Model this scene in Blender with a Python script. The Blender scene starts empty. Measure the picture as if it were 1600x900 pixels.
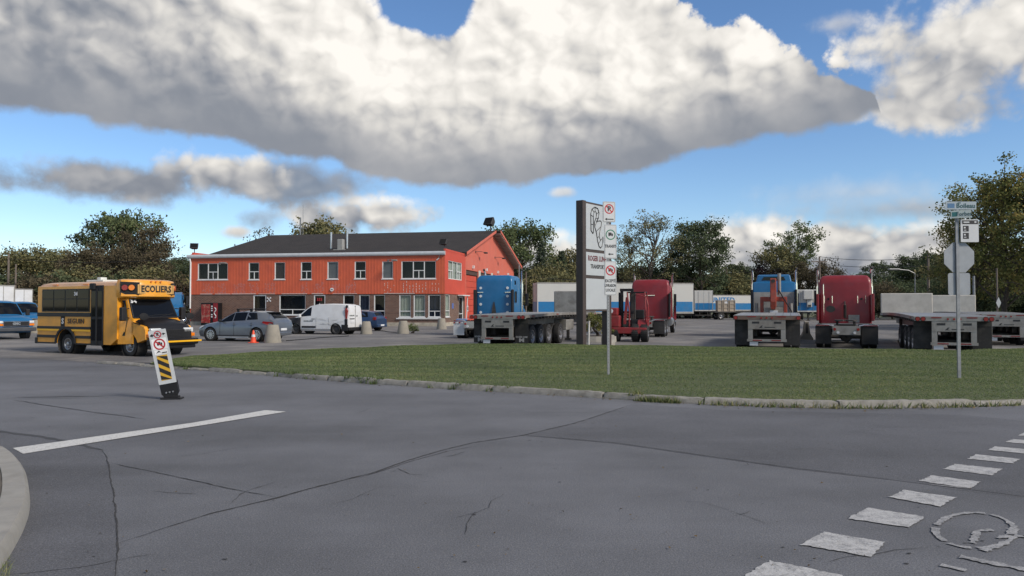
import bpy, bmesh, math, random
import numpy as np
from mathutils import Vector, Matrix
R = math.radians
random.seed(7)
SC = bpy.context.scene
COL = SC.collection

# ------------------------------------------------------------------ camera
FPX, HOR, CAMH = 1156.0, 478.0, 1.85          # focal length in photo pixels, horizon row, eye height
PITCH = math.atan((HOR - 450.0) / FPX)
cam_d = bpy.data.cameras.new('camera')
cam = bpy.data.objects.new('camera', cam_d)
COL.objects.link(cam)
cam.location = (0, 0, CAMH)
cam.rotation_euler = (R(90) + PITCH, 0, 0)
cam_d.sensor_width = 36.0
cam_d.lens = 36.0 * FPX / 1600.0
cam_d.clip_start = 0.1
cam_d.clip_end = 5000
SC.camera = cam

def ray(x, y):
    a, b = (x - 800) / FPX, -(y - 450) / FPX
    c, s = math.cos(PITCH), math.sin(PITCH)
    return Vector((a, c - b * s, s + b * c))
def P(x, y, z=0.0):
    d = ray(x, y)
    return Vector((0, 0, CAMH)) + d * ((z - CAMH) / d.z)
def at(x, Y):
    return (x - 800) / FPX * Y
def zat(y, Y):
    return CAMH + (HOR - y) / FPX * Y
def proj(p):
    c, s = math.cos(PITCH), math.sin(PITCH)
    dz = p[2] - CAMH
    f = p[1] * c + dz * s
    u = -p[1] * s + dz * c
    return 800 + FPX * p[0] / f, 450 - FPX * u / f

# ------------------------------------------------------------------ light
SUN_AZ, SUN_EL = R(125), R(36)                # clockwise from the view direction (+Y): behind the camera, to the right
sd = bpy.data.lights.new('sun', 'SUN')
sd.energy = 1.5
sd.angle = R(14)
sd.color = (1.0, 0.90, 0.78)
sun = bpy.data.objects.new('sun', sd)
COL.objects.link(sun)
sdir = Vector((math.sin(SUN_AZ) * math.cos(SUN_EL), math.cos(SUN_AZ) * math.cos(SUN_EL), math.sin(SUN_EL)))
sun.rotation_euler = (-sdir).to_track_quat('-Z', 'Y').to_euler()
sun.location = sdir * 200

SC.view_settings.view_transform = 'Standard'
SC.view_settings.look = 'None'
SC.view_settings.gamma = 1
SC.view_settings.use_curve_mapping = False
SC.view_settings.exposure = 1.36

# ------------------------------------------------------------------ world: sky texture and cumulus by direction
class X:
    """a socket with arithmetic"""
    nt = None
    def __init__(s, sock): s.s = sock
    @staticmethod
    def m(op, *a, clamp=False):
        n = X.nt.nodes.new('ShaderNodeMath'); n.operation = op; n.use_clamp = clamp
        for i, v in enumerate(a):
            if isinstance(v, X): X.nt.links.new(v.s, n.inputs[i])
            else: n.inputs[i].default_value = v
        return X(n.outputs[0])
    def __add__(s, o): return X.m('ADD', s, o)
    __radd__ = __add__
    def __sub__(s, o): return X.m('SUBTRACT', s, o)
    def __rsub__(s, o): return X.m('SUBTRACT', o, s)
    def __mul__(s, o): return X.m('MULTIPLY', s, o)
    __rmul__ = __mul__
    def __truediv__(s, o): return X.m('DIVIDE', s, o)
    def min(s, o): return X.m('MINIMUM', s, o)
    def max(s, o): return X.m('MAXIMUM', s, o)
    def ss(s, a, b):
        n = X.nt.nodes.new('ShaderNodeMapRange'); n.interpolation_type = 'SMOOTHSTEP'
        X.nt.links.new(s.s, n.inputs[0]); n.inputs[1].default_value = a; n.inputs[2].default_value = b
        return X(n.outputs[0])

def AE(x, y):
    d = ray(x, y).normalized()
    return math.atan2(d.x, d.y), math.asin(d.z)

def make_world():
    w = bpy.data.worlds.new('World'); SC.world = w; w.use_nodes = True
    nt = w.node_tree; nt.nodes.clear(); X.nt = nt
    N, L = nt.nodes.new, nt.links.new
    out = N('ShaderNodeOutputWorld')
    STR = 0.11
    sky = N('ShaderNodeTexSky'); sky.sky_type = 'NISHITA'; sky.sun_disc = False
    sky.sun_elevation = SUN_EL; sky.sun_rotation = SUN_AZ
    sky.altitude = 50; sky.air_density = 1.0; sky.dust_density = 0.05; sky.ozone_density = 3.0
    tc = N('ShaderNodeTexCoord'); sep = N('ShaderNodeSeparateXYZ'); L(tc.outputs['Generated'], sep.inputs[0])
    x, y, z = (X(sep.outputs[i]) for i in range(3))
    az = X.m('ARCTAN2', x, y); el = X.m('ARCSINE', z)
    def vec(scale, off=(0, 0, 0)):
        mp = N('ShaderNodeMapping'); L(tc.outputs['Generated'], mp.inputs[0])
        mp.inputs['Scale'].default_value = (scale[0], scale[1], scale[2]); mp.inputs['Location'].default_value = off
        return mp.outputs[0]
    def noise(scale, detail, rough=.55, off=(0, 0, 0), st=1.0, dist=0.0):
        n = N('ShaderNodeTexNoise'); L(vec((scale, scale, scale * st), off), n.inputs['Vector'])
        n.inputs['Scale'].default_value = 1; n.inputs['Detail'].default_value = detail
        n.inputs['Roughness'].default_value = rough; n.inputs['Distortion'].default_value = dist
        return X(n.outputs['Fac'])
    def billow(off=(0, 0, 0)):
        # rounded puffs with sharp creases between them, in four sizes
        b = None
        for k, (f, w) in enumerate(((6.0, .80), (13.0, .46), (28.0, .22), (60.0, .10))):
            n = noise(f, 1.0 if f < 20 else 0.0, .45, tuple(o * f + k * 7.3 for o in off), st=1.2)
            t = X.m('ABSOLUTE', n * 2.0 - 1.0) * w
            b = t if b is None else b + t
        return b
    # two looks at the same puffs, a little apart towards the light, give the relief
    LO = (-.011, .001, -.013)
    bA = billow(); bB = billow(LO)
    nA = noise(12, 6, .6); nlow = noise(4.6, 2, .5, (3.1, 1.7, 0.4)); fine = noise(40, 4, .62)
    relief = (bA - bB) * 1.15 + (bA - .40) * .34 + (fine - .5) * .20
    edge = (bA - .40) * 1.0 + (nA - .5) * .9 + (fine - .5) * .5
    def curve(pts):
        n = N('ShaderNodeFloatCurve'); c = n.mapping.curves[0]
        q = sorted((AE(*p) for p in pts))
        q = [((a + .8) / 1.6, min(max(e / .9, 0), 1)) for a, e in q]
        c.points[0].location = q[0]; c.points[1].location = q[-1]
        for p in q[1:-1]: c.points.new(*p)
        for p in c.points: p.handle_type = 'VECTOR'
        n.mapping.extend = 'HORIZONTAL'; n.mapping.update()
        L(((az + .8) / 1.6).s, n.inputs['Value'])
        return X(n.outputs[0]) * .9
    base = curve([(-150, 178), (0, 182), (100, 192), (200, 206), (330, 224), (420, 240), (520, 262), (600, 288), (650, 300), (735, 302),
                  (800, 298), (860, 282), (1000, 274), (1050, 258), (1110, 236), (1200, 224), (1290, 208), (1330, 196), (1360, 178), (1430, 168), (1700, 160)])
    top = curve([(-150, -420), (900, -420), (1040, -60), (1100, 0), (1165, 20), (1190, 52), (1250, 66), (1315, 84), (1352, 104),
                 (1370, 138), (1380, 225), (1480, 420), (1700, 470)])
    above = el - base
    d1 = (above * 1.0 + edge * .022).min((top - el) + edge * .085)
    gx, gy = AE(655, -8)
    gap = 1.0 - X.m('SQRT', ((az - gx) / .062) * ((az - gx) / .062) + ((el - gy) / .042) * ((el - gy) / .042))
    d1 = d1.min((gap * -.055) + edge * .04)
    a1 = d1.ss(-.002, .010)
    # light inside the main cloud: grey flat base, white crown, dull towards the left
    left = az.ss(-.56, -.20)
    l1 = above.ss(.012, .15) * (left * .36 + .30) + (nlow - .5) * .50 + (nA - .5) * (above.ss(.0, .12) * .30 + .12) + relief * (above.ss(.015, .11) * .85 + .12) + .25
    def blob(px, py, rx, ry, amp=.9, soft=.35, flat=0.0):
        a0, e0 = AE(px, py); ra, re = rx / FPX, ry / FPX
        u = (az - a0) / ra; v = (el - e0) / re
        d = 1.0 - X.m('SQRT', u * u + v * v)
        if flat: d = d.min((v + flat) * 1.6)
        return (d + edge * amp).ss(0, soft), v
    layers = [(a1, l1)]
    def add(px, py, rx, ry, amp, soft, lo, hi, rel=.8, op=1.0, flat=0.0):
        a, v = blob(px, py, rx, ry, amp, soft, flat)
        layers.insert(0, (a * op, v.ss(-.9, 1.0) * (hi - lo) + lo + relief * rel + (nlow - .5) * .3))
    # (pixel centre, radii, raggedness, softness, darkest, lightest)
    add(1505, 85, 190, 108, 1.15, .5, .48, .86, .9)
    add(1445, 155, 80, 60, 1.0, .5, .50, .85, .8)
    add(1310, 35, 60, 22, 1.3, .9, .6, .8, .5, .6)
    add(170, 285, 260, 48, 1.0, .6, .16, .40, .7)
    add(335, 270, 105, 42, 1.0, .45, .12, .95, .9)
    add(470, 288, 175, 46, .9, .7, .10, .28, .5, .9)
    add(580, 335, 130, 46, 1.0, .45, .18, 1.05, 1.0)
    add(395, 345, 45, 32, 1.2, .8, .14, .3, .5, .8)
    add(372, 362, 42, 18, 1.1, .6, .5, .95, .7)
    add(880, 300, 32, 14, 1.1, .7, .6, .9, .4, .8)
    add(1360, 300, 200, 42, .9, 1.1, .55, .8, .4, .55)
    add(1430, 325, 190, 26, .8, .9, .30, .5, .3, .75)
    add(1330, 398, 300, 62, .8, .4, .30, .80, 1.2)
    add(1160, 385, 130, 52, .9, .5, .32, .80, 1.1)
    add(850, 398, 110, 46, .9, .5, .5, .92, .9)
    add(60, 420, 330, 24, .9, 1.0, .55, .8, .4, .6)
    # the rest of the sky, out of the picture, carries the same kind of broken cumulus
    outm = (X.m('ABSOLUTE', az).ss(.68, .82)).max(el.ss(.46, .58))
    layers = [(a * (1.0 - outm), l) for a, l in layers]
    def generic():
        gen = (noise(3.0, 4, .55, (5, 2, 1)) - .50) + .06
        return gen.ss(0, .10) * el.ss(.02, .12), .50 + (noise(5.5, 3, .5, (3.1, 1.7, 0.4)) - .5) * 1.6
    def ramp(f):
        r = N('ShaderNodeValToRGB'); L(f.s, r.inputs[0]); e = r.color_ramp.elements
        cols = [(0, (.19, .215, .265)), (.22, (.27, .29, .33)), (.45, (.46, .46, .47)), (.72, (.74, .715, .675)), (1.0, (.98, .94, .88))]
        e[0].position, e[0].color = 0, (*cols[0][1], 1); e[1].position, e[1].color = 1, (*cols[-1][1], 1)
        for p, c in cols[1:-1]:
            k = e.new(p); k.color = (*c, 1)
        return r.outputs[0]
    g = N('ShaderNodeHueSaturation'); g.inputs['Saturation'].default_value = SKY_SAT; g.inputs['Value'].default_value = SKY_VAL
    L(sky.outputs[0], g.inputs['Color'])
    wb = N('ShaderNodeMix'); wb.data_type = 'RGBA'; wb.blend_type = 'MULTIPLY'; wb.inputs[0].default_value = 1
    L(g.outputs[0], wb.inputs[6]); wb.inputs[7].default_value = (*SKY_WB, 1)
    def stack(layers):
        colr = wb.outputs[2]
        for a, l in layers:
            sc = N('ShaderNodeVectorMath'); sc.operation = 'SCALE'; L(ramp(l), sc.inputs[0]); sc.inputs['Scale'].default_value = CLOUD / STR
            mx = N('ShaderNodeMix'); mx.data_type = 'RGBA'; mx.clamp_factor = True
            L(a.s, mx.inputs[0]); L(colr, mx.inputs[6]); L(sc.outputs[0], mx.inputs[7])
            colr = mx.outputs[2]
        b = N('ShaderNodeBackground'); b.inputs[1].default_value = STR; L(colr, b.inputs[0])
        return b.outputs[0]
    ga, gl = generic()
    ga2, gl2 = generic()
    far = stack([(ga, gl)])
    near = stack([(ga2 * outm, gl2)] + layers)
    # one sky; the finely drawn clouds are only worked out in the quarter they stand in
    zone = X.m('LESS_THAN', X.m('ABSOLUTE', az), .83) * X.m('LESS_THAN', el, .59) * X.m('GREATER_THAN', el, 0.0)
    ms = N('ShaderNodeMixShader'); L(zone.s, ms.inputs[0]); L(far, ms.inputs[1]); L(near, ms.inputs[2]); L(ms.outputs[0], out.inputs[0])
SKY_SAT, SKY_VAL, SKY_WB, CLOUD = 1.08, 0.475, (.95, .99, 1.07), 0.405
make_world()

# ------------------------------------------------------------------ helpers: meshes, things, parts
class MB:
    def __init__(s): s.v = []; s.f = []; s.mi = []; s.M = None
    def add(s, vs, fs, m=0):
        o = len(s.v)
        if s.M is not None: vs = [s.M @ Vector(p) for p in vs]
        s.v += [tuple(p) for p in vs]
        s.f += [tuple(o + i for i in f) for f in fs]; s.mi += [m] * len(fs)
        return s
    def box(s, x0, x1, y0, y1, z0, z1, m=0):
        return s.add([(x0, y0, z0), (x1, y0, z0), (x1, y1, z0), (x0, y1, z0), (x0, y0, z1), (x1, y0, z1), (x1, y1, z1), (x0, y1, z1)],
                     [(0, 3, 2, 1), (4, 5, 6, 7), (0, 1, 5, 4), (1, 2, 6, 5), (2, 3, 7, 6), (3, 0, 4, 7)], m)
    def rbox(s, x0, x1, y0, y1, z0, z1, r=.03, seg=2, m=0, zonly=False):
        bm = bmesh.new(); bmesh.ops.create_cube(bm, size=1)
        for v in bm.verts:
            v.co = ((x0 + x1) / 2 + v.co.x * (x1 - x0), (y0 + y1) / 2 + v.co.y * (y1 - y0), (z0 + z1) / 2 + v.co.z * (z1 - z0))
        es = [e for e in bm.edges if (not zonly) or abs(e.verts[0].co.z - e.verts[1].co.z) > 1e-6]
        bmesh.ops.bevel(bm, geom=es, offset=r, segments=seg, profile=.5, affect='EDGES')
        bm.verts.index_update()
        s.add([v.co.copy() for v in bm.verts], [[v.index for v in f.verts] for f in bm.faces], m); bm.free()
        return s
    def cyl(s, p0, p1, r0, r1=None, n=12, cap=True, m=0):
        p0, p1 = Vector(p0), Vector(p1); r1 = r0 if r1 is None else r1
        d = (p1 - p0).normalized(); a = d.orthogonal().normalized(); b = d.cross(a)
        vs = []
        for k in range(n):
            t = 2 * math.pi * k / n; q = a * math.cos(t) + b * math.sin(t)
            vs += [p0 + q * r0, p1 + q * r1]
        fs = [(2 * k, 2 * ((k + 1) % n), 2 * ((k + 1) % n) + 1, 2 * k + 1) for k in range(n)]
        if cap: fs += [tuple(2 * k for k in range(n))[::-1], tuple(2 * k + 1 for k in range(n))]
        return s.add(vs, fs, m)
    def tube(s, pts, r, n=6, m=0, r1=None):
        pts = [Vector(p) for p in pts]; vs = []; fs = []; K = len(pts)
        for i, p in enumerate(pts):
            d = (pts[min(i + 1, K - 1)] - pts[max(i - 1, 0)]).normalized()
            ref = Vector((0, 0, 1)) if abs(d.z) < .9 else Vector((1, 0, 0))
            a = d.cross(ref).normalized(); b = d.cross(a)
            rr = r if r1 is None else r + (r1 - r) * i / (K - 1)
            vs += [p + (a * math.cos(2 * math.pi * k / n) + b * math.sin(2 * math.pi * k / n)) * rr for k in range(n)]
        for i in range(K - 1):
            fs += [(i * n + k, i * n + (k + 1) % n, (i + 1) * n + (k + 1) % n, (i + 1) * n + k) for k in range(n)]
        fs += [tuple(range(n)), tuple(range((K - 1) * n, K * n))]
        return s.add(vs, fs, m)
    def prism(s, poly, axis, a0, a1, m=0):
        """polygon in the two other axes, pushed along axis"""
        def pt(p, a): return {'x': (a, p[0], p[1]), 'y': (p[0], a, p[1]), 'z': (p[0], p[1], a)}[axis]
        n = len(poly)
        vs = [pt(p, a0) for p in poly] + [pt(p, a1) for p in poly]
        return s.add(vs, [tuple(range(n))[::-1], tuple(range(n, 2 * n))] + [(k, (k + 1) % n, n + (k + 1) % n, n + k) for k in range(n)], m)
    def loft(s, secs, cap=True, m=0):
        n = len(secs[0]); vs = [p for q in secs for p in q]; fs = []
        for i in range(len(secs) - 1):
            fs += [(i * n + k, i * n + (k + 1) % n, (i + 1) * n + (k + 1) % n, (i + 1) * n + k) for k in range(n)]
        if cap: fs += [tuple(range(n))[::-1], tuple(range((len(secs) - 1) * n, len(secs) * n))]
        return s.add(vs, fs, m)
    def lathe(s, prof, n=20, axis='x', c=(0, 0, 0), m=0):
        """prof: (along axis, radius)"""
        vs = []; K = len(prof)
        for a, r in prof:
            for k in range(n):
                t = 2 * math.pi * k / n; u, w = r * math.cos(t), r * math.sin(t)
                q = {'x': (a, u, w), 'y': (u, a, w), 'z': (u, w, a)}[axis]
                vs.append((q[0] + c[0], q[1] + c[1], q[2] + c[2]))
        fs = [(i * n + k, i * n + (k + 1) % n, (i + 1) * n + (k + 1) % n, (i + 1) * n + k) for i in range(K - 1) for k in range(n)]
        return s.add(vs, fs, m)
    def mesh(s, name, mats, smooth=None):
        me = bpy.data.meshes.new(name); me.from_pydata(s.v, [], s.f)
        mats = mats if isinstance(mats, (list, tuple)) else [mats]
        for mt in mats: me.materials.append(mt)
        if any(s.mi): me.polygons.foreach_set('material_index', s.mi)
        bm = bmesh.new(); bm.from_mesh(me); bmesh.ops.recalc_face_normals(bm, faces=bm.faces); bm.to_mesh(me); bm.free()
        if smooth is not None:
            me.polygons.foreach_set('use_smooth', [True] * len(me.polygons)); me.set_sharp_from_angle(angle=R(smooth))
        me.update()
        return me
    def build(s, name, mats, parent=None, smooth=None, label=None, bevel=None, loc=None):
        return link(name, s.mesh(name, mats, smooth), parent, label, bevel, loc)

def link(name, me, parent=None, label=None, bevel=None, loc=None, rz=0):
    o = bpy.data.objects.new(name, me); COL.objects.link(o)
    if parent: o.parent = parent
    if label: o['label'] = label
    if loc is not None: o.location = loc
    if rz: o.rotation_euler = (0, 0, rz)
    if bevel:
        b = o.modifiers.new('bevel', 'BEVEL'); b.width = bevel; b.segments = 2; b.limit_method = 'ANGLE'; b.angle_limit = R(40)
    return o

def tag(o, label, cat, group=None):
    o['label'] = label; o['category'] = cat
    if group: o['group'] = group
    return o
def thing(name, label, cat, loc=(0, 0, 0), heading=0, group=None):
    o = bpy.data.objects.new(name, None); COL.objects.link(o); o.empty_display_size = .2
    o.location = loc; o.rotation_euler = (0, 0, -R(heading))
    return tag(o, label, cat, group)
def struct(o, kind='structure'):
    o['kind'] = kind; return o
def copy_tree(o, parent=None):
    c = o.copy(); COL.objects.link(c); c.parent = parent
    for ch in list(o.children): copy_tree(ch, c)
    return c
_tcache = {}
def text_mb(body, size, depth=.004, align='CENTER', bold=0.0, sx=1.0):
    """flat lettering as geometry: (x to the right, z up), facing -y"""
    key = (body, size, depth, align, bold, sx)
    if key not in _tcache:
        cu = bpy.data.curves.new('t', 'FONT'); cu.body = body; cu.size = size; cu.extrude = depth / 2; cu.align_x = align; cu.align_y = 'CENTER'
        cu.offset = bold; cu.resolution_u = 2; cu.space_character = 1.05
        ob = bpy.data.objects.new('t', cu); COL.objects.link(ob)
        me = bpy.data.meshes.new_from_object(ob)
        vs = [(v.co.x * sx, -v.co.z, v.co.y) for v in me.vertices]; fs = [tuple(p.vertices) for p in me.polygons]
        bpy.data.objects.remove(ob); bpy.data.curves.remove(cu); bpy.data.meshes.remove(me)
        _tcache[key] = (vs, fs)
    return _tcache[key]
def put_text(mb, body, size, origin, right, up=(0, 0, 1), m=0, bold=0.0, sx=1.0, depth=.006, align='CENTER'):
    vs, fs = text_mb(body, size, depth, align, bold, sx)
    o, r, u = Vector(origin), Vector(right).normalized(), Vector(up).normalized(); n = r.cross(u)
    mb.add([o + r * v[0] + u * v[2] + n * (-v[1]) for v in vs], fs, m)

# ------------------------------------------------------------------ materials
MATS = {}
def mat(name, col, rough=.6, metal=0.0, var=.18, vs=3.0, bump=0.0, bs=40.0, coat=0.0, dirt=None, dirt_s=2.0, dirt_a=.5, spec=.5):
    """painted / plain surface with soft mottling, optional grime patches and fine relief"""
    if name in MATS: return MATS[name]
    m = bpy.data.materials.new(name); m.use_nodes = True; nt = m.node_tree; N, L = nt.nodes.new, nt.links.new
    b = nt.nodes['Principled BSDF']; b.inputs['Roughness'].default_value = rough; b.inputs['Metallic'].default_value = metal
    b.inputs['Coat Weight'].default_value = coat; b.inputs['Coat Roughness'].default_value = .12
    b.inputs['Specular IOR Level'].default_value = spec
    tc = N('ShaderNodeTexCoord')
    n = N('ShaderNodeTexNoise'); L(tc.outputs['Object'], n.inputs['Vector']); n.inputs['Scale'].default_value = vs; n.inputs['Detail'].default_value = 5
    r = N('ShaderNodeMapRange'); L(n.outputs['Fac'], r.inputs[0]); r.inputs[1].default_value = .3; r.inputs[2].default_value = .7
    r.inputs[3].default_value = 1 - var; r.inputs[4].default_value = 1 + var * .6
    mx = N('ShaderNodeVectorMath'); mx.operation = 'SCALE'; mx.inputs[0].default_value = col; L(r.outputs[0], mx.inputs['Scale'])
    c = mx.outputs[0]
    if dirt:
        d = N('ShaderNodeTexNoise'); L(tc.outputs['Object'], d.inputs['Vector']); d.inputs['Scale'].default_value = dirt_s; d.inputs['Detail'].default_value = 8
        d.inputs['Roughness'].default_value = .65
        q = N('ShaderNodeMapRange'); L(d.outputs['Fac'], q.inputs[0]); q.inputs[1].default_value = .48; q.inputs[2].default_value = .68; q.inputs[4].default_value = dirt_a
        k = N('ShaderNodeMix'); k.data_type = 'RGBA'; L(q.outputs[0], k.inputs[0]); L(c, k.inputs[6]); k.inputs[7].default_value = (*dirt, 1)
        c = k.outputs[2]
    L(c, b.inputs['Base Color'])
    if bump:
        bn = N('ShaderNodeTexNoise'); L(tc.outputs['Object'], bn.inputs['Vector']); bn.inputs['Scale'].default_value = bs; bn.inputs['Detail'].default_value = 4
        bp = N('ShaderNodeBump'); bp.inputs['Strength'].default_value = bump; bp.inputs['Distance'].default_value = .02
        L(bn.outputs['Fac'], bp.inputs['Height']); L(bp.outputs[0], b.inputs['Normal'])
    MATS[name] = m
    return m

def lamp(name, col, e=0.0):
    m = mat(name, col, .15, var=.08, coat=.6)
    return m

M_ORANGE = mat('bus_yellow', (.74, .320, .022), .32, coat=.4, var=.10, dirt=(.30, .17, .05), dirt_s=1.6, dirt_a=.30)
M_STRIPE = mat('bright_yellow', (.80, .42, .01), .4, var=.06)
M_BLACK = mat('black_paint', (.009, .009, .011), .42, var=.2, coat=.0, spec=.35)
M_RUBBER = mat('tyre_rubber', (.018, .018, .019), .85, var=.3, dirt=(.06, .055, .05), dirt_a=.4)
M_PLAST = mat('black_plastic', (.014, .014, .016), .6, var=.2, spec=.35)
M_STEEL = mat('rim_steel', (.42, .42, .43), .38, .85, var=.25, dirt=(.12, .10, .09), dirt_a=.6)
M_ALLOY = mat('alloy', (.62, .63, .65), .3, .9, var=.1)
M_CHROME = mat('chrome', (.82, .83, .85), .10, 1.0, var=.05)
M_WHITE = mat('white_paint', (.62, .63, .64), .38, coat=.3, var=.06, dirt=(.45, .44, .42), dirt_s=1.3, dirt_a=.35)
M_BLUE = mat('fleet_blue', (.004, .112, .270), .40, coat=.2, var=.08, dirt=(.05, .12, .25), dirt_s=1.5, dirt_a=.35)
M_RED = mat('truck_red', (.205, .009, .015), .45, coat=.12, var=.12, dirt=(.16, .04, .05), dirt_s=1.4, dirt_a=.45)
M_LIFT = mat('lift_red', (.230, .018, .022), .5, var=.2, dirt=(.10, .05, .04), dirt_s=4, dirt_a=.6)
M_CRANE = mat('crane_orange', (.32, .055, .032), .5, var=.15, dirt=(.12, .06, .05), dirt_s=4, dirt_a=.6)
M_ALU = mat('deck_aluminium', (.30, .305, .31), .45, .55, var=.15, dirt=(.17, .16, .15), dirt_s=3, dirt_a=.55)
M_ALUP = mat('aluminium_panel', (.29, .282, .262), .55, .3, var=.18, dirt=(.13, .115, .10), dirt_s=2.6, dirt_a=.6)
M_HEAD = mat('headboard_pale', (.50, .48, .43), .6, .1, var=.10, dirt=(.36, .34, .30), dirt_s=2.4, dirt_a=.5)
M_FRAME = mat('frame_grime', (.035, .034, .033), .75, var=.35, dirt=(.10, .085, .07), dirt_a=.5)
def dark_glass():
    m = bpy.data.materials.new('dark_glass'); m.use_nodes = True; nt = m.node_tree; nt.nodes.clear(); N, L = nt.nodes.new, nt.links.new
    o = N('ShaderNodeOutputMaterial'); d = N('ShaderNodeBsdfDiffuse'); d.inputs[0].default_value = (.006, .007, .009, 1); g = N('ShaderNodeBsdfGlossy'); g.inputs['Roughness'].default_value = .04
    f = N('ShaderNodeLayerWeight'); f.inputs[0].default_value = .5; pw = N('ShaderNodeMath'); pw.operation = 'POWER'; L(f.outputs['Facing'], pw.inputs[0]); pw.inputs[1].default_value = 5
    a = N('ShaderNodeMath'); a.operation = 'MULTIPLY_ADD'; L(pw.outputs[0], a.inputs[0]); a.inputs[1].default_value = .6; a.inputs[2].default_value = .03
    mx = N('ShaderNodeMixShader'); L(a.outputs[0], mx.inputs[0]); L(d.outputs[0], mx.inputs[1]); L(g.outputs[0], mx.inputs[2]); L(mx.outputs[0], o.inputs[0])
    return m
M_GLASS = dark_glass()
M_REDL = lamp('red_lens', (.24, .006, .008))
M_AMBL = lamp('amber_lens', (.75, .20, .01))
M_CLEAR = lamp('clear_lens', (.62, .64, .66))
M_REFL = mat('red_reflector', (.20, .015, .015), .4, var=.1)
M_FLAP = mat('mud_flap', (.022, .022, .022), .8, var=.3, dirt=(.08, .075, .07), dirt_a=.5)
M_PLATE = mat('plate_white', (.62, .64, .66), .5, var=.1)
M_CONC = mat('concrete', (.36, .345, .31), .9, var=.18, vs=5, bump=.35, bs=60, dirt=(.20, .19, .16), dirt_s=5, dirt_a=.55)
M_CURB = mat('curb_concrete', (.25, .24, .215), .92, var=.25, vs=6, bump=.6, bs=50, dirt=(.15, .14, .12), dirt_s=7, dirt_a=.7)
M_WALK = mat('sidewalk_concrete', (.30, .285, .25), .92, var=.14, vs=2, bump=.3, bs=120, dirt=(.26, .24, .21), dirt_s=3, dirt_a=.6)
M_POST = mat('galvanised', (.26, .27, .28), .5, .6, var=.18, vs=9)
M_SIGNW = mat('sign_white', (.53, .55, .56), .45, var=.05)
M_SIGNG = mat('sign_back', (.29, .31, .33), .5, .35, var=.12, vs=4)
M_INK = mat('sign_black', (.02, .02, .022), .5, var=.1)
M_SRED = mat('sign_red', (.45, .02, .03), .5, var=.1)
M_SGREEN = mat('sign_green', (.01, .16, .09), .5, var=.1)
M_WOODP = mat('pole_wood', (.15, .125, .105), .9, var=.25, vs=4, bump=.3)

def surf_nodes(name, rough=.9):
    m = bpy.data.materials.new(name); m.use_nodes = True; nt = m.node_tree
    b = nt.nodes['Principled BSDF']; b.inputs['Roughness'].default_value = rough
    return m, nt, b
class S:
    """short node writing for a surface material"""
    def __init__(s, nt):
        s.nt = nt; s.tc = nt.nodes.new('ShaderNodeTexCoord'); X.nt = nt
    def noise(s, scale, detail=5, rough=.55, st=(1, 1, 1), off=(0, 0, 0), dist=0):
        X.nt = s.nt
        mp = s.nt.nodes.new('ShaderNodeMapping'); s.nt.links.new(s.tc.outputs['Object'], mp.inputs[0])
        mp.inputs['Scale'].default_value = st; mp.inputs['Location'].default_value = off
        n = s.nt.nodes.new('ShaderNodeTexNoise'); s.nt.links.new(mp.outputs[0], n.inputs['Vector'])
        n.inputs['Scale'].default_value = scale; n.inputs['Detail'].default_value = detail; n.inputs['Roughness'].default_value = rough
        n.inputs['Distortion'].default_value = dist
        return X(n.outputs['Fac'])
    def vor(s, scale, feature='F1'):
        n = s.nt.nodes.new('ShaderNodeTexVoronoi'); n.feature = feature; s.nt.links.new(s.tc.outputs['Object'], n.inputs['Vector'])
        n.inputs['Scale'].default_value = scale
        return n
    def mix(s, f, a, b):
        k = s.nt.nodes.new('ShaderNodeMix'); k.data_type = 'RGBA'
        if isinstance(f, X): s.nt.links.new(f.s, k.inputs[0])
        else: k.inputs[0].default_value = f
        for i, c in ((6, a), (7, b)):
            if isinstance(c, tuple): k.inputs[i].default_value = (*c, 1)
            else: s.nt.links.new(c, k.inputs[i])
        return k.outputs[2]
    def scale(s, c, f):
        k = s.nt.nodes.new('ShaderNodeVectorMath'); k.operation = 'SCALE'
        if isinstance(c, tuple): k.inputs[0].default_value = c
        else: s.nt.links.new(c, k.inputs[0])
        s.nt.links.new(f.s, k.inputs['Scale'])
        return k.outputs[0]
    def bump(s, b, h, strength=.4, dist=.02):
        k = s.nt.nodes.new('ShaderNodeBump'); k.inputs['Strength'].default_value = strength; k.inputs['Distance'].default_value = dist
        s.nt.links.new(h.s, k.inputs['Height']); s.nt.links.new(k.outputs[0], b.inputs['Normal'])

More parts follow.
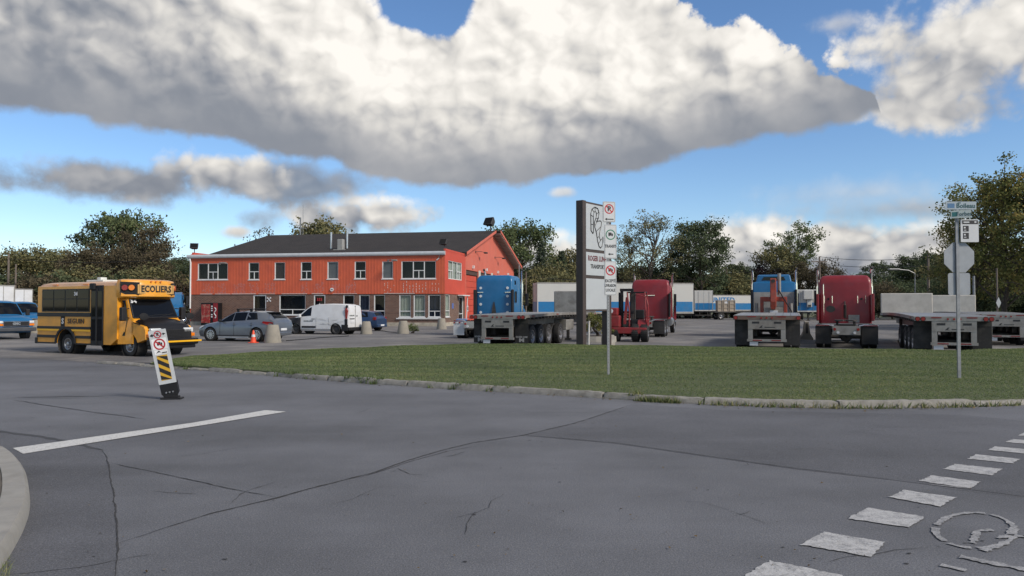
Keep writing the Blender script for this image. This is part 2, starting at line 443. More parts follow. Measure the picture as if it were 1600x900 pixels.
def asphalt(name, base, warm=(1, 1, 1), patch=.35, dirt=None):
    m, nt, b = surf_nodes(name, .88); s = S(nt)
    big = s.noise(.13, 4, .5, st=(1, 1.6, 1)); mid = s.noise(.9, 5, .6); grain = s.noise(70, 3, .7); peb = s.vor(130)
    stain = s.noise(.55, 6, .6, st=(.35, 1.3, 1), off=(4, 9, 0))
    lane = s.noise(.42, 4, .55, st=(.10, 1.0, 1), off=(1, 2, 0)); spot = s.noise(5.0, 3, .5, off=(9, 1, 2))
    f = big.ss(.3, .7) * (patch * .50) + mid.ss(.25, .75) * (patch * .30) + lane.ss(.35, .65) * (patch * .30) + .62
    f = f * (grain.ss(.25, .75) * .85 + .56) * (1.0 - stain.ss(.58, .76) * .28) * (1.0 - spot.ss(.70, .78) * .30)
    pc = X(peb.outputs['Color']); 
    sep = nt.nodes.new('ShaderNodeSeparateColor'); nt.links.new(peb.outputs['Color'], sep.inputs[0])
    light = X(sep.outputs[0]).ss(.90, .97) * (1.0 - X(peb.outputs['Distance']).ss(.35, .6))
    c = s.scale(tuple(base[i] * warm[i] for i in range(3)), f)
    c = s.mix(light * .55, c, (.26, .255, .25))
    if dirt:
        c = s.mix(s.noise(.35, 8, .65, off=(7, 3, 1)).ss(.46, .66) * .8, c, dirt)
        c = s.mix(s.noise(1.7, 8, .7, off=(2, 8, 1)).ss(.55, .72) * .6, c, tuple(q * .55 for q in base))
    nt.links.new(c, b.inputs['Base Color'])
    s.bump(b, grain * .6 + X(peb.outputs['Distance']) * .5, .5, .006)
    return m
M_ROAD = asphalt('road_asphalt', (.100, .104, .115), patch=.85)
M_ROAD2 = asphalt('road_asphalt_patch', (.083, .086, .096), patch=.8)
M_LOT = asphalt('lot_asphalt', (.128, .125, .124), patch=.7, dirt=(.225, .212, .195))

def paint_mat():
    m, nt, b = surf_nodes('road_paint', .75); s = S(nt)
    wear = s.noise(75, 6, .75).ss(.36, .56) * .60 + s.noise(9, 5, .7).ss(.38, .56) * .40
    c = s.mix(wear * .85 + .08, (.105, .108, .116), (.47, .47, .465))
    nt.links.new(c, b.inputs['Base Color']); s.bump(b, s.noise(70, 3, .7), .5, .006)
    return m
M_PAINT = paint_mat()
def paint_mat2():
    m, nt, b = surf_nodes('stop_line_paint', .75); s = S(nt)
    wear = s.noise(40, 8, .7).ss(.30, .50)
    c = s.mix(wear * .92 + .06, (.12, .12, .125), (.54, .54, .52))
    nt.links.new(c, b.inputs['Base Color']); s.bump(b, s.noise(70, 3, .7), .5, .006)
    return m
M_STOPL = paint_mat2()
def paint_mat3():
    m, nt, b = surf_nodes('faded_paint', .75); s = S(nt)
    wear = s.noise(60, 8, .75).ss(.40, .58) * .65 + s.noise(6, 5, .7).ss(.40, .60) * .35
    c = s.mix(wear * .8 + .05, (.105, .108, .116), (.40, .40, .40))
    nt.links.new(c, b.inputs['Base Color']); s.bump(b, s.noise(70, 3, .7), .5, .006)
    return m
M_FADED = paint_mat3()
M_CRACK = mat('crack_dark', (.032, .032, .034), .95, var=.4, vs=20, dirt=(.07, .066, .06), dirt_s=12, dirt_a=.5)
M_TAR = mat('sealed_seam', (.045, .046, .050), .8, var=.3, vs=8)

def lawn_mat():
    m, nt, b = surf_nodes('lawn_soil_grass', .95); s = S(nt)
    f = s.noise(.55, 5, .6).ss(.3, .7); g = s.noise(14, 4, .7).ss(.3, .7); dry = s.noise(1.3, 6, .65, off=(3, 3, 0)).ss(.60, .72)
    c = s.mix(f, (.080, .098, .046), (.110, .128, .060)); c = s.mix(g * .4, c, (.036, .050, .020)); c = s.mix(dry * .6, c, (.14, .12, .065))
    nt.links.new(c, b.inputs['Base Color']); s.bump(b, s.noise(40, 4, .7), .8, .03)
    return m
M_LAWN = lawn_mat()

def foliage(name, cols, trans=.25):
    """leaf colour picked per leaf from its own tint attribute"""
    m = bpy.data.materials.new(name); m.use_nodes = True; nt = m.node_tree; nt.nodes.clear(); N, L = nt.nodes.new, nt.links.new
    o = N('ShaderNodeOutputMaterial'); d = N('ShaderNodeBsdfDiffuse'); t = N('ShaderNodeBsdfTranslucent'); mx = N('ShaderNodeMixShader'); mx.inputs[0].default_value = trans
    a = N('ShaderNodeAttribute'); a.attribute_name = 'tint'; r = N('ShaderNodeValToRGB'); L(a.outputs['Fac'], r.inputs[0])
    e = r.color_ramp.elements; e[0].color = (*cols[0], 1); e[1].color = (*cols[-1], 1)
    for i, c in enumerate(cols[1:-1]):
        k = e.new((i + 1) / (len(cols) - 1)); k.color = (*c, 1)
    L(r.outputs[0], d.inputs[0]); L(r.outputs[0], t.inputs[0]); L(d.outputs[0], mx.inputs[1]); L(t.outputs[0], mx.inputs[2]); L(mx.outputs[0], o.inputs[0])
    return m
M_BARK = mat('bark', (.075, .062, .050), .95, var=.35, vs=5, bump=.5, bs=14)
M_LEAFG = foliage('leaf_green', [(0.085, 0.117, 0.061), (0.144, 0.178, 0.085), (0.218, 0.242, 0.113)])
M_LEAFD = foliage('leaf_dark_green', [(0.055, 0.078, 0.048), (0.092, 0.116, 0.065), (0.139, 0.159, 0.085)])
M_LEAFO = foliage('leaf_olive', [(0.096, 0.106, 0.060), (0.176, 0.171, 0.086), (0.265, 0.227, 0.109)])
M_LEAFY = foliage('leaf_turning', [(0.081, 0.097, 0.039), (0.150, 0.169, 0.064), (0.253, 0.239, 0.087), (0.360, 0.268, 0.097)])
M_LEAFB = foliage('leaf_brown', [(0.065, 0.060, 0.045), (0.110, 0.096, 0.063), (0.151, 0.119, 0.074)])
M_LEAFP = foliage('leaf_purple', [(0.034, 0.027, 0.032), (0.052, 0.038, 0.045), (0.075, 0.054, 0.056)])
M_NEEDLE = foliage('needles', [(0.041, 0.060, 0.044), (0.069, 0.088, 0.061), (0.103, 0.122, 0.081)], .1)
M_BLADE = foliage('grass_blade', [(0.071, 0.104, 0.044), (0.127, 0.175, 0.071), (0.200, 0.246, 0.106), (0.312, 0.283, 0.151)], .3)

def tinted(name, verts, faces, tint, material, parent=None):
    """verts (n,3), quads or triangles (m,k), tint per face"""
    me = bpy.data.meshes.new(name)
    k = faces.shape[1]
    me.vertices.add(len(verts)); me.vertices.foreach_set('co', verts.astype('f').ravel())
    me.loops.add(faces.size); me.loops.foreach_set('vertex_index', faces.astype('i').ravel())
    me.polygons.add(len(faces)); me.polygons.foreach_set('loop_start', np.arange(0, faces.size, k, dtype='i'))
    me.update(calc_edges=True)
    at_ = me.attributes.new('tint', 'FLOAT', 'FACE'); at_.data.foreach_set('value', np.clip(tint, 0, 1).astype('f'))
    me.materials.append(material)
    return me

# ------------------------------------------------------------------ ground, road, yard, lawn
def interp(tab, x, k=1):
    xs = [t[0] for t in tab]
    return float(np.interp(x, xs, [t[k] for t in tab]))
CURB = [(120, 566), (150, 568), (300, 578), (400, 585.5), (500, 594), (600, 601.5), (700, 608), (800, 614), (900, 620), (1000, 626.5), (1100, 632),
        (1200, 636), (1300, 638), (1400, 638), (1500, 636.5), (1600, 633), (1750, 622), (1900, 606), (2050, 592)]
REAR = [(235, 567, .06), (300, 556, .10), (460, 547, .17), (600, 541, .25), (700, 538, .28), (800, 536.5, .30), (950, 539, .33), (1100, 541, .36),
        (1250, 544, .38), (1400, 546, .40), (1500, 547, .40), (1600, 544, .38), (1750, 540, .36), (1900, 536, .34), (2050, 533, .32)]
CTOP = .115
def curb_pt(x): return P(x, interp(CURB, x), 0)
def lawn_pt(x, s):
    """s = 0 behind the curb, 1 at the yard side; the lawn is a low bank"""
    a = curb_pt(x); d = ray(x, 500); h = Vector((d.x, d.y, 0)).normalized()
    a = a + h * .24; zr = interp(REAR, x, 2); b = P(x, interp(REAR, x), zr)
    p = a.lerp(b, s)
    z0 = CTOP - .01
    p.z = z0 + (zr - z0) * (s ** 1.4) + .012 * math.sin(p.x * 2.1 + p.y) * s
    return p
def lawn_at(x, y):
    lo, hi = 0.0, 1.0
    for _ in range(30):
        mid = (lo + hi) / 2
        if proj(lawn_pt(x, mid))[1] > y: lo = mid
        else: hi = mid
    return lawn_pt(x, lo)

def sheet(name, poly, z, material, parent=None):
    bm = bmesh.new(); vs = [bm.verts.new((p[0], p[1], z)) for p in poly]; f = bm.faces.new(vs)
    bmesh.ops.triangulate(bm, faces=[f]); bmesh.ops.recalc_face_normals(bm, faces=bm.faces)
    for f in bm.faces:
        if f.normal.z < 0: f.normal_flip()
    me = bpy.data.meshes.new(name); bm.to_mesh(me); bm.free(); me.materials.append(material)
    return link(name, me, parent)

gm, nt, b = surf_nodes('far_grass', .95); s = S(nt)
c = s.mix(s.noise(.05, 5).ss(.35, .65), (.045, .062, .022), (.085, .085, .04)); nt.links.new(c, b.inputs['Base Color'])
struct(sheet('ground', [(-1500, -300), (1500, -300), (1500, 3000), (-1500, 3000)], -.05, gm))
road = struct(sheet('road', [(-90, -40), (90, -40), (90, 34), (-90, 34)], 0, M_ROAD))
front = [P(x, interp([(-700, 536), (-300, 549), (-50, 557), (60, 561), (150, 566.5)], x), 0) for x in (-700, -500, -300, -150, -50, 20, 60, 110, 150)]
mid = [lawn_pt(x, .55) for x in range(300, 2051, 50)]
lot = struct(sheet('yard', [(p.x, p.y) for p in front + mid] + [(120, 30), (120, 112), (-120, 112), (-120, 45)], .004, M_LOT))

# broken seam where the old yard paving meets the road
def strip(mb, pts, w, z, jit=.02, step=.12, taper=True, rnd=random):
    pts = [Vector((p[0], p[1], z)) for p in pts]; q = []
    for a, b2 in zip(pts, pts[1:]):
        n = max(1, int((b2 - a).length / step))
        q += [a.lerp(b2, k / n) for k in range(n)]
    q.append(pts[-1]); vs = []; K = len(q); off = 0
    for i, p in enumerate(q):
        d = (q[min(i + 1, K - 1)] - q[max(i - 1, 0)]); d.normalize(); nrm = Vector((-d.y, d.x, 0))
        off = off * .7 + rnd.uniform(-jit, jit); e = min(1, 6 * min(i, K - 1 - i) / K + .15) if taper else 1
        ww = w * rnd.uniform(.45, 1.25) * e / 2 if jit else w / 2
        vs += [p + nrm * (off + ww), p + nrm * (off - ww)]
    mb.add(vs, [(2 * i, 2 * i + 1, 2 * i + 3, 2 * i + 2) for i in range(K - 1)])
def px(*pts): return [P(a, b2, 0) for a, b2 in pts]
RR = random.Random(3)
CR = [([(185, 849), (260, 825), (330, 803), (435, 778), (500, 760), (580, 740), (640, 719), (690, 704), (740, 692), (820, 680), (900, 661), (955, 643), (992, 631)], .042),
      ([(560, 748), (640, 722), (700, 705), (745, 697)], .022),
      ([(820, 680), (960, 692), (1100, 712), (1250, 733), (1400, 750)], .022),
      ([(160, 703), (170, 725), (178, 775), (183, 849), (182, 905)], .026),
      ([(170, 723), (260, 742), (340, 760), (435, 778)], .024),
      ([(620, 732), (640, 741), (665, 743)], .02),
      ([(1450, 760), (1600, 778)], .012), ([(1250, 655), (1380, 648), (1500, 664)], .012)]
for pts, w in CR:
    mb = MB(); strip(mb, px(*pts), w * .6, .0055, .006, .06, rnd=RR); mb.build('crack', M_CRACK, road)
for pts, w in [([(-60, 668), (60, 682), (160, 704)], .10), ([(20, 621), (165, 619)], .05), ([(20, 625), (90, 636), (230, 656)], .03)]:
    mb = MB(); strip(mb, px(*pts), w, .0052, .02, .15, rnd=RR); mb.build('sealed_seam', M_TAR, road)
# older, darker paving patches
for poly in ([(-80, 664), (0, 672), (60, 681), (158, 704), (168, 726), (177, 776), (182, 850), (180, 960), (-80, 960)], [(993, 632), (900, 662), (822, 681), (960, 693), (1100, 713), (1250, 734), (1400, 751), (1600, 776), (1750, 760), (1700, 668), (1500, 648), (1300, 645), (1120, 640)]):
    sheet('asphalt_patch', [(p.x, p.y) for p in px(*poly)], .003, M_ROAD2, road)
# hairline cracks and pits of the worn surface
mb = MB()
for k in range(16):
    a = P(RR.uniform(-20, 1620), 640 + 270 * RR.random() ** .8); pts = [a]; an = RR.choice((RR.gauss(.25, .25), RR.gauss(1.7, .4)))
    for j in range(RR.randint(2, 5)):
        an += RR.gauss(0, .35); pts.append(pts[-1] + Vector((math.cos(an), math.sin(an), 0)) * RR.uniform(.12, .35))
    strip(mb, pts, RR.uniform(.005, .011), .0058, .006, .05, rnd=RR)
for k in range(45):
    c0 = P(RR.uniform(-20, 1620), 600 + 310 * RR.random()); r_ = RR.uniform(.004, .014); n = 7
    mb.add([(c0.x + r_ * RR.uniform(.6, 1.2) * 1.8 * math.cos(2 * math.pi * i / n), c0.y + r_ * RR.uniform(.6, 1.2) * math.sin(2 * math.pi * i / n), .0062) for i in range(n)], [tuple(range(n))])
struct(mb.build('surface_wear', M_CRACK, road), 'stuff')
# stop line
mb = MB(); q = px((20, 701), (110, 688.5), (300, 661.5), (415, 641.5), (447, 644), (330, 663), (120, 696.5), (36, 710))
mb.add([(p.x, p.y, .009) for p in q], [(0, 1, 6, 7), (1, 2, 5, 6), (2, 3, 4, 5)]); mb.build('stop_line', M_STOPL, road)
# crossing blocks
def z7(*pts): return [(1100 + a / 3.2, 640 + b2 / 3.2) for a, b2 in pts]
BL = [z7((205, 832), (330, 760), (690, 834), (600, 930), (150, 880)), z7((480, 680), (600, 615), (905, 668), (830, 740)), z7((715, 548), (820, 495), (1105, 540), (1025, 594)),
      z7((925, 442), (1000, 405), (1260, 443), (1180, 488)), z7((1075, 360), (1140, 332), (1385, 365), (1330, 398)), z7((1195, 300), (1255, 275), (1490, 300), (1440, 332)),
      z7((1315, 248), (1365, 227), (1580, 250), (1545, 272)), z7((1418, 205), (1455, 186), (1640, 205), (1600, 222)), z7((1508, 165), (1545, 150), (1710, 164), (1680, 180)),
      z7((1570, 132), (1600, 118), (1770, 132), (1735, 147))]
for k, pl in enumerate(BL):
    q = px(*pl); rag = []
    for i, p in enumerate(q):                                   # ragged worn rim
        nx = q[(i + 1) % len(q)]; n = max(2, int((nx - p).length / .035))
        for j in range(n):
            e = p.lerp(nx, j / n); rag.append((e.x + RR.uniform(-.012, .012), e.y + RR.uniform(-.012, .012)))
    sheet('crossing_block', rag, .009, M_PAINT, road)
q = px(*z7((1120, 376), (1330, 398))); mb = MB(); strip(mb, q, .03, .0085, .004, .1); mb.build('crossing_block', M_PAINT, road)
# bicycle symbol: worn strokes
ring = []
for k in range(0, 41):
    t = 2 * math.pi * k / 40
    ring.append((1524 + 62 * math.cos(t) - 6 * math.sin(t), 830 + 27.5 * math.sin(t) + 4 * math.cos(t)))
mb = MB()
for a, b2 in ((0, 9), (10, 14), (15, 20), (21, 31), (32, 40)):
    strip(mb, px(*ring[a:b2 + 1]), .058, .009, .002, .03, False)
for pts, w in (([(1519, 850), (1528, 831), (1552, 829)], .07), ([(1558, 842), (1580, 838), (1602, 840)], .07), ([(1536, 862), (1570, 850)], .08),
               ([(1500, 871), (1545, 880), (1620, 895)], .11), ([(1470, 884), (1510, 893)], .08), ([(1578, 838), (1584, 822)], .07), ([(1600, 840), (1680, 845)], .10)):
    strip(mb, px(*pts), w * .8, .0095, .002, .03, False)
mb.build('bicycle_marking', M_FADED, road)

# ---- lawn
cols = [235 + k * 8 for k in range(228)]; rows = 26
vs = []; fs = []
for x in cols:
    e = min(1, (x - 235) / 40.0)
    q0 = lawn_pt(x, 0); vs.append(Vector((q0.x, q0.y, -.03)))
    for j in range(rows): vs.append(lawn_pt(x, j / (rows - 1)))
    p = lawn_pt(x, 1.0); d = ray(x, 500); h = Vector((d.x, d.y, 0)).normalized()
    vs.append(p + h * .5 - Vector((0, 0, p.z * .55))); vs.append(p + h * 1.0 - Vector((0, 0, p.z + .02)))
rw = rows + 3
for i in range(len(cols) - 1):
    for j in range(rw - 1): fs.append((i * rw + j, (i + 1) * rw + j, (i + 1) * rw + j + 1, i * rw + j + 1))
mb = MB(); mb.add(vs, fs); lawn = struct(mb.build('lawn', M_LAWN, smooth=60))
# mown grass blades
rg = np.random.default_rng(5)
NB = 330000
xs = rg.uniform(238, 1800, NB * 2); ss = rg.uniform(0, 1, NB * 2)
A = np.array([lawn_pt(x, 0) for x in range(238, 1806)]); 
grid = np.array([[lawn_pt(x, j / 20)[:] for j in range(21)] for x in range(238, 1806, 4)])
gi = np.clip(((xs - 238) / 4).astype(int), 0, len(grid) - 2); gj = np.clip((ss * 20).astype(int), 0, 19)
fx = ((xs - 238) / 4 - gi)[:, None]; fy = (ss * 20 - gj)[:, None]
pos = (grid[gi, gj] * (1 - fx) + grid[gi + 1, gj] * fx) * (1 - fy) + (grid[gi, gj + 1] * (1 - fx) + grid[gi + 1, gj + 1] * fx) * fy
ln = np.linalg.norm(grid[gi, 20] - grid[gi, 0], axis=1) * pos[:, 1]
keep = rg.uniform(0, 1, len(pos)) < ln / ln.max()
pos = pos[keep]; pos = pos[:NB]; n = len(pos)
patch = np.sin(pos[:, 0] * 1.1 + 1.7 * np.sin(pos[:, 1] * .6)) * .5 + np.sin(pos[:, 0] * .37 - pos[:, 1] * .9) * .5
h = rg.uniform(.010, .026, n) * (1 + .25 * patch); w = rg.uniform(.006, .012, n) * (pos[:, 1] / 16)
an = rg.uniform(0, 2 * math.pi, n); lean = rg.normal(0, .03, (n, 2))
v = np.empty((n, 3, 3)); v[:, 0] = pos; v[:, 1] = pos; v[:, 2] = pos
v[:, 0, 0] -= np.cos(an) * w; v[:, 0, 1] -= np.sin(an) * w; v[:, 1, 0] += np.cos(an) * w; v[:, 1, 1] += np.sin(an) * w
v[:, 2, 2] += h; v[:, 2, :2] += lean; v[:, :2, 2] -= .005
stripe = np.sin((pos[:, 1] + .12 * pos[:, 0]) * 2 * math.pi / 1.3) * .10
tint = .46 + .14 * patch + stripe + rg.normal(0, .17, n); tint[rg.uniform(0, 1, n) < .03] = 1.0
me = tinted('grass', v.reshape(-1, 3), np.arange(n * 3).reshape(-1, 3), tint, M_BLADE)
g = link('grass', me); struct(g, 'stuff'); tag(g, 'short mown grass covering the bank behind the kerb', 'grass')

# ---- curb of weathered lengths of concrete
mb = MB(); L0 = [curb_pt(x) for x in range(150, 2051, 25)]
vs = []
for i, p in enumerate(L0):
    d = (L0[min(i + 1, len(L0) - 1)] - L0[max(i - 1, 0)]).normalized(); nn = Vector((-d.y, d.x, 0))
    vs += [p + nn * .02 + Vector((0, 0, .02)), p + nn * .24 + Vector((0, 0, .02)), p + nn * .24 + Vector((0, 0, -.04)), p + nn * .02 + Vector((0, 0, -.04))]
mb.add(vs, [(4 * i + k, 4 * i + (k + 1) % 4, 4 * i + 4 + (k + 1) % 4, 4 * i + 4 + k) for i in range(len(L0) - 1) for k in range(4)])
curb = struct(mb.build('curb', M_CURB))
dense = [curb_pt(x) for x in np.arange(150, 2050, 3)]; acc = 0; seg = [dense[0]]; RC = random.Random(11); want = 1.0
def curb_piece(seg):
    h = CTOP + RC.uniform(-.03, .015); low = (seg[0].x < -6)
    if low: h -= .015 + RC.uniform(0, .02)
    sh = RC.uniform(-.02, .02); secs = []
    q = [seg[0]] + [p for k, p in enumerate(seg[1:-1]) if k % 3 == 0] + [seg[-1]]
    for i, p in enumerate(q):
        d = (q[min(i + 1, len(q) - 1)] - q[max(i - 1, 0)]).normalized(); nn = Vector((-d.y, d.x, 0))
        j = lambda a: RC.uniform(-a, a)
        e = .02 if i in (0, len(q) - 1) else 0
        secs.append([p + nn * (sh + .0 + j(.008)) + Vector((0, 0, -.01)), p + nn * (sh + .015 + e * .5 + j(.012)) + Vector((0, 0, h - .045 - e + j(.012))),
                     p + nn * (sh + .05 + j(.008)) + Vector((0, 0, h - e * .6 + j(.01))), p + nn * (.19 + sh) + Vector((0, 0, h + j(.008) - e * .5)), p + nn * (.23 + sh) + Vector((0, 0, -.01))])
    mb = MB(); mb.loft(secs); mb.build('curb_stone', M_CURB, curb, smooth=40)
for a, b2 in zip(dense, dense[1:]):
    acc += (b2 - a).length
    if acc > want:
        if len(seg) > 2 and not (a.x < -14.2 and RC.random() < .3): curb_piece(seg)
        seg = [b2]; acc = 0; want = RC.uniform(1.3, 2.6) if b2.x > -3 else RC.uniform(.8, 1.5)
    else: seg.append(b2)
# weeds over the curb
vs = []; tn = []; RW = np.random.default_rng(8)
for x in list(np.arange(245, 300, 3)) + list(np.arange(425, 500, 6)) + list(np.arange(520, 600, 3)) + list(np.arange(655, 800, 16)) + list(np.arange(990, 1060, 2.5)) + list(np.arange(1100, 1600, 14)):
    x = x + RW.uniform(-4, 4); c0 = curb_pt(x); dd = ray(x, 500); hh = Vector((dd.x, dd.y, 0)).normalized()
    inb = RW.uniform(-.05, .26) if x < 1000 else RW.uniform(-.07, .02)
    for k in range(16):
        p = c0 + hh * (inb + RW.uniform(-.05, .05)) + Vector((RW.uniform(-.09, .09), 0, (CTOP - .03) if inb > .03 else 0))
        a = RW.uniform(0, 6.28); ww = RW.uniform(.006, .016); hgt = RW.uniform(.04, .15)
        t = p + Vector((RW.normal(0, .05), RW.normal(0, .05) - .03, hgt))
        vs += [p + Vector((math.cos(a) * ww, math.sin(a) * ww, 0)), p - Vector((math.cos(a) * ww, math.sin(a) * ww, 0)), t]
        tn.append(RW.uniform(.05, .55) if x < 900 or RW.random() < .5 else RW.uniform(.8, 1))
vv = np.array([q[:] for q in vs]); me = tinted('weeds', vv, np.arange(len(vv)).reshape(-1, 3), np.array(tn), M_BLADE)
g = link('weeds', me); struct(g, 'stuff'); tag(g, 'tufts of weeds growing over the weathered kerb', 'weeds')
# litter: leaves and grit
vs = []; tn = []
M_LITTER = foliage('leaf_litter', [(.03, .025, .02), (.09, .06, .03), (.16, .11, .05), (.24, .22, .19)], .1)
for k in range(900):
    if k < 420:
        x = RW.uniform(140, 1700); p = curb_pt(x) - Vector((0, abs(RW.normal(0, .25)), 0))
    elif k < 560:
        p = P(RW.uniform(0, 1600), RW.uniform(650, 900), 0)
    else:
        p = P(RW.uniform(-50, 700), RW.uniform(525, 560), 0)
    r = RW.uniform(.008, .035) if k < 420 else RW.uniform(.006, .02); a = RW.uniform(0, 6.28)
    o = Vector((p.x, p.y, .010))
    vs += [o + Vector((math.cos(a + t) * r * (1 if i % 2 else .55), math.sin(a + t) * r * (1 if i % 2 else .55), RW.uniform(0, r * .7))) for i, t in enumerate((0, 1.57, 3.14, 4.71))]
    tn.append(RW.uniform(0, 1))
vv = np.array([q[:] for q in vs]); me = tinted('litter', vv, np.arange(len(vv)).reshape(-1, 4), np.array(tn), M_LITTER)
g = link('litter', me); struct(g, 'stuff'); tag(g, 'dead leaves and grit scattered on the asphalt', 'litter')

# ---- corner sidewalk on the near left: rounded kerb edge, concrete slabs
edge_px = [(-260, 668), (-120, 677), (-40, 687), (0, 695), (22, 709), (36, 728), (42, 750), (42, 775), (34, 800), (20, 826), (0, 856), (-30, 895), (-90, 960)]
ET = [P(a, b2, .13) for a, b2 in edge_px]
def smooth_curve(p, n=4):
    out = []
    for i in range(len(p) - 1):
        a, b0, c0, d = p[max(i - 1, 0)], p[i], p[i + 1], p[min(i + 2, len(p) - 1)]
        for k in range(n):
            t = k / n
            out.append(.5 * ((2 * b0) + (c0 - a) * t + (2 * a - 5 * b0 + 4 * c0 - d) * t * t + (3 * b0 - a - 3 * c0 + d) * t ** 3))
    return out + [p[-1]]
ET = smooth_curve(ET); ctr = Vector((-9.2, 6.6, 0))
def offs(p, i, d):
    t = (ET[min(i + 1, len(ET) - 1)] - ET[max(i - 1, 0)]).normalized(); n = Vector((t.y, -t.x, 0))
    if (ctr - p).dot(n) < 0: n = -n
    return p + n * d
inner = [offs(p, i, .20) for i, p in enumerate(ET)]
poly = [(p.x, p.y) for p in inner] + [(-16, inner[-1].y), (-16, inner[0].y)]
slabbase = struct(sheet('sidewalk', poly, .118, mat('joint_dirt', (.11, .10, .085), .95)))
# slabs: strips of the pavement cut by joints across it
for a, b2 in zip(range(0, len(ET) - 1, 6), range(6, len(ET) + 5, 6)):
    b2 = min(b2, len(ET) - 1)
    ring_ = [offs(ET[i], i, .215) for i in range(a, b2 + 1)]
    far = [offs(ET[i], i, 1.35) for i in range(a, b2 + 1)]
    mb = MB(); n = len(ring_)
    f0 = .012
    top = [Vector((p.x, p.y, .131)) for p in ring_] + [Vector((p.x, p.y, .131)) for p in far]
    cc = sum(top, Vector()) / len(top); top = [p + (cc - p).normalized() * f0 for p in top]
    bot = [p - Vector((0, 0, .06)) for p in top]
    mb.add(top + bot, [(i, i + 1, n + i + 1, n + i) for i in range(n - 1)] + [(i, i + 1, 2 * n + i + 1, 2 * n + i) for i in range(n - 1)] +
           [(n + i, n + i + 1, 3 * n + i + 1, 3 * n + i) for i in range(n - 1)] + [(0, n, 3 * n, 2 * n), (n - 1, 2 * n - 1, 4 * n - 1, 3 * n - 1)])
    mb.build('slab', M_WALK, slabbase)
    secs = []
    for i in range(a, b2 + 1):
        p = ET[i]; e = .01 if i in (a, b2) else 0
        o = [offs(p, i, t) for t in (-.025, -.012, .02, .20, .205)]; z = (-.01, .09, .135 - e, .133 - e, -.01)
        secs.append([Vector((q.x, q.y, zz + (RC.uniform(-.0015, .0015) if zz > .05 else 0))) for q, zz in zip(o, z)])
    if a > 0 or True:
        mb = MB(); mb.loft(secs); mb.build('curb_stone', mat('corner_concrete', (.27, .262, .24), .92, var=.12, vs=4, bump=.25, bs=150, dirt=(.20, .19, .17), dirt_s=5, dirt_a=.5), slabbase, smooth=50)
# dry grass tuft at the foot of the corner
vs = []; tn = []
for k in range(700):
    p = P(RW.uniform(-60, 16), RW.uniform(868, 930), 0); a = RW.uniform(0, 6.28)
    t = p + Vector((RW.normal(0, .04), RW.normal(0, .04), RW.uniform(.02, .07))); ww = .0025
    vs += [p + Vector((math.cos(a) * ww, math.sin(a) * ww, 0)), p - Vector((math.cos(a) * ww, math.sin(a) * ww, 0)), t]; tn.append(RW.uniform(.5, 1))
vv = np.array([q[:] for q in vs]); me = tinted('dry_tuft', vv, np.arange(len(vv)).reshape(-1, 3), np.array(tn), M_BLADE)
g = link('dry_tuft', me); struct(g, 'stuff'); tag(g, 'dry grass tuft at the foot of the rounded sidewalk corner', 'grass')

# ------------------------------------------------------------------ orange two-storey garage building
BH = math.degrees(math.atan2(.195, .981)); B0 = Vector((-31.3, 72.0, 0)); BW = 25.7
BX = Vector((math.cos(R(BH)), -math.sin(R(BH)), 0)); BY = Vector((math.sin(R(BH)), math.cos(R(BH)), 0))
def fl(x, y):
    """photo pixel -> (along facade, height) on the front plane"""
    d = ray(x, y); o = Vector((0, 0, CAMH)); t = (B0 - o).dot(BY) / d.dot(BY); p = o + d * t
    return (p - B0).dot(BX), p.z
def sl(x, y):
    """photo pixel -> (depth, height) on the right side plane"""
    c = B0 + BX * BW; d = ray(x, y); o = Vector((0, 0, CAMH)); t = (c - o).dot(BX) / d.dot(BX); p = o + d * t
    return (p - c).dot(BY), p.z
bld = thing('garage_building', 'two-storey orange and brown brick garage building with black pitched roof', 'building', B0, BH)
M_SIDING = mat('orange_siding', (.56, .105, .046), .55, var=.10, vs=1.2, dirt=(.40, .075, .05), dirt_s=1.0, dirt_a=.45)
M_SALMON = mat('faded_salmon', (.56, .135, .090), .7, var=.08, vs=.8, dirt=(.50, .17, .13), dirt_s=.7, dirt_a=.4)
M_SIDERED = mat('side_red', (.53, .075, .045), .6, var=.08, vs=1)
M_TRIM = mat('white_trim', (.66, .67, .67), .5, var=.08)
M_GUTTER = mat('gutter_white', (.50, .53, .55), .4, .2, var=.08)
def brick_mat():
    m, nt, b = surf_nodes('brown_brick', .9); s = S(nt); sp = nt.nodes.new('ShaderNodeSeparateXYZ'); nt.links.new(s.tc.outputs['Object'], sp.inputs[0])
    cb = nt.nodes.new('ShaderNodeCombineXYZ'); nt.links.new((X(sp.outputs[0]) + X(sp.outputs[1])).s, cb.inputs[0]); nt.links.new(sp.outputs[2], cb.inputs[1])
    k = nt.nodes.new('ShaderNodeTexBrick'); nt.links.new(cb.outputs[0], k.inputs[0]); k.inputs['Scale'].default_value = 1
    k.inputs['Brick Width'].default_value = .30; k.inputs['Row Height'].default_value = .11; k.inputs['Mortar Size'].default_value = .016
    k.inputs['Color1'].default_value = (.100, .046, .032, 1); k.inputs['Color2'].default_value = (.170, .085, .058, 1); k.inputs['Mortar'].default_value = (.20, .165, .14, 1)
    c = s.scale(k.outputs[0], s.noise(1.5, 4) * .5 + .75); nt.links.new(c, b.inputs['Base Color'])
    bp = nt.nodes.new('ShaderNodeBump'); bp.inputs['Strength'].default_value = .6; bp.inputs['Distance'].default_value = .012; bp.invert = True
    nt.links.new(k.outputs['Fac'], bp.inputs['Height']); nt.links.new(bp.outputs[0], b.inputs['Normal'])
    return m
M_BRICK = brick_mat()
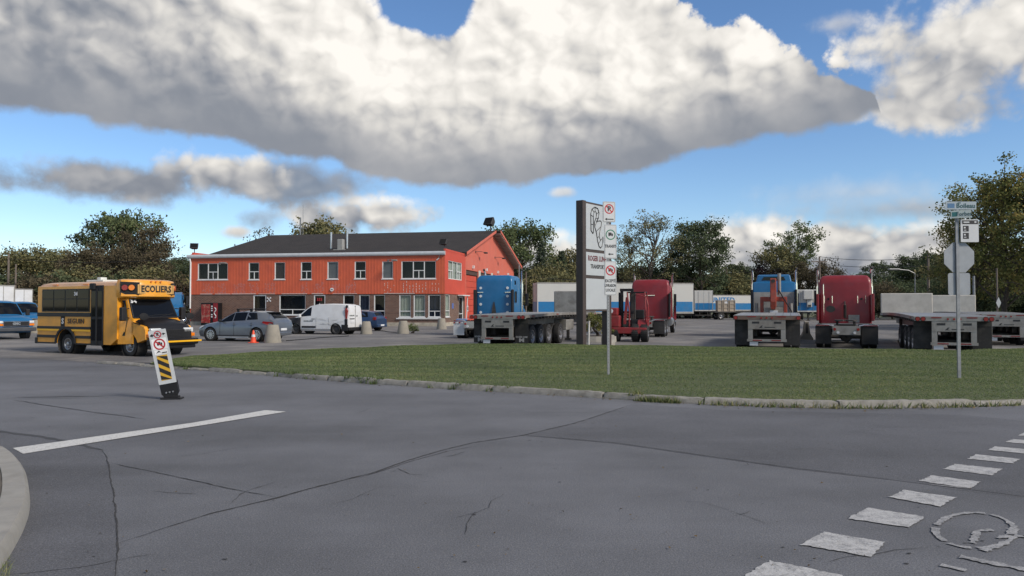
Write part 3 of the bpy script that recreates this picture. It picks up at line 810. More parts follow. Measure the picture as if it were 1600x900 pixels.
def roof_mat():
    m, nt, b = surf_nodes('black_shingle', .92); s = S(nt)
    f = s.noise(.6, 6, .6).ss(.3, .7); g = s.noise(9, 4, .7, st=(1, .35, 1)).ss(.3, .7)
    c = s.mix(f * .6 + g * .4, (.012, .010, .010), (.028, .023, .021)); c = s.mix(s.noise(2.5, 8, .75).ss(.68, .74), c, (.14, .13, .12))
    nt.links.new(c, b.inputs['Base Color']); s.bump(b, g, .5, .03)
    return m
M_SHING = roof_mat()
def thin_glass():
    m = bpy.data.materials.new('window_glass'); m.use_nodes = True; nt = m.node_tree; nt.nodes.clear(); N, L = nt.nodes.new, nt.links.new
    o = N('ShaderNodeOutputMaterial'); t = N('ShaderNodeBsdfTransparent'); g = N('ShaderNodeBsdfGlossy'); g.inputs['Roughness'].default_value = .03
    f = N('ShaderNodeLayerWeight'); f.inputs[0].default_value = .5; pw = N('ShaderNodeMath'); pw.operation = 'POWER'; L(f.outputs['Facing'], pw.inputs[0]); pw.inputs[1].default_value = 4; a = N('ShaderNodeMath'); a.operation = 'MULTIPLY_ADD'; L(pw.outputs[0], a.inputs[0]); a.inputs[1].default_value = .7; a.inputs[2].default_value = .028
    t.inputs[0].default_value = (.78, .82, .82, 1)
    mx = N('ShaderNodeMixShader'); L(a.outputs[0], mx.inputs[0]); L(t.outputs[0], mx.inputs[1]); L(g.outputs[0], mx.inputs[2]); L(mx.outputs[0], o.inputs[0])
    return m
M_THIN = thin_glass()
M_DARKIN = mat('dark_interior', (.010, .011, .013), .8, var=.4, vs=1.5)
M_BROWNIN = mat('brown_blind', (.045, .028, .030), .7, var=.15)
M_GREYIN = mat('grey_sky_reflection', (.17, .17, .185), .7, var=.1)  # sky reflection put into the colour of the sheet behind the pane
M_CURT = mat('pale_curtain', (.50, .53, .47), .8, var=.08)
M_BLUEC = mat('blue_curtain', (.025, .040, .085), .8, var=.25)

FRONT = Matrix.Identity(4)
SIDE = Matrix(((0, -1, 0, BW), (1, 0, 0, 0), (0, 0, 1, 0), (0, 0, 0, 1)))     # (along, depth, z) -> local
def wall_open(mb, W0, W1, Z0, Z1, ops, dep=.16):
    xs = sorted({W0, W1, *[o[0] for o in ops], *[o[1] for o in ops]}); zs = sorted({Z0, Z1, *[o[2] for o in ops], *[o[3] for o in ops]})
    for a, b2 in zip(xs, xs[1:]):
        for c0, d in zip(zs, zs[1:]):
            mx, mz = (a + b2) / 2, (c0 + d) / 2
            if any(o[0] < mx < o[1] and o[2] < mz < o[3] for o in ops): continue
            mb.add([(a, 0, c0), (b2, 0, c0), (b2, 0, d), (a, 0, d)], [(0, 1, 2, 3)])
    for a, b2, c0, d in ops:
        mb.add([(a, 0, c0), (b2, 0, c0), (b2, 0, d), (a, 0, d), (a, dep, c0), (b2, dep, c0), (b2, dep, d), (a, dep, d)], [(0, 1, 5, 4), (1, 2, 6, 5), (2, 3, 7, 6), (3, 0, 4, 7)])
def window(Mx, r, style, inner, name='window', sill=True):
    """frame mesh as the part, its panes as sub-parts"""
    a, b2, c0, d = r; t = .07; mb = MB(); mb.M = Mx; Y0, Y1 = .02, .09
    mb.box(a, b2, Y0, Y1, c0, c0 + t); mb.box(a, b2, Y0 + .001, Y1, d - t * .6, d); mb.box(a, a + t * 1.3, Y0 + .002, Y1, c0 + t, d - t * .6); mb.box(b2 - t * .7, b2, Y0 + .002, Y1, c0 + t, d - t * .6)
    panes = []
    def slider(x0, x1):
        zm = c0 + (d - c0) * .47
        mb.box(x0, x1, Y0 + .003, Y1, zm - t * .5, zm + t * .5); xm = (x0 + x1) / 2; mb.box(xm - t * .4, xm + t * .4, Y0 + .004, Y1, c0 + t, zm - t * .5)
        panes.extend([(x0, x1, zm + t * .5, d - t * .6), (x0, xm - t * .4, c0 + t, zm - t * .5), (xm + t * .4, x1, c0 + t, zm - t * .5)])
    L_, R_ = a + t * 1.3, b2 - t * .7
    if style == 'plain': panes.append((L_, R_, c0 + t, d - t * .6))
    elif style == 'div': slider(L_, R_)
    elif style == 'low':
        zm = c0 + (d - c0) * .27; mb.box(L_, R_, Y0 + .003, Y1, zm - t * .5, zm + t * .5)
        panes.extend([(L_, R_, zm + t * .5, d - t * .6), (L_, R_, c0 + t, zm - t * .5)])
    elif style == 'low2':
        zm = c0 + (d - c0) * .27; xm = (L_ + R_) / 2; mb.box(L_, R_, Y0 + .003, Y1, zm - t * .5, zm + t * .5); mb.box(xm - .03, xm + .03, Y0 + .004, Y1, c0 + t, zm - t * .5)
        panes.extend([(L_, R_, zm + t * .5, d - t * .6), (L_, xm - .03, c0 + t, zm - t * .5), (xm + .03, R_, c0 + t, zm - t * .5)])
    elif style in ('triple', 'triple2'):
        w = (R_ - L_) / 3; x1, x2 = L_ + w, L_ + 2 * w
        for xx in (x1, x2): mb.box(xx - t * .55, xx + t * .55, Y0 + .005, Y1, c0 + t, d - t * .6)
        if style == 'triple':
            panes.append((L_, x1 - t * .55, c0 + t, d - t * .6)); slider(x1 + t * .55, x2 - t * .55); panes.append((x2 + t * .55, R_, c0 + t, d - t * .6))
        else:
            slider(L_, x1 - t * .55); panes.append((x1 + t * .55, x2 - t * .55, c0 + t, d - t * .6)); slider(x2 + t * .55, R_)
    if sill: mb.box(a - .06, b2 + .06, -.05, Y0 - .001, c0 - .07, c0 - .001)
    w = mb.build(name, M_TRIM, bld)
    for p0, p1, q0, q1 in panes:
        pb = MB(); pb.M = Mx; pb.add([(p0, .06, q0), (p1, .06, q0), (p1, .06, q1), (p0, .06, q1)], [(0, 1, 2, 3)]); pb.build('pane', M_THIN, w)
    ib = MB(); ib.M = Mx
    if inner in (M_CURT, M_BLUEC):
        n = 40; vs = []
        for k in range(n + 1):
            x = a + (b2 - a) * k / n; y = .20 + .05 * math.sin(k * 1.7) + .02 * math.sin(k * .6)
            vs += [(x, y, c0), (x, y, d)]
        ib.add(vs, [(2 * k, 2 * k + 2, 2 * k + 3, 2 * k + 1) for k in range(n)]); ib.build('curtain', inner, w, smooth=60)
    else:
        yb = .14 if inner in (M_GREYIN, M_BROWNIN) else .6
        ib.add([(a, yb, c0), (b2, yb, c0), (b2, yb, d), (a, yb, d)], [(0, 1, 2, 3)])
        if yb > .3: ib.add([(a, .16, c0), (b2, .16, c0), (b2, yb, c0), (a, yb, c0), (a, .16, d), (b2, .16, d), (b2, yb, d), (a, yb, d)], [(0, 1, 2, 3), (4, 5, 6, 7), (0, 3, 7, 4), (1, 2, 6, 5)])
        ib.build('pane_backing' if yb < .3 else 'room', inner, w)  # the grey sheets carry a painted reflection of the sky
    return w
def rect(x0, x1, y0, y1, f=fl):
    a, _ = f(x0, y0); b2, _ = f(x1, y0); xm = (x0 + x1) / 2; return (a, b2, f(xm, y1)[1], f(xm, y0)[1])
ZS = 2.95      # brick below, siding above
_, ZG = fl(500, 394); ZG = 6.75
up = [(309, 356, 411.5, 437, 'triple', M_DARKIN), (388.5, 405, 410.5, 437, 'div', M_DARKIN), (429, 445.5, 410, 436.5, 'plain', M_BROWNIN), (470, 487, 409.5, 436.5, 'div', M_DARKIN),
      (511.5, 528.5, 409, 436, 'plain', M_GREYIN), (554, 571.5, 408.5, 435.5, 'div', M_DARKIN), (597, 614, 408.5, 435.5, 'plain', M_GREYIN), (627, 681, 408, 435.5, 'triple', M_DARKIN)]
lo = [(436, 477, 461, 492, 'low2', M_DARKIN), (536, 553, 461, 492, 'plain', M_DARKIN), (561, 577, 461, 494, 'low', M_BLUEC), (584, 601, 461, 495, 'low', M_DARKIN),
      (623.5, 641.5, 461, 495.5, 'low', M_CURT), (646, 664, 461, 495.5, 'low', M_CURT), (669, 688, 461, 495.5, 'low2', M_BLUEC)]
doors = [(395.5, 415.5, 461, 506), (490, 508, 461, 506)]
uo = [rect(*w[:4]) for w in up]; loo = [rect(*w[:4]) for w in lo]; do = [rect(*w[:4]) for w in doors]
loo = [(a, b2, c0, min(d, ZS - .06)) for a, b2, c0, d in loo]; do = [(a, b2, .08, ZS - .06) for a, b2, c0, d in do]
us = [rect(700.5, 721.5, 409, 437, sl)]; lsd = [rect(697, 703.5, 461.5, 495, sl)]; lsd = [(a, b2, c0, ZS - .06) for a, b2, c0, d in lsd]
sdoor = [(5.0, 6.6, .05, 2.75)]
SD = 7.3
mb = MB(); wall_open(mb, 0, BW, ZS, ZG - .2, uo); mb.M = None
mb.add([(0, 0, ZS), (BW, 0, ZS), (BW, .2, ZS), (0, .2, ZS)], [(0, 1, 2, 3)]); wsid = mb.build('siding_wall', M_SIDING, bld)
# pressed ribs of the siding
mb = MB(); k = 0; x = .12
while x < BW - .05:
    cuts = sorted([(o[2] - .10, o[3] + .02) for o in uo if o[0] - .10 < x < o[1] + .10]); z = ZS + .01
    for c0, d in cuts + [(ZG - .21, 99)]:
        if c0 - z > .05: mb.add([(x - .045, 0, z), (x - .025, -.009, z), (x + .025, -.009, z), (x + .045, 0, z), (x - .045, 0, c0), (x - .025, -.009, c0), (x + .025, -.009, c0), (x + .045, 0, c0)], [(0, 1, 5, 4), (1, 2, 6, 5), (2, 3, 7, 6), (0, 1, 2, 3)])
        z = max(z, d)
    x += .305
o = mb.build('siding_ribs', M_SIDING, bld); struct(o, 'stuff')
mb = MB(); mb.M = SIDE; wall_open(mb, 0, SD, ZS, ZG + .15, us); mb.build('side_wall', M_SIDERED, bld)
mb = MB(); mb.box(0, BW - .002, .005, .2, ZG - .2, ZG - .05); mb.build('fascia_board', M_SIDING, bld)
mb = MB(); mb.M = FRONT; wall_open(mb, 0.04, BW - .04, 0, ZS - .001, loo + do, .2)
for v_ in range(len(mb.v)): mb.v[v_] = (mb.v[v_][0], mb.v[v_][1] + .05, mb.v[v_][2])
mb.M = SIDE; o0 = len(mb.v); wall_open(mb, 0.05, SD, 0, ZS - .001, lsd + sdoor, .2)
for v_ in range(o0, len(mb.v)): mb.v[v_] = (mb.v[v_][0] - .05, mb.v[v_][1], mb.v[v_][2])
mb.build('brick_wall', M_BRICK, bld)
mb = MB(); mb.box(0.02, BW - .01, -.03, .049, -.05, .34); mb.box(BW - .05, BW + .03, -.03, 4.9, -.05, .34); mb.build('stone_footing', mat('footing_stone', (.40, .36, .29), .9, var=.3, vs=2.5, bump=.5, bs=8, dirt=(.2, .18, .15), dirt_a=.5), bld)
# left end wall, back and flat roof of the front block
mb = MB(); mb.add([(0, 0, 0), (0, SD, 0), (0, SD, ZG + .15), (0, 0, ZG + .15)], [(0, 1, 2, 3)]); mb.build('end_wall', M_SIDERED, bld)
mb = MB(); mb.box(-.03, .16, .21, SD, ZG - .1, ZG + .32); mb.build('parapet', M_SIDERED, bld)
mb = MB(); mb.box(BW - .16, BW + .02, .21, SD, ZG + .15, ZG + .32); mb.build('parapet', M_SIDERED, bld)
mb = MB(); mb.box(.17, BW - .17, .2, SD, ZG - .12, ZG - .02); mb.build('flat_roof', M_SHING, bld)
# interior darkness behind the shop windows: floor slab between the storeys
mb = MB(); mb.box(.2, BW - .2, .7, SD, ZS - .05, ZS + .05); mb.build('floor_slab', M_CONC, bld)
# gutter along the front and its pipe
mb = MB(); prof = [(-.02, ZG - .30), (-.20, ZG - .26), (-.25, ZG - .16), (-.24, ZG - .02), (-.18, ZG + .06), (-.02, ZG + .08)]
mb.prism(prof, 'x', -.28, BW + .06); mb.build('gutter', M_GUTTER, bld, smooth=50)
mb = MB(); mb.tube([(.02, -.12, ZG - .2), (.02, -.12, ZG - .5), (.06, -.10, ZG - .7), (.06, -.10, 1.6)], .075, 8); mb.build('drain_pipe', M_TRIM, bld, smooth=60)
mb = MB(); mb.tube([(BW - .5, -.1, ZG - .25), (BW - .5, -.1, ZG - .55), (BW - .75, -.06, ZG - .75)], .06, 8); mb.build('drain_pipe', M_TRIM, bld, smooth=60)
for r_, w in zip(uo, up): window(FRONT, r_, w[4], w[5])
off = Matrix.Translation((0, .05, 0))
for r_, w in zip(loo, lo): window(off, r_, w[4], w[5])
window(SIDE, us[0], 'triple2', M_CURT, sill=False)
window(SIDE @ off, lsd[0], 'low', M_CURT)
mb = MB(); a = loo[4][0] - .25; mb.box(a, loo[6][1] + .2, -.06, -.012, loo[4][2] - .18, loo[4][2] - .08); mb.build('window_sill', M_TRIM, bld)
# doors
def door(Mx, r_, name, lab=None, num=None):
    a, b2, c0, d = r_; mb = MB(); mb.M = Mx; t = .09
    mb.box(a, a + t, .02, .1, c0, d); mb.box(b2 - t, b2, .02, .1, c0, d); mb.box(a + t, b2 - t, .021, .1, d - t, d); mb.box(a + t, b2 - t, .022, .1, c0, c0 + .3); mb.box(a + t, b2 - t, .023, .09, c0 + 1.0, c0 + 1.07)
    w = mb.build(name, M_TRIM, bld)
    mb = MB(); mb.M = Mx; mb.add([(a + t, .06, c0 + .3), (b2 - t, .06, c0 + .3), (b2 - t, .06, d - t), (a + t, .06, d - t)], [(0, 1, 2, 3)]); mb.build('pane', M_THIN, w)
    mb = MB(); mb.M = Mx; mb.box(a + t, b2 - t, .5, .52, c0, d); mb.build('room', M_DARKIN, w)
    mb = MB(); mb.M = Mx; mb.box(a + .12, a + .16, -.03, .02, c0 + .95, c0 + 1.2); mb.build('handle', M_ALLOY, w)
    if num:
        mb = MB(); put_text(mb, num, .36, ((a + b2) / 2, .03, d - .45), (1, 0, 0), bold=.008); o = mb.build('house_number', mat('number_red', (.55, .05, .05), .5), w)
        mb = MB(); mb.add([((a + b2) / 2 - .12, .09, d - 1.0), ((a + b2) / 2 + .12, .09, d - 1.0), ((a + b2) / 2, .09, d - .75)], [(0, 1, 2)]); mb.build('door_sticker', M_PLATE, w)
door(off, do[0], 'door'); door(off, do[1], 'door', num='333')
door(SIDE @ off, sdoor[0], 'door')
mb = MB(); mb.M = SIDE; mb.box(4.3, 7.0, -.55, -.052, 2.82, 2.92); mb.tube([(7.0, -.3, 2.8), (7.0, -.2, .8), (7.05, -.15, .1)], .05, 6); mb.build('door_canopy', M_TRIM, bld)
# small things on the front
mb = MB(); a, z = fl(420, 468); mb.M = Matrix.Translation((a, .03, z)) 
for an in (45, -45):
    c_, s_ = math.cos(R(an)) * .19, math.sin(R(an)) * .19
    mb.cyl((-c_, 0, -s_), (c_, 0, s_), .03, n=6)
for p in ((.15, .15), (-.15, .15), (.15, -.15), (-.15, -.15)): mb.cyl((p[0], -.03, p[1]), (p[0], .02, p[1]), .07, n=10)
mb.build('wall_anchor', M_PLATE, bld)
mb = MB(); a, z = fl(519, 452.5); mb.cyl((a, -.09, z), (a, -.03, z), .17, n=18); mb.build('round_sign', M_TRIM, bld)
mb = MB(); mb.box(a - .10, a + .10, -.10, -.091, z - .03, z + .03); mb.build('sign_bar', M_INK, bld)
mb = MB(); mb.M = SIDE; a, z = sl(708, 478); mb.box(a - .25, a + .25, .02, .045, z - .25, z + .25); mb.build('blue_notice', mat('notice_blue', (.10, .16, .42), .5), bld)
def goose(Mx, a, z, ln=1.1):
    mb = MB(); mb.M = Mx; mb.tube([(a - ln * .5, -.02, z + .05), (a - ln * .2, -.35, z + .12), (a + .2, -.7, z + .08)], .03, 6); mb.rbox(a + .05, a + .55, -.95, -.60, z - .06, z + .10, .04); mb.box(a - ln * .5 - .08, a - ln * .5 + .08, -.05, -.001, z - .08, z + .15)
    mb.build('wall_lamp', M_FRAME if ln > 2 else mat('lamp_grey', (.22, .20, .19), .5), bld)
for x_, y_ in ((352, 412), (616, 408)): goose(FRONT, *fl(x_, y_))
def flood(p, yaw, s_=1.0):
    mb = MB(); mb.M = Matrix.Translation(p) @ Matrix.Rotation(R(yaw), 4, 'Z')
    mb.cyl((0, 0, 0), (0, 0, .38 * s_), .045 * s_, n=8); mb.M = mb.M @ Matrix.Translation((0, 0, .55 * s_)) @ Matrix.Rotation(R(-28), 4, 'X')
    mb.loft([[(x_ * s_ * w_, -.30 * s_ + y_ * s_, z_ * s_ * w_) for x_, z_ in ((-.36, -.26), (.36, -.26), (.36, .26), (-.36, .26))] for y_, w_ in ((0, 1.05), (.08, 1.05), (.4, .7), (.5, .5))])
    f_ = mb.build('floodlight', mat('floodlight_dark', (.06, .058, .06), .5, .3), bld, bevel=.01)
    mb2 = MB(); mb2.M = mb.M; mb2.box(-.33 * s_, .33 * s_, -.306 * s_, -.302 * s_, -.23 * s_, .23 * s_); mb2.build('lens', M_GLASS, f_)
flood((.15, .35, ZG + .3), 25); flood((BW - .15, .4, ZG + .3), -20)
# main pitched garage behind
EZ, RZ, Y1, Y2, YR = 7.05, 10.45, SD, 33.7, 20.45; XL, XR = -2.9, BW - .22
mb = MB(); mb.add([(XL, Y1, 0), (XL, Y2, 0), (XL, Y2, EZ), (XL, YR, RZ), (XL, Y1, EZ)], [(0, 1, 2, 3, 4)]); mb.box(XL, XR, Y2 - .2, Y2, 0, EZ - .05); mb.box(XL, XR, Y1, Y1 + .2, 0, EZ - .05); mb.build('garage_walls', M_SIDERED, bld)
bays = [(8.4, 13.6), (14.5, 19.7), (20.6, 25.8), (26.7, 31.9)]; DZ = 5.55
mb = MB(); mb.M = Matrix(((0, -1, 0, XR), (1, 0, 0, 0), (0, 0, 1, 0), (0, 0, 0, 1))); wall_open(mb, Y1, Y2, 0, EZ, [(a, b2, .0, DZ) for a, b2 in bays], .45); mb.add([(Y1, 0, EZ), (Y2, 0, EZ), (YR, 0, RZ)], [(0, 1, 2)]); mb.build('gable_wall', M_SALMON, bld)
for k, (a, b2) in enumerate(bays):
    Mg = Matrix(((0, -1, 0, XR), (1, 0, 0, 0), (0, 0, 1, 0), (0, 0, 0, 1)))
    mb = MB(); mb.M = Mg; mb.box(a, a + .35, .10, .42, 0, DZ - .01); mb.box(b2 - .1, b2, .10, .42, 0, DZ - .01); mb.box(a + .35, b2 - .1, .10, .42, DZ - .45, DZ - .01)
    dr = mb.build('overhead_door', mat('door_frame_brown', (.075, .045, .035), .7), bld)
    for j in range(8):
        z0 = .02 + j * .63; mb = MB(); mb.M = Mg; mb.rbox(a + .36, b2 - .11, .2, .3, z0, z0 + .61, .02, 1)
        mb.build('door_panel', M_SIDERED if k == 0 else mat('door_grey', (.42, .43, .44), .5), dr)
        if (k == 0 and j == 2) or (k and j == 6):
            for y_ in ((a + 1.0,) if k == 0 else [a + .6 + q * .9 for q in range(5)]):
                mb = MB(); mb.M = Mg; mb.box(y_, y_ + .6, .185, .199, z0 + .1, z0 + .5); mb.build('door_window', M_GLASS, dr)
                mb = MB(); mb.M = Mg; mb.box(y_ - .09, y_ + .69, .19, .1995, z0 + .02, z0 + .58); mb.build('door_window_frame', M_TRIM, dr)
for a in (14.05, 20.15, 26.25, 32.4):
    mb = MB(); mb.M = Matrix(((0, -1, 0, XR), (1, 0, 0, 0), (0, 0, 1, 0), (0, 0, 0, 1))); mb.box(a - .42, a + .42, -.05, -.002, 0, DZ + .15); mb.build('door_pillar', mat('pillar_cream', (.55, .52, .46), .7), bld)
for a in (11, 17.1, 23.2, 29.3):
    mb = MB(); mb.M = Matrix(((0, -1, 0, XR), (1, 0, 0, 0), (0, 0, 1, 0), (0, 0, 0, 1))); mb.box(a - .12, a + .12, -.2, -.001, DZ + .25, DZ + .55); mb.build('door_lamp', M_TRIM, bld)
for a in (13.5, 23.0):
    goose(Matrix(((0, -1, 0, XR), (1, 0, 0, 0), (0, 0, 1, 0), (0, 0, 0, 1))), a, 7.6, 2.4)
# roof slopes with thickness and overhang
OV = 1.0
for (ya, za, yb, zb) in ((Y1 - .35, EZ - .04, YR, RZ + .05), (Y2 + .5, EZ - .08, YR, RZ + .05)):
    mb = MB(); t = .22; xr, xl = XR + (OV if ya > YR else .45), XL - .4
    mb.add([(xl, ya, za), (xr, ya, za), (xr, yb, zb), (xl, yb, zb), (xl, ya, za + t), (xr, ya, za + t), (xr, yb, zb + t), (xl, yb, zb + t)], [(0, 3, 2, 1), (4, 5, 6, 7), (0, 1, 5, 4), (1, 2, 6, 5), (2, 3, 7, 6), (3, 0, 4, 7)])
    rf = mb.build('roof', M_SHING, bld)
    # rake boards and the open lookouts under them
    mb = MB(); mb.add([(xr + .001, ya, za - .05), (xr + .05, ya, za - .05), (xr + .05, yb, zb - .05), (xr + .001, yb, zb - .05), (xr + .001, ya, za + t + .02), (xr + .05, ya, za + t + .02), (xr + .05, yb, zb + t + .02), (xr + .001, yb, zb + t + .02)], [(0, 3, 2, 1), (4, 5, 6, 7), (0, 1, 5, 4), (1, 2, 6, 5), (2, 3, 7, 6), (3, 0, 4, 7)]); mb.build('rake_board', M_SALMON, rf)
    if ya > YR:
        mb = MB()
        for k in range(26):
            f_ = (k + .5) / 26; y_ = ya + (yb - ya) * f_; z_ = za + (zb - za) * f_
            mb.box(XR + .01, xr - .01, y_ - .10, y_ + .10, z_ - .16, z_ - .02)
        struct(mb.build('lookouts', mat('lookout_pale', (.40, .33, .29), .7), rf), 'stuff')
# things on the roof
def onroof(x_, y_px, yl):
    return None
for xx, yy, hgt, r_ in ((9.9, 10.2, 1.9, .10), (11.75, 10.2, 1.95, .10)):
    zr = EZ + (RZ - EZ) * (yy - Y1) / (YR - Y1); mb = MB(); mb.cyl((xx, yy, zr - .1), (xx, yy, zr + hgt), r_, n=10); mb.cyl((xx, yy, zr + hgt), (xx, yy, zr + hgt + .12), r_ * 1.3, n=10); mb.build('vent_pipe', M_ALLOY, bld)
zr = EZ + (RZ - EZ) * (9.6 - Y1) / (YR - Y1); mb = MB(); mb.rbox(11.0, 11.6, 9.3, 9.9, zr, zr + 1.35, .04); mb.box(10.6, 11.9, 9.2, 10.0, zr - .1, zr + .25); mb.build('roof_unit', mat('roof_unit_grey', (.30, .30, .29), .5), bld)
mb = MB(); mb.cyl((1.0, YR, RZ), (1.0, YR, RZ + 2.4), .10, n=8); mb.cyl((1.35, YR, RZ), (1.35, YR, RZ + 4.0), .03, n=6); mb.box(.85, 1.5, YR - .05, YR + .05, RZ + 1.0, RZ + 1.12); mb.build('antenna', M_POST, bld)
flood((XR - .2, YR, RZ + .25), -30, 1.7)
# pale ghost marks left by removed lettering: flecks on the ribs and in the flats
RGH = random.Random(21); mbW, mbP = MB(), MB()
zlo, zhi = fl(640, 457)[1], fl(640, 442)[1]
def flecks(x0, x1, mbx, dens, step):
    a, b2 = fl(x0, 450)[0], fl(x1, 450)[0]; xx = .12
    while xx < BW:
        for o_ in (0,) if step else (0, .1, .2):
            q = xx + o_
            if a < q < b2:
                z = zlo
                while z < zhi:
                    hgt = RGH.uniform(.04, .20)
                    if RGH.random() < dens:
                        y_ = -.013 if o_ == 0 else -.004
                        mbx.add([(q - .026, y_, z), (q + .03, y_, z), (q + .03, y_, z + hgt), (q - .026, y_, z + hgt)], [(0, 1, 2, 3)])
                    z += hgt + RGH.uniform(.02, .12)
        xx += .305
for a, b2, dn in ((600, 616, .45), (626, 641, .75), (643, 657, .8), (660, 668, .45), (671, 688, .7)): flecks(a, b2, mbW, dn, True)
for a, b2 in ((316, 334), (340, 354), (366, 384), (390, 405), (413, 430), (470, 482), (491, 507), (516, 531), (540, 556)): flecks(a, b2, mbP, .55, False)
for q0, q1 in ((313, 332), (336, 360), (362, 400), (404, 430), (440, 480), (487, 505), (520, 558), (600, 648)):
    a, b2 = fl(q0, 459)[0], fl(q1, 459)[0]; mbW.box(a, b2, -.017, -.012, ZS + .02, ZS + .06 + RGH.uniform(0, .03))
struct(mbW.build('lettering_residue', mat('residue_white', (.62, .50, .46), .7, var=.3, vs=9), bld), 'stuff')
struct(mbP.build('lettering_ghost', mat('residue_pink', (.46, .20, .18), .7, var=.3, vs=9), bld), 'stuff')
# vending machine against the brick
a0, a1 = fl(321.5, 480)[0], fl(348, 480)[0]
vm = thing('vending_machine', 'red and black drinks vending machine against the brick wall', 'vending machine', B0 + BX * a0 + BY * (-.85), BH)
w = a1 - a0; mb = MB(); mb.rbox(0, w, .06, .78, .05, 2.15, .03); mb.box(.05, w - .05, .1, .7, -.0, .06); mb.build('cabinet', M_BLACK, vm)
mb = MB(); mb.rbox(.08, w * .56, 0, .055, .22, 2.0, .02); mb.build('graphic_panel', mat('panel_red', (.28, .02, .02), .35, var=.5, vs=5, dirt=(.45, .30, .22), dirt_s=3, dirt_a=.8), vm)
mb = MB(); mb.rbox(w * .74, w - .02, 0.005, .055, .3, 2.12, .05); fr = mb.build('door_panel', mat('panel_red2', (.22, .014, .02), .4), vm)
mb = MB(); mb.tube([(w * .86 + .10 * math.sin(k * .9), -.005, .7 + k * .09) for k in range(12)], .05, 6); mb.build('white_swirl', M_SIGNW, vm)
for k in range(6):
    mb = MB(); mb.rbox(w * .61, w * .70, .02, .055, .75 + k * .2, .87 + k * .2, .01, 1); mb.build('button', M_PLATE if k != 2 else M_PLAST, vm)

# ------------------------------------------------------------------ wheels
_wheel = {}
def wheel_meshes(kind):
    if kind in _wheel: return _wheel[kind]
    if kind == 'truck': r, w, ri = .50, .28, .29
    elif kind == 'bus': r, w, ri = .38, .22, .22
    elif kind == 'lift': r, w, ri = .47, .38, .22
    else: r, w, ri = .325, .20, .225
    t = MB(); h = w / 2
    t.lathe([(-h * .8, ri), (-h, ri + .03), (-h, r - .06), (-h * .86, r - .015), (-h * .4, r), (h * .4, r), (h * .86, r - .015), (h, r - .06), (h, ri + .03), (h * .8, ri)], 28)
    n = 36 if kind == 'truck' else 30
    if kind in ('truck', 'lift'):
        for k in range(n):
            a = 2 * math.pi * k / n; t.M = Matrix.Rotation(a, 4, 'X')
            t.box(-h * .84, -h * .1, -.016, .016, r - .012, r + .006); t.box(h * .1, h * .84, -.016, .016, r - .012, r + .006)
        t.M = None
    tyre = t.mesh('wheel', M_RUBBER, 40)
    q = MB()
    if kind == 'car':
        q.lathe([(h * .75, ri), (h * .80, ri - .01), (h * .80, ri - .03), (h * .3, ri - .035)], 28)
        for k in range(10):
            a = 2 * math.pi * k / 10; q.M = Matrix.Rotation(a, 4, 'X'); q.add([(h * .70, -.014, .03), (h * .70, .014, .03), (h * .72, .022, ri - .02), (h * .72, -.022, ri - .02), (h * .45, -.014, .03), (h * .45, .014, .03), (h * .45, .022, ri - .02), (h * .45, -.022, ri - .02)], [(0, 1, 2, 3), (0, 1, 5, 4), (1, 2, 6, 5), (2, 3, 7, 6), (3, 0, 4, 7)])
        q.M = None; q.lathe([(h * .2, .0), (h * .2, .05), (h * .74, .05), (h * .76, .0)], 14); q.lathe([(h * .2, .0), (h * .2, ri - .02)], 20, m=1)
    elif kind == 'steel':
        q.lathe([(h * .75, ri), (h * .80, ri - .01), (h * .55, ri - .05), (h * .35, ri - .07), (h * .55, .07), (h * .6, .0)], 24)
    else:
        q.lathe([(h * .82, ri + .01), (h * .9, ri), (h * .85, ri - .02), (h * .15, ri - .05), (-h * .1, ri * .55), (-h * .1, ri * .42), (h * .9, ri * .36), (h * 1.0, ri * .25), (h * 1.0, 0)], 24)
        for k in range(10):
            a = 2 * math.pi * k / 10; q.cyl((-h * .1, math.cos(a) * ri * .62, math.sin(a) * ri * .62), (h * .12, math.cos(a) * ri * .62, math.sin(a) * ri * .62), .018, n=6)
        for k in range(8):
            a = 2 * math.pi * (k + .5) / 8; q.cyl((h * .02, math.cos(a) * ri * .74, math.sin(a) * ri * .74), (h * .16, math.cos(a) * ri * .76, math.sin(a) * ri * .76), .032, n=8, m=1)
    rim = {}
    _wheel[kind] = (tyre, q)
    return _wheel[kind]
_rim = {}
def wheel(parent, kind, pos, side, rim_mat=None, dual=False):
    """side +1: outer face to local +x"""
    tyre, q = wheel_meshes(kind); rim_mat = rim_mat or (M_ALLOY if kind == 'car' else M_STEEL)
    key = (kind, rim_mat.name)
    if key not in _rim: _rim[key] = q.mesh('rim', [rim_mat, M_FRAME], 40)
    o = link('wheel', tyre, parent, loc=pos)
    if side < 0: o.rotation_euler = (0, 0, math.pi)
    link('rim', _rim[key], o)
    if dual:
        d = link('wheel', tyre, parent, loc=(pos[0] - side * .34, pos[1], pos[2]))
    return o

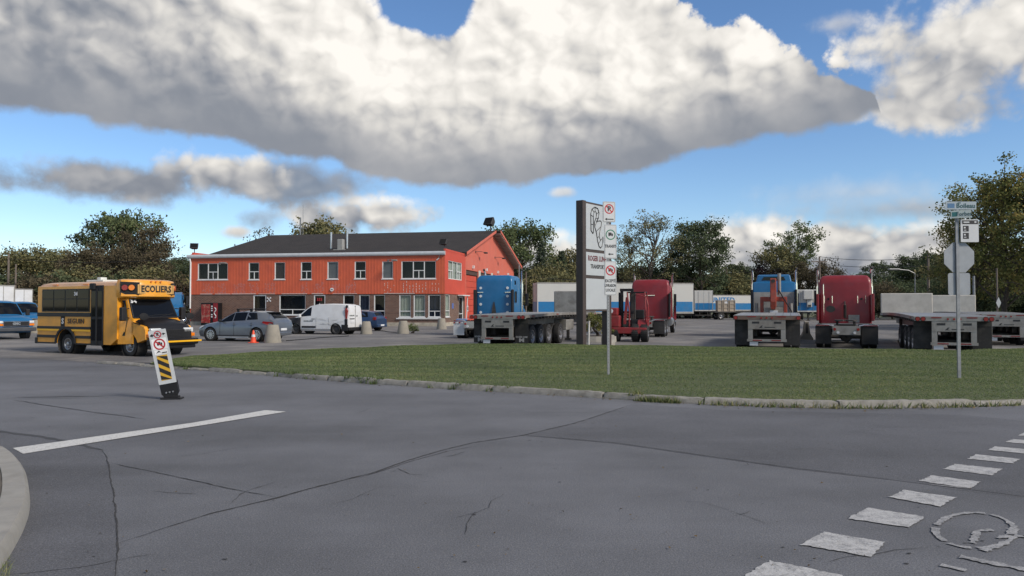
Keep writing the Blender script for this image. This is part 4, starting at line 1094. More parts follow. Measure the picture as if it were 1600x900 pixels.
# ------------------------------------------------------------------ school bus (origin under the rear axle, +y forward, +x its right side)
def school_bus(loc, heading):
    b = thing('school_bus', 'yellow short school bus with black bonnet and stripes parked by the kerb', 'school bus', loc, heading)
    WB = 3.55; W = 1.13; z0, zt = .40, 2.78; yr, yf = -1.85, 3.05
    # box body with a real rear wheel arch: side outline pushed across
    arch = [(.56 * math.cos(t), .40 + .56 * math.sin(t)) for t in np.linspace(math.pi, 0, 13)]
    side = [(yr, z0), (-.56, z0)] + [(a, max(z, z0)) for a, z in arch[1:-1]] + [(.56, z0), (yf - .35, z0), (yf, .62), (yf, 2.12), (yf + .02, 2.2), (yf, 2.60), (yr + .02, 2.60), (yr, 2.5)]
    mb = MB(); mb.prism(side, 'x', -W, W)
    # rounded roof
    secs = []
    for y, k in ((yr + .02, .0), (yr + .12, .75), (yr + .4, 1), (yf - .3, 1), (yf + .1, .9), (yf + .42, .65)):
        ring_ = [(-W, y, 2.601), (-W + .02, y, 2.62)]
        for t in np.linspace(0, math.pi, 13): ring_.append((-(W - .03) * math.cos(t) * (1 - .02), y, 2.62 + (zt - 2.62 + .02) * k * (math.sin(t) ** .6)))
        ring_ += [(W - .02, y, 2.62), (W, y, 2.601)]; secs.append(ring_)
    body = mb.build('body', M_ORANGE, b, smooth=30)
    rb = MB(); rb.loft(secs[:5]); rb.build('roof', mat('bus_roof', (.56, .34, .20), .4, var=.1, dirt=(.40, .30, .22), dirt_a=.5), b, smooth=40)
    # front cap with warning lamps
    capw = W + .01; pl = [(-capw, yf - .05), (-capw, yf + .22), (-capw + .34, yf + .55), (-.4, yf + .66), (.4, yf + .66), (capw - .34, yf + .55), (capw, yf + .22), (capw, yf - .05)]
    secs = [[(x * s_, (y - yf) * s2 + yf, z) for x, y in pl] for z, s_, s2 in ((2.14, .98, .80), (2.20, 1.0, 1.0), (2.66, 1.0, .95), (2.80, .97, .80), (2.84, .80, .55))]
    mb = MB(); mb.loft(secs); cap = mb.build('front_cap', M_ORANGE, b, smooth=35)
    for s_ in (1, -1):
        p0, p1 = Vector((capw * s_, yf + .20, 0)), Vector(((capw - .36) * s_, yf + .555, 0)); d = (p1 - p0).normalized(); nrm = Vector((d.y, -d.x, 0)) * (1 if s_ > 0 else -1)
        if nrm.y < 0: nrm = -nrm
        mb = MB(); q0 = p0 + nrm * .012 - d * .02; q1 = p1 + nrm * .012 + d * .12
        q = [q0 + Vector((0, 0, 2.27)), q1 + Vector((0, 0, 2.27)), q1 + Vector((0, 0, 2.72)), q0 + Vector((0, 0, 2.74))]
        mb.add(q + [p - nrm * .05 for p in q], [(0, 1, 2, 3), (0, 1, 5, 4), (1, 2, 6, 5), (2, 3, 7, 6), (3, 0, 4, 7)]); mb.build('lamp_panel', M_PLAST, cap)
        for f_, mt, nm in ((.27, M_REDL, 'red_lamp'), (.72, M_AMBL, 'amber_lamp')):
            c0 = p0.lerp(p1, f_) + nrm * .014 + Vector((0, 0, 2.52)); mb = MB(); mb.cyl(c0, c0 + nrm * .05, .115, .10, 16); mb.cyl(c0 - nrm * .0, c0 + nrm * .03, .135, .125, 16, m=1); mb.build(nm, [mt, M_PLAST], cap)
    mb = MB(); put_text(mb, 'ECOLIERS', .33, (0, yf + .655, 2.47), (-1, 0, 0), bold=.010, sx=.86); mb.build('destination_text', M_INK, cap)
    mb = MB(); mb.box(-.76, .76, yf + .60, yf + .642, 2.30, 2.64); mb.build('text_band', mat('band_pale', (.62, .36, .12), .4), cap)
    for x in (-.2, 0, .2):
        mb = MB(); mb.cyl((x, yf + .60, 2.76), (x, yf + .66, 2.76), .03, n=8); mb.build('marker_lamp', M_AMBL, cap)
    # side windows band (right side seen): dark glass, posts, sliders
    for s_ in (1, -1):
        X0 = W * s_
        mb = MB(); mb.box(min(X0, X0 + .012 * s_), max(X0, X0 + .012 * s_), yr + .30, 1.45 if s_ > 0 else 2.6, 1.62, 2.50); wf = mb.build('window_band', M_BLACK, b)
        n = 4 if s_ > 0 else 6; y0, y1 = yr + .34, (1.42 if s_ > 0 else 2.56)
        for k in range(n):
            a, c0 = y0 + (y1 - y0) * k / n + .03, y0 + (y1 - y0) * (k + 1) / n - .03
            for q0, q1 in ((1.66, 2.10), (2.13, 2.46)):
                mb = MB(); mb.box(min(X0 + .0125 * s_, X0 + .02 * s_), max(X0 + .0125 * s_, X0 + .02 * s_), a, c0, q0, q1); mb.build('pane', M_GLASS, wf)
        # black rub rails and the yellow stripe
        for z, hh, mt, nm in ((1.51, .075, M_BLACK, 'rub_rail'), (1.00, .055, M_BLACK, 'rub_rail'), (.91, .045, M_STRIPE, 'yellow_stripe'), (.66, .055, M_BLACK, 'rub_rail'), (.40, .03, M_BLACK, 'rub_rail')):
            spans = [(yr, 1.52 if s_ > 0 else yf - .1)]
            if z < .97: spans = [(yr, -.62 if z < .8 else -.30), (.62 if z < .8 else .30, 1.52 if s_ > 0 else yf - .4)]
            for a, c0 in spans:
                mb = MB(); mb.rbox(min(X0 - .01, X0 + .03 * s_) if s_ < 0 else X0 - .01, X0 + .03 if s_ > 0 else X0 + .01, a, c0, z - hh, z + hh, .012, 1); mb.build(nm, mt, b)
        mb = MB()
        for k in range(12):
            t0, t1 = math.pi * k / 12, math.pi * (k + 1) / 12
            for rr in (.56,):
                a0, a1 = (rr * math.cos(t0), .40 + rr * math.sin(t0)), (rr * math.cos(t1), .40 + rr * math.sin(t1)); b0_, b1_ = ((rr + .09) * math.cos(t0), .40 + (rr + .09) * math.sin(t0)), ((rr + .09) * math.cos(t1), .40 + (rr + .09) * math.sin(t1))
                xo = X0 + .05 * s_
                mb.add([(X0, *a0), (X0, *a1), (xo, *a1), (xo, *a0), (xo, *b0_), (xo, *b1_), (X0, *b0_), (X0, *b1_)], [(0, 1, 2, 3), (3, 2, 5, 4), (4, 5, 7, 6)])
        mb.build('wheel_arch', M_PLAST, b, smooth=30)
        mb = MB(); mb.cyl((X0 - .45 * s_, 0, .40), (X0 - .02 * s_, 0, .40), .55, n=20, cap=False); mb.cyl((X0 - .46 * s_, 0, .4), (X0 - .45 * s_, 0, .4), .55, n=20); mb.build('arch_liner', M_FRAME, b)
    # folding door on the right: black frame, two leaves with tall panes
    mb = MB(); mb.rbox(W - .02, W + .035, 1.55, 2.27, .36, 2.62, .015, 1); mb.rbox(W, W + .10, 1.53, 1.83, 2.45, 2.70, .03, 1); mb.box(W - .01, W + .06, 1.87, 1.95, .36, 2.5); dr = mb.build('entrance_door', M_PLAST, b)
    for y0, y1 in ((1.61, 1.85), (1.97, 2.22)):
        for q0, q1 in ((.55, 1.35), (1.45, 2.4)):
            mb = MB(); mb.box(W + .036, W + .042, y0, y1, q0, q1); mb.build('pane', M_GLASS, dr)
    # lettering and badge
    mb = MB(); put_text(mb, 'SEGUIN', .26, (W + .014, .62, 1.255), (0, 1, 0), bold=.004, sx=1.12); mb.build('side_lettering', M_INK, b)
    mb = MB(); mb.box(W, W + .010, -.33, -.08, 1.05, 1.44); bd = mb.build('badge', M_PLAST, b)
    mb = MB(); put_text(mb, 'S', .30, (W + .014, -.205, 1.25), (0, 1, 0), bold=.006); mb.build('badge_letter', M_PLATE, bd)
    mb = MB(); put_text(mb, '34', .20, (W + .03, .62, 2.30), (0, 1, 0), bold=.006); mb.build('window_number', M_PLATE, b)
    # cab: side panel with door glass, cowl, windscreen, bonnet, fenders
    CW = .98
    mb = MB(); secs = []
    for y, zb, zq, w, wt in ((yf - .02, .44, 2.13, 1.08, .93), (yf + .25, .44, 2.13, 1.02, .90), (yf + .62, .46, 1.40, 1.0, .97), (yf + .72, .46, 1.33, 1.0, .95)):
        secs.append([(-w, y, zb), (w, y, zb), (w, y, 1.30), (wt, y, zq), (-wt, y, zq), (-w, y, 1.30)])
    mb.loft(secs); cab = mb.build('cab', M_ORANGE, b, smooth=25)
    mb = MB(); q = [(-.86, yf + .285, 2.07), (.86, yf + .285, 2.07), (.93, yf + .625, 1.40), (-.93, yf + .625, 1.40)]; n = Vector((0, .89, .45)) * .022
    mb.add([Vector(p) + n for p in q] + [Vector(p) - n for p in q], [(0, 1, 2, 3), (0, 1, 5, 4), (1, 2, 6, 5), (2, 3, 7, 6), (3, 0, 4, 7)]); ws = mb.build('windscreen', M_GLASS, b)
    mb = MB(); n2 = Vector((0, .89, .45)) * .006
    for a, c0 in ((0, 1), (1, 2), (2, 3), (3, 0)): mb.tube([Vector(q[a]) + n + n2 * 0, Vector(q[c0]) + n], .028, 6)
    mb.build('windscreen_seal', M_PLAST, ws)
    mb = MB(); put_text(mb, '34', .20, Vector((.74, yf + .33, 2.0)) + n * 1.3, (-1, 0, 0), (0, -.45, .89), bold=.006, sx=1.3); mb.build('screen_number', M_PLATE, ws)
    mb = MB(); mb.tube([(.55, yf + .66, 1.42), (.0, yf + .60, 1.50), (-.5, yf + .60, 1.52)], .012, 5); mb.tube([(-.1, yf + .66, 1.42), (-.5, yf + .6, 1.5), (-.8, yf + .57, 1.55)], .012, 5); mb.build('wiper', M_PLAST, ws)
    for s_ in (1, -1):
        mb = MB(); mb.add([(1.035 * s_, yf + .12, .75), (1.012 * s_, yf + .30, .75), (1.012 * s_, yf + .45, 1.36), (.985 * s_, yf + .32, 1.80), (.945 * s_, yf + .20, 2.05), (.975 * s_, yf + .08, 2.05)], [(0, 1, 2, 3, 4, 5)])
        mb.add([(1.045 * s_, yf + .12, .75), (1.022 * s_, yf + .30, .75), (1.02 * s_, yf + .45, 1.36), (.995 * s_, yf + .32, 1.80), (.955 * s_, yf + .20, 2.05), (.985 * s_, yf + .08, 2.05)], [(0, 1, 2, 3, 4, 5)])
        mb.build('cab_window', M_GLASS, b)
    # bonnet (black) and front wings (yellow)
    mb = MB(); secs = []
    for y, w, zt_, zc in ((yf + .70, .90, 1.34, 1.40), (yf + 1.0, .88, 1.27, 1.33), (yf + 1.35, .86, 1.17, 1.24), (yf + 1.52, .84, 1.05, 1.10), (yf + 1.56, .82, .92, .94)):
        secs.append([(-w, y, .60), (w, y, .60), (w, y, zt_ - .05), (w - .10, y, zt_), (w * .35, y, zc), (-w * .35, y, zc), (-w + .10, y, zt_), (-w, y, zt_ - .05)])
    mb.loft(secs); mb.build('bonnet', M_BLACK, b, smooth=40)
    ya = WB
    for s_ in (1, -1):
        ar = [(ya + .47 * math.cos(t), .38 + .47 * math.sin(t)) for t in np.linspace(math.pi, 0, 13)]
        out = [(ya - .75, .46), (ya - .47, .46)] + [p for p in ar[1:-1] if p[1] > .46] + [(ya + .47, .50), (yf + 1.42, .62), (yf + 1.40, .98), (yf + 1.30, 1.10), (yf + .95, 1.18), (yf + .62, 1.28), (ya - .75, 1.28)]
        mb = MB(); mb.prism(out, 'x', .80 * s_, 1.0 * s_); mb.build('front_wing', M_ORANGE, b, bevel=.02)
        mb = MB(); mb.cyl((.55 * s_, ya, .38), (.97 * s_, ya, .38), .465, n=20, cap=False); mb.build('arch_liner', M_FRAME, b)
        wheel(b, 'bus', (.86 * s_, ya, .38), s_)
        wheel(b, 'bus', (.96 * s_, 0, .38), s_, dual=True)
        # head lamps and indicators
        mb = MB(); mb.rbox(min(.48 * s_, .90 * s_), max(.48 * s_, .90 * s_), yf + 1.44, yf + 1.60, .86, 1.03, .03); hl = mb.build('headlamp', M_CLEAR, b)
        mb = MB(); mb.rbox(min(.45 * s_, .98 * s_), max(.45 * s_, .98 * s_), yf + 1.40, yf + 1.59, .70, .83, .02); mb.build('turn_signal', M_AMBL, b)
        # mirrors on arms
        mb = MB(); mb.rbox(min(1.16 * s_, 1.36 * s_), max(1.16 * s_, 1.36 * s_), yf + .42, yf + .60, 1.30, 1.80, .04); mb.tube([(1.0 * s_, yf + .5, 1.4), (1.2 * s_, yf + .52, 1.45)], .02, 6); mb.tube([(.98 * s_, yf + .45, 1.75), (1.2 * s_, yf + .5, 1.72)], .02, 6); mb.build('wing_mirror', M_PLAST, b)
        mb = MB(); c0 = Vector((.99 * s_, yf + 1.28, 1.46)); mb.M = Matrix.Translation(c0) @ Matrix.Diagonal((.19, .10, .13, 1)); mb.lathe([(-1, .02), (-.9, .45), (-.6, .8), (0, 1), (.3, .95), (.4, .0)], 16, 'y'); mb.M = None
        mb.tube([c0 + Vector((0, 0, -.08)), (1.0 * s_, yf + 1.1, 1.16), (.99 * s_, yf + .72, 1.24)], .018, 6); mb.tube([c0, (.98 * s_, yf + .95, 1.12)], .015, 6); mb.build('cross_mirror', M_PLAST, b, smooth=50)
    mb = MB(); mb.rbox(-.82, .82, yf + 1.545, yf + 1.60, .62, .98, .02)
    for k in range(6): mb.box(-.44, .44, yf + 1.595, yf + 1.612, .66 + k * .052, .685 + k * .052)
    mb.build('grille', M_PLAST, b)
    mb = MB(); mb.rbox(-1.04, 1.04, yf + 1.50, yf + 1.74, .40, .64, .05); mb.rbox(-.95, .95, yf + 1.45, yf + 1.68, .27, .40, .03); mb.build('front_bumper', M_BLACK, b)
    mb = MB(); mb.rbox(-1.12, .62, yf + 1.76, yf + 1.80, .50, .565, .01, 1); mb.cyl((.5, yf + 1.73, .53), (.5, yf + 1.82, .53), .04, n=8); mb.build('crossing_arm', M_STRIPE, b)
    mb = MB(); mb.rbox(-1.05, 1.16, yr - .14, yr + .03, .36, .60, .03); mb.build('rear_bumper', M_BLACK, b)
    mb = MB(); mb.box(-.45, .45, yr + .2, yf + 1.3, .36, .52); mb.cyl((-.9, 0, .38), (.9, 0, .38), .09, n=8); mb.cyl((-.8, WB, .38), (.8, WB, .38), .06, n=8); mb.build('chassis', M_FRAME, b)
    mb = MB(); mb.rbox(-.35, .55, .3, 1.35, 2.76, 2.86, .03); mb.rbox(-.12, .14, .35, .60, 2.86, 2.98, .02); mb.build('roof_hatch', mat('hatch_white', (.62, .62, .58), .5), b)
    for y in (-.9, 1.0):
        mb = MB(); mb.rbox(W - .03, W + .005, y, y + .32, 2.64, 2.69, .01, 1); mb.build('marker_lamp', M_AMBL, b)
    return b
fw, rw_ = P(203, 557), P(109, 552.5)
hd = math.degrees(math.atan2((fw - rw_).x, (fw - rw_).y))
fwd = Vector((math.sin(R(hd)), math.cos(R(hd)), 0)); rgt = Vector((fwd.y, -fwd.x, 0))
bus = school_bus(rw_ - rgt * .97 + Vector((0, 0, .004)), hd)

# ------------------------------------------------------------------ cars and vans, lofted bodies (origin mid-length on the ground, +y forward)
def cut(o, cutters):
    for c0 in cutters:
        m = o.modifiers.new('cut', 'BOOLEAN'); m.object = c0; m.operation = 'DIFFERENCE'; m.solver = 'EXACT'
    dg = bpy.context.evaluated_depsgraph_get(); me = bpy.data.meshes.new_from_object(o.evaluated_get(dg))
    old = o.data; o.modifiers.clear(); o.data = me; me.name = old.name
    for c0 in cutters: bpy.data.objects.remove(c0)
    me.polygons.foreach_set('use_smooth', [True] * len(me.polygons)); me.set_sharp_from_angle(angle=R(32)); me.update()
def ring_pts(st):
    y, w, zb, zm, belt, wr, zr, zc = st
    r_ = [(0, y, zb), (w * .86, y, zb), (w * .985, y, zb + .14), (w, y, zm), (w * .955, y, belt), (wr, y, zr), (wr * .62, y, zr + (zc - zr) * .8), (0, y, zc)]
    return [Vector(p) for p in r_]
class Car:
    def __init__(s, t, st, paint, wheels, arch_r, kind, rim=None, wx=None):
        s.t = t; s.st = st; s.g = [ring_pts(q) for q in st]
        mb = MB(); mb.loft([g + [Vector((-p.x, p.y, p.z)) for p in g[-2:0:-1]] for g in s.g]); s.body = mb.build('body', paint, t)
        cs = []
        W = max(q[1] for q in st)
        for y in wheels:
            for sd_ in (1, -1):
                c0 = MB(); c0.cyl(((W - .26) * sd_, y, arch_r[1]), ((W + .1) * sd_, y, arch_r[1]), arch_r[0], n=28); cs.append(c0.build('cutter', M_FRAME, t))
        cut(s.body, cs)
        for y in wheels:
            for sd_ in (1, -1):
                mb = MB(); mb.cyl(((W - .27) * sd_, y, arch_r[1]), ((W - .03) * sd_, y, arch_r[1]), arch_r[0] - .006, n=28, cap=False); mb.cyl(((W - .275) * sd_, y, arch_r[1]), ((W - .262) * sd_, y, arch_r[1]), arch_r[0] - .006, n=28); mb.build('arch_liner', M_FRAME, t)
                wheel(t, kind, ((wx or (W - .12)) * sd_, y, .325), sd_, rim)
    def y_at(s, y, j):
        """point of rail j at station coordinate y"""
        ys = [q[0] for q in s.st]
        for i in range(len(ys) - 1):
            if ys[i] >= y >= ys[i + 1]:
                t = (ys[i] - y) / (ys[i] - ys[i + 1]); return s.g[i][j].lerp(s.g[i + 1][j], t)
    def side(s, y0, y1, lo=.06, hi=.93, slant0=0.0, slant1=0.0, name='side_window', material=None, n=8, j=(4, 5), both=True, off=.008):
        """pane on the flank from y0 (front) to y1; the slants move its upper corners"""
        for sd_ in ((1, -1) if both else (both,)):
            vs = []
            for k in range(n + 1):
                f_ = k / n
                yb, yt = y0 + (y1 - y0) * f_, (y0 + slant0) + (y1 + slant1 - y0 - slant0) * f_
                A, B = s.y_at(yb, j[0]), s.y_at(yb, j[1]); A2, B2 = s.y_at(yt, j[0]), s.y_at(yt, j[1])
                p, q = A.lerp(B, lo), A2.lerp(B2, hi)
                for v in (p, q): vs.append(Vector(((v.x + off) * sd_, v.y, v.z + off * .3)))
            mb = MB(); mb.add(vs, [(2 * k, 2 * k + 1, 2 * k + 3, 2 * k + 2) for k in range(n)]); mb.build(name, material or M_GLASS, s.t, smooth=60)
    def across(s, ya, yb, name, wide=.92, nrm=(0, .5, .8), material=None, off=.010):
        vs = []; nrm = Vector(nrm).normalized() * off
        for y in np.linspace(ya, yb, 9):
            g = [s.y_at(y, j) for j in (5, 6, 7)]; row = [Vector((-g[0].x * wide, *g[0][1:])), Vector((-g[1].x * wide, *g[1][1:])), g[2], Vector((g[1].x * wide, *g[1][1:])), Vector((g[0].x * wide, *g[0][1:]))]
            vs += [p + nrm for p in row]
        mb = MB(); mb.add(vs, [(5 * r_ + k, 5 * r_ + k + 1, 5 * r_ + k + 6, 5 * r_ + k + 5) for r_ in range(8) for k in range(4)]); return mb.build(name, material or M_GLASS, s.t, smooth=60)

M_CARG = mat('car_grey', (.165, .185, .215), .30, .55, var=.05, coat=.6)
def hatchback(loc, heading):
    t = thing('hatchback_car', 'grey five-door hatchback with roof bars parked beside the concrete block', 'car', loc, heading)
    st = [(2.24, .58, .30, .46, .56, .40, .60, .62), (2.12, .74, .22, .52, .66, .55, .70, .73), (1.75, .84, .20, .60, .78, .66, .82, .86), (1.30, .87, .18, .62, .86, .70, .90, .95), (.98, .875, .18, .64, .91, .74, .94, 1.00),
          (.50, .88, .18, .64, .94, .66, 1.22, 1.27), (.12, .88, .18, .64, .96, .60, 1.40, 1.45), (-.45, .88, .18, .65, .985, .59, 1.43, 1.48), (-1.1, .88, .18, .66, 1.02, .58, 1.41, 1.47), (-1.68, .87, .20, .70, 1.06, .57, 1.37, 1.42),
          (-1.98, .85, .26, .72, 1.06, .62, 1.18, 1.22), (-2.14, .82, .30, .72, 1.0, .66, 1.04, 1.06), (-2.24, .76, .36, .60, .82, .62, .86, .88)]
    c = Car(t, st, M_CARG, (1.38, -1.26), (.375, .335), 'car')
    c.side(.86, .12, .05, .9, -.55, -.02, 'side_window'); c.side(.06, -.62, .05, .92, 0, .0, 'side_window'); c.side(-.70, -1.32, .08, .9, 0, -.0 + .18, 'side_window')
    c.across(.95, .16, 'windscreen', .93, (0, .6, .8)); c.across(-1.68, -2.08, 'rear_window', .9, (0, -.8, .6))
    for s_ in (1, -1):
        mb = MB(); mb.add([(.80 * s_, -1.86, .96), (.845 * s_, -1.72, .92), (.86 * s_, -1.62, .84), (.83 * s_, -1.95, .76), (.70 * s_, -2.17, .80), (.70 * s_, -2.13, .92)], [(0, 1, 2, 3, 4, 5)])
        mb = MB(); pts = [(.865, -1.64, .98), (.878, -1.58, .90), (.855, -1.92, .80), (.78, -2.18, .80), (.80, -2.13, .93)]; mb.add([(p[0] * s_ + .012 * s_, p[1] - .01, p[2]) for p in pts] + [((p[0] - .12) * s_, p[1] + .06, p[2]) for p in pts], [(0, 1, 2, 3, 4)] + [(k, (k + 1) % 5, 5 + (k + 1) % 5, 5 + k) for k in range(5)]); mb.build('tail_lamp', M_REDL, t)
        mb = MB(); mb.rbox(min(.60 * s_, .79 * s_), max(.60 * s_, .79 * s_), -2.23, -2.10, .70, .79, .02); mb.build('reverse_lamp', M_CLEAR, t)
        mb = MB(); pts = [(.70, 2.14, .60), (.80, 1.98, .62), (.855, 1.70, .74), (.80, 1.85, .75), (.66, 2.10, .68)]; mb.add([(p[0] * s_ + .015 * s_, p[1] + .015, p[2]) for p in pts] + [((p[0] - .1) * s_, p[1] - .06, p[2]) for p in pts], [(0, 1, 2, 3, 4)] + [(k, (k + 1) % 5, 5 + (k + 1) % 5, 5 + k) for k in range(5)]); mb.build('headlamp', M_CLEAR, t)
        mb = MB(); mb.rbox(min(.90 * s_, 1.06 * s_), max(.90 * s_, 1.06 * s_), .66, .78, .94, 1.06, .03); mb.tube([(.84 * s_, .72, .95), (.95 * s_, .72, .98)], .02, 6); mb.build('wing_mirror', M_PLAST, t)
        for y in (-.02, -.98):
            mb = MB(); mb.rbox(min(.875 * s_, .90 * s_), max(.875 * s_, .90 * s_), y - .1, y + .1, .80, .835, .01, 1); mb.build('door_handle', M_CARG, t)
        mb = MB()
        for y in (.80, .0, -.98): 
            for z0, z1 in ((.26, .66), (.66, .93)):
                mb.box(min(.871 * s_, .882 * s_), max(.871 * s_, .882 * s_), y - .005, y + .005, z0, z1)
        struct(mb.build('door_seams', M_FRAME, t), 'stuff')
        mb = MB(); mb.rbox(min(.84 * s_, .875 * s_), max(.84 * s_, .875 * s_), -.82, .92, .15, .24, .015, 1); mb.build('sill_strip', mat('sill_light', (.34, .36, .39), .4, .5), t)
    mb = MB(); mb.rbox(-.52, .52, -1.86, -1.60, 1.385, 1.415, .012, 1); mb.build('spoiler', M_BLACK, t)
    for y in (.0, -.75):
        mb = MB(); mb.rbox(-.62, .62, y - .06, y + .06, 1.53, 1.58, .02); mb.box(-.56, -.50, y - .05, y + .05, 1.36, 1.54); mb.box(.50, .56, y - .05, y + .05, 1.36, 1.54); mb.build('roof_bar', M_PLAST, t)
    mb = MB(); mb.rbox(-.26, .26, -2.245, -2.20, .52, .64, .01, 1); mb.build('number_plate', M_PLATE, t)
    mb = MB(); mb.rbox(-.66, .66, -2.26, -2.0, .28, .46, .04); mb.build('rear_bumper', M_CARG, t)
    return t
def place(x, d, z=.004): return Vector((at(x, d), d, z))
hb_ = hatchback(place(383, 39.4), -74); hb_.scale = (1.06, 1.06, 1.08)

def cargo_van(loc, heading):
    t = thing('cargo_van', 'white cargo van with black bumpers and scraped side parked before the storefront', 'van', loc, heading)
    st = [(2.40, .66, .32, .50, .70, .55, .78, .80), (2.25, .80, .24, .60, .86, .64, .94, .97), (1.80, .90, .22, .72, 1.02, .76, 1.08, 1.12), (1.42, .915, .22, .76, 1.09, .80, 1.14, 1.19), (.95, .92, .22, .76, 1.12, .76, 1.50, 1.55),
          (.50, .92, .22, .76, 1.13, .72, 1.82, 1.88), (.0, .92, .22, .76, 1.14, .74, 1.92, 1.97), (-.8, .92, .22, .76, 1.15, .75, 1.94, 2.0), (-2.05, .92, .24, .76, 1.15, .74, 1.91, 1.97), (-2.32, .90, .30, .76, 1.14, .74, 1.84, 1.90), (-2.40, .87, .34, .74, 1.10, .72, 1.70, 1.76)]
    c = Car(t, st, M_WHITE, (1.52, -1.50), (.40, .34), 'steel', mat('steel_black', (.025, .025, .027), .6))
    c.side(1.28, .36, .10, .88, -.62, -.0, 'side_window')
    c.across(1.40, .56, 'windscreen', .95, (0, .6, .8))
    for s_ in (1, -1):
        def sp(z0, z1, y0, y1, nm, mt, th=.014, inn=.02):
            mb = MB(); mb.rbox(min((.915 - inn) * s_, (.92 + th) * s_), max((.915 - inn) * s_, (.92 + th) * s_), y1, y0, z0, z1, .008, 1); return mb.build(nm, mt, t)
        sp(.42, .54, 1.02, -.02, 'door_moulding', M_PLAST)
        sp(.24, .64, -1.93, -2.38, 'corner_bumper', M_PLAST, .004, .1)
        sp(.64, 1.0, -2.16, -2.36, 'corner_trim', M_PLAST, .0, .03)
        mb = MB(); mb.add([(.937 * s_, 2.0, .40), (.937 * s_, 1.93, .40), (.93 * s_, 1.93, .80), (.90 * s_, 2.0, .9)], [(0, 1, 2, 3)])
        mb = MB(); secs = [[(.80 * s_, y, .28), (w * s_, y, .28), (w * s_, y, z), (.74 * s_, y, z + .06)] for y, w, z in ((2.36, .72, .72), (2.20, .845, .92), (1.93, .915, 1.02), (1.60, .935, 1.06), (1.12, .935, 1.06))]; mb.loft(secs); wing = mb.build('front_wing', mat('primer_black', (.030, .030, .034), .7, var=.25), t, smooth=35)
        c0 = MB(); c0.cyl((.5 * s_, 1.52, .34), (1.1 * s_, 1.52, .34), .40, n=28); cut(wing, [c0.build('cutter', M_FRAME, t)])
        mb = MB(); pts = [(-2.21, 1.02), (-2.33, 1.02), (-2.35, 1.55), (-2.22, 1.72), (-2.17, 1.55)]; mb.prism(pts, 'x', (.70) * s_, .905 * s_); mb.build('tail_lamp', M_REDL, t)
        mb = MB(); mb.prism([(-2.18, 1.72), (-2.30, 1.72), (-2.31, 1.86), (-2.22, 1.90)], 'x', .70 * s_, .83 * s_); mb.build('lamp_cap', M_PLAST, t)
        mb = MB(); mb.rbox(min(.96 * s_, 1.14 * s_), max(.96 * s_, 1.14 * s_), 1.02, 1.16, 1.10, 1.32, .03); mb.tube([(.88 * s_, 1.08, 1.14), (1.0 * s_, 1.08, 1.16)], .03, 6); mb.build('wing_mirror', M_WHITE, t)
        mb = MB(); mb.rbox(min(.92 * s_, .95 * s_), max(.92 * s_, .95 * s_), .05, .28, .98, 1.02, .01, 1); mb.build('door_handle', M_PLAST, t)
        mb = MB()
        for y, z0, z1 in ((1.10, .30, 1.08), (-.06, .30, 1.90), (-1.0, .62, 1.12)): mb.box(min(.915 * s_, .925 * s_), max(.915 * s_, .925 * s_), y - .006, y + .006, z0, min(z1, 1.12))
        struct(mb.build('door_seams', mat('seam_grey', (.2, .2, .2), .7), t), 'stuff')
        mb = MB(); put_text(mb, 'ROGER LUNE', .12, (.924 * s_, .52, .86), (0, s_, 0), sx=.9, bold=.004); mb.build('door_lettering', mat('faded_ink', (.18, .20, .20), .6), t)
    # stamped cargo panel and dents on the seen side
    RD = random.Random(4); mb = MB()
    for k in range(9):
        y = RD.uniform(-1.7, -.15); z = RD.uniform(.62, 1.1); mb.tube([(-.922, y, z), (-.925, y - RD.uniform(.1, .5), z + RD.uniform(-.12, .06))], .006, 5)
    struct(mb.build('scrapes', mat('scrape', (.35, .34, .33), .8), t), 'stuff')
    mb = MB(); mb.box(-.012, .012, -2.415, -2.38, .48, 1.86); mb.build('door_gap', M_FRAME, t)
    mb = MB(); mb.rbox(-.88, .88, -2.48, -2.30, .26, .47, .04); mb.build('rear_bumper', M_PLAST, t)
    mb = MB(); mb.rbox(-.58, -.12, -2.43, -2.39, .74, .90, .01, 1); mb.build('number_plate', M_PLATE, t)
    mb = MB(); mb.box(-.70, -.10, -2.42, -2.385, .99, 1.04); mb.box(.1, .3, -2.42, -2.385, 1.17, 1.22); mb.build('rear_handle', M_PLAST, t)
    mb = MB(); put_text(mb, 'ROGER LUNE', .12, (-.42, -2.412, 1.22), (1, 0, 0), bold=.004, sx=.8); mb.build('door_lettering', mat('faded_ink', (.18, .20, .20), .6), t)
    return t
cargo_van(place(505, 49.0), -72)

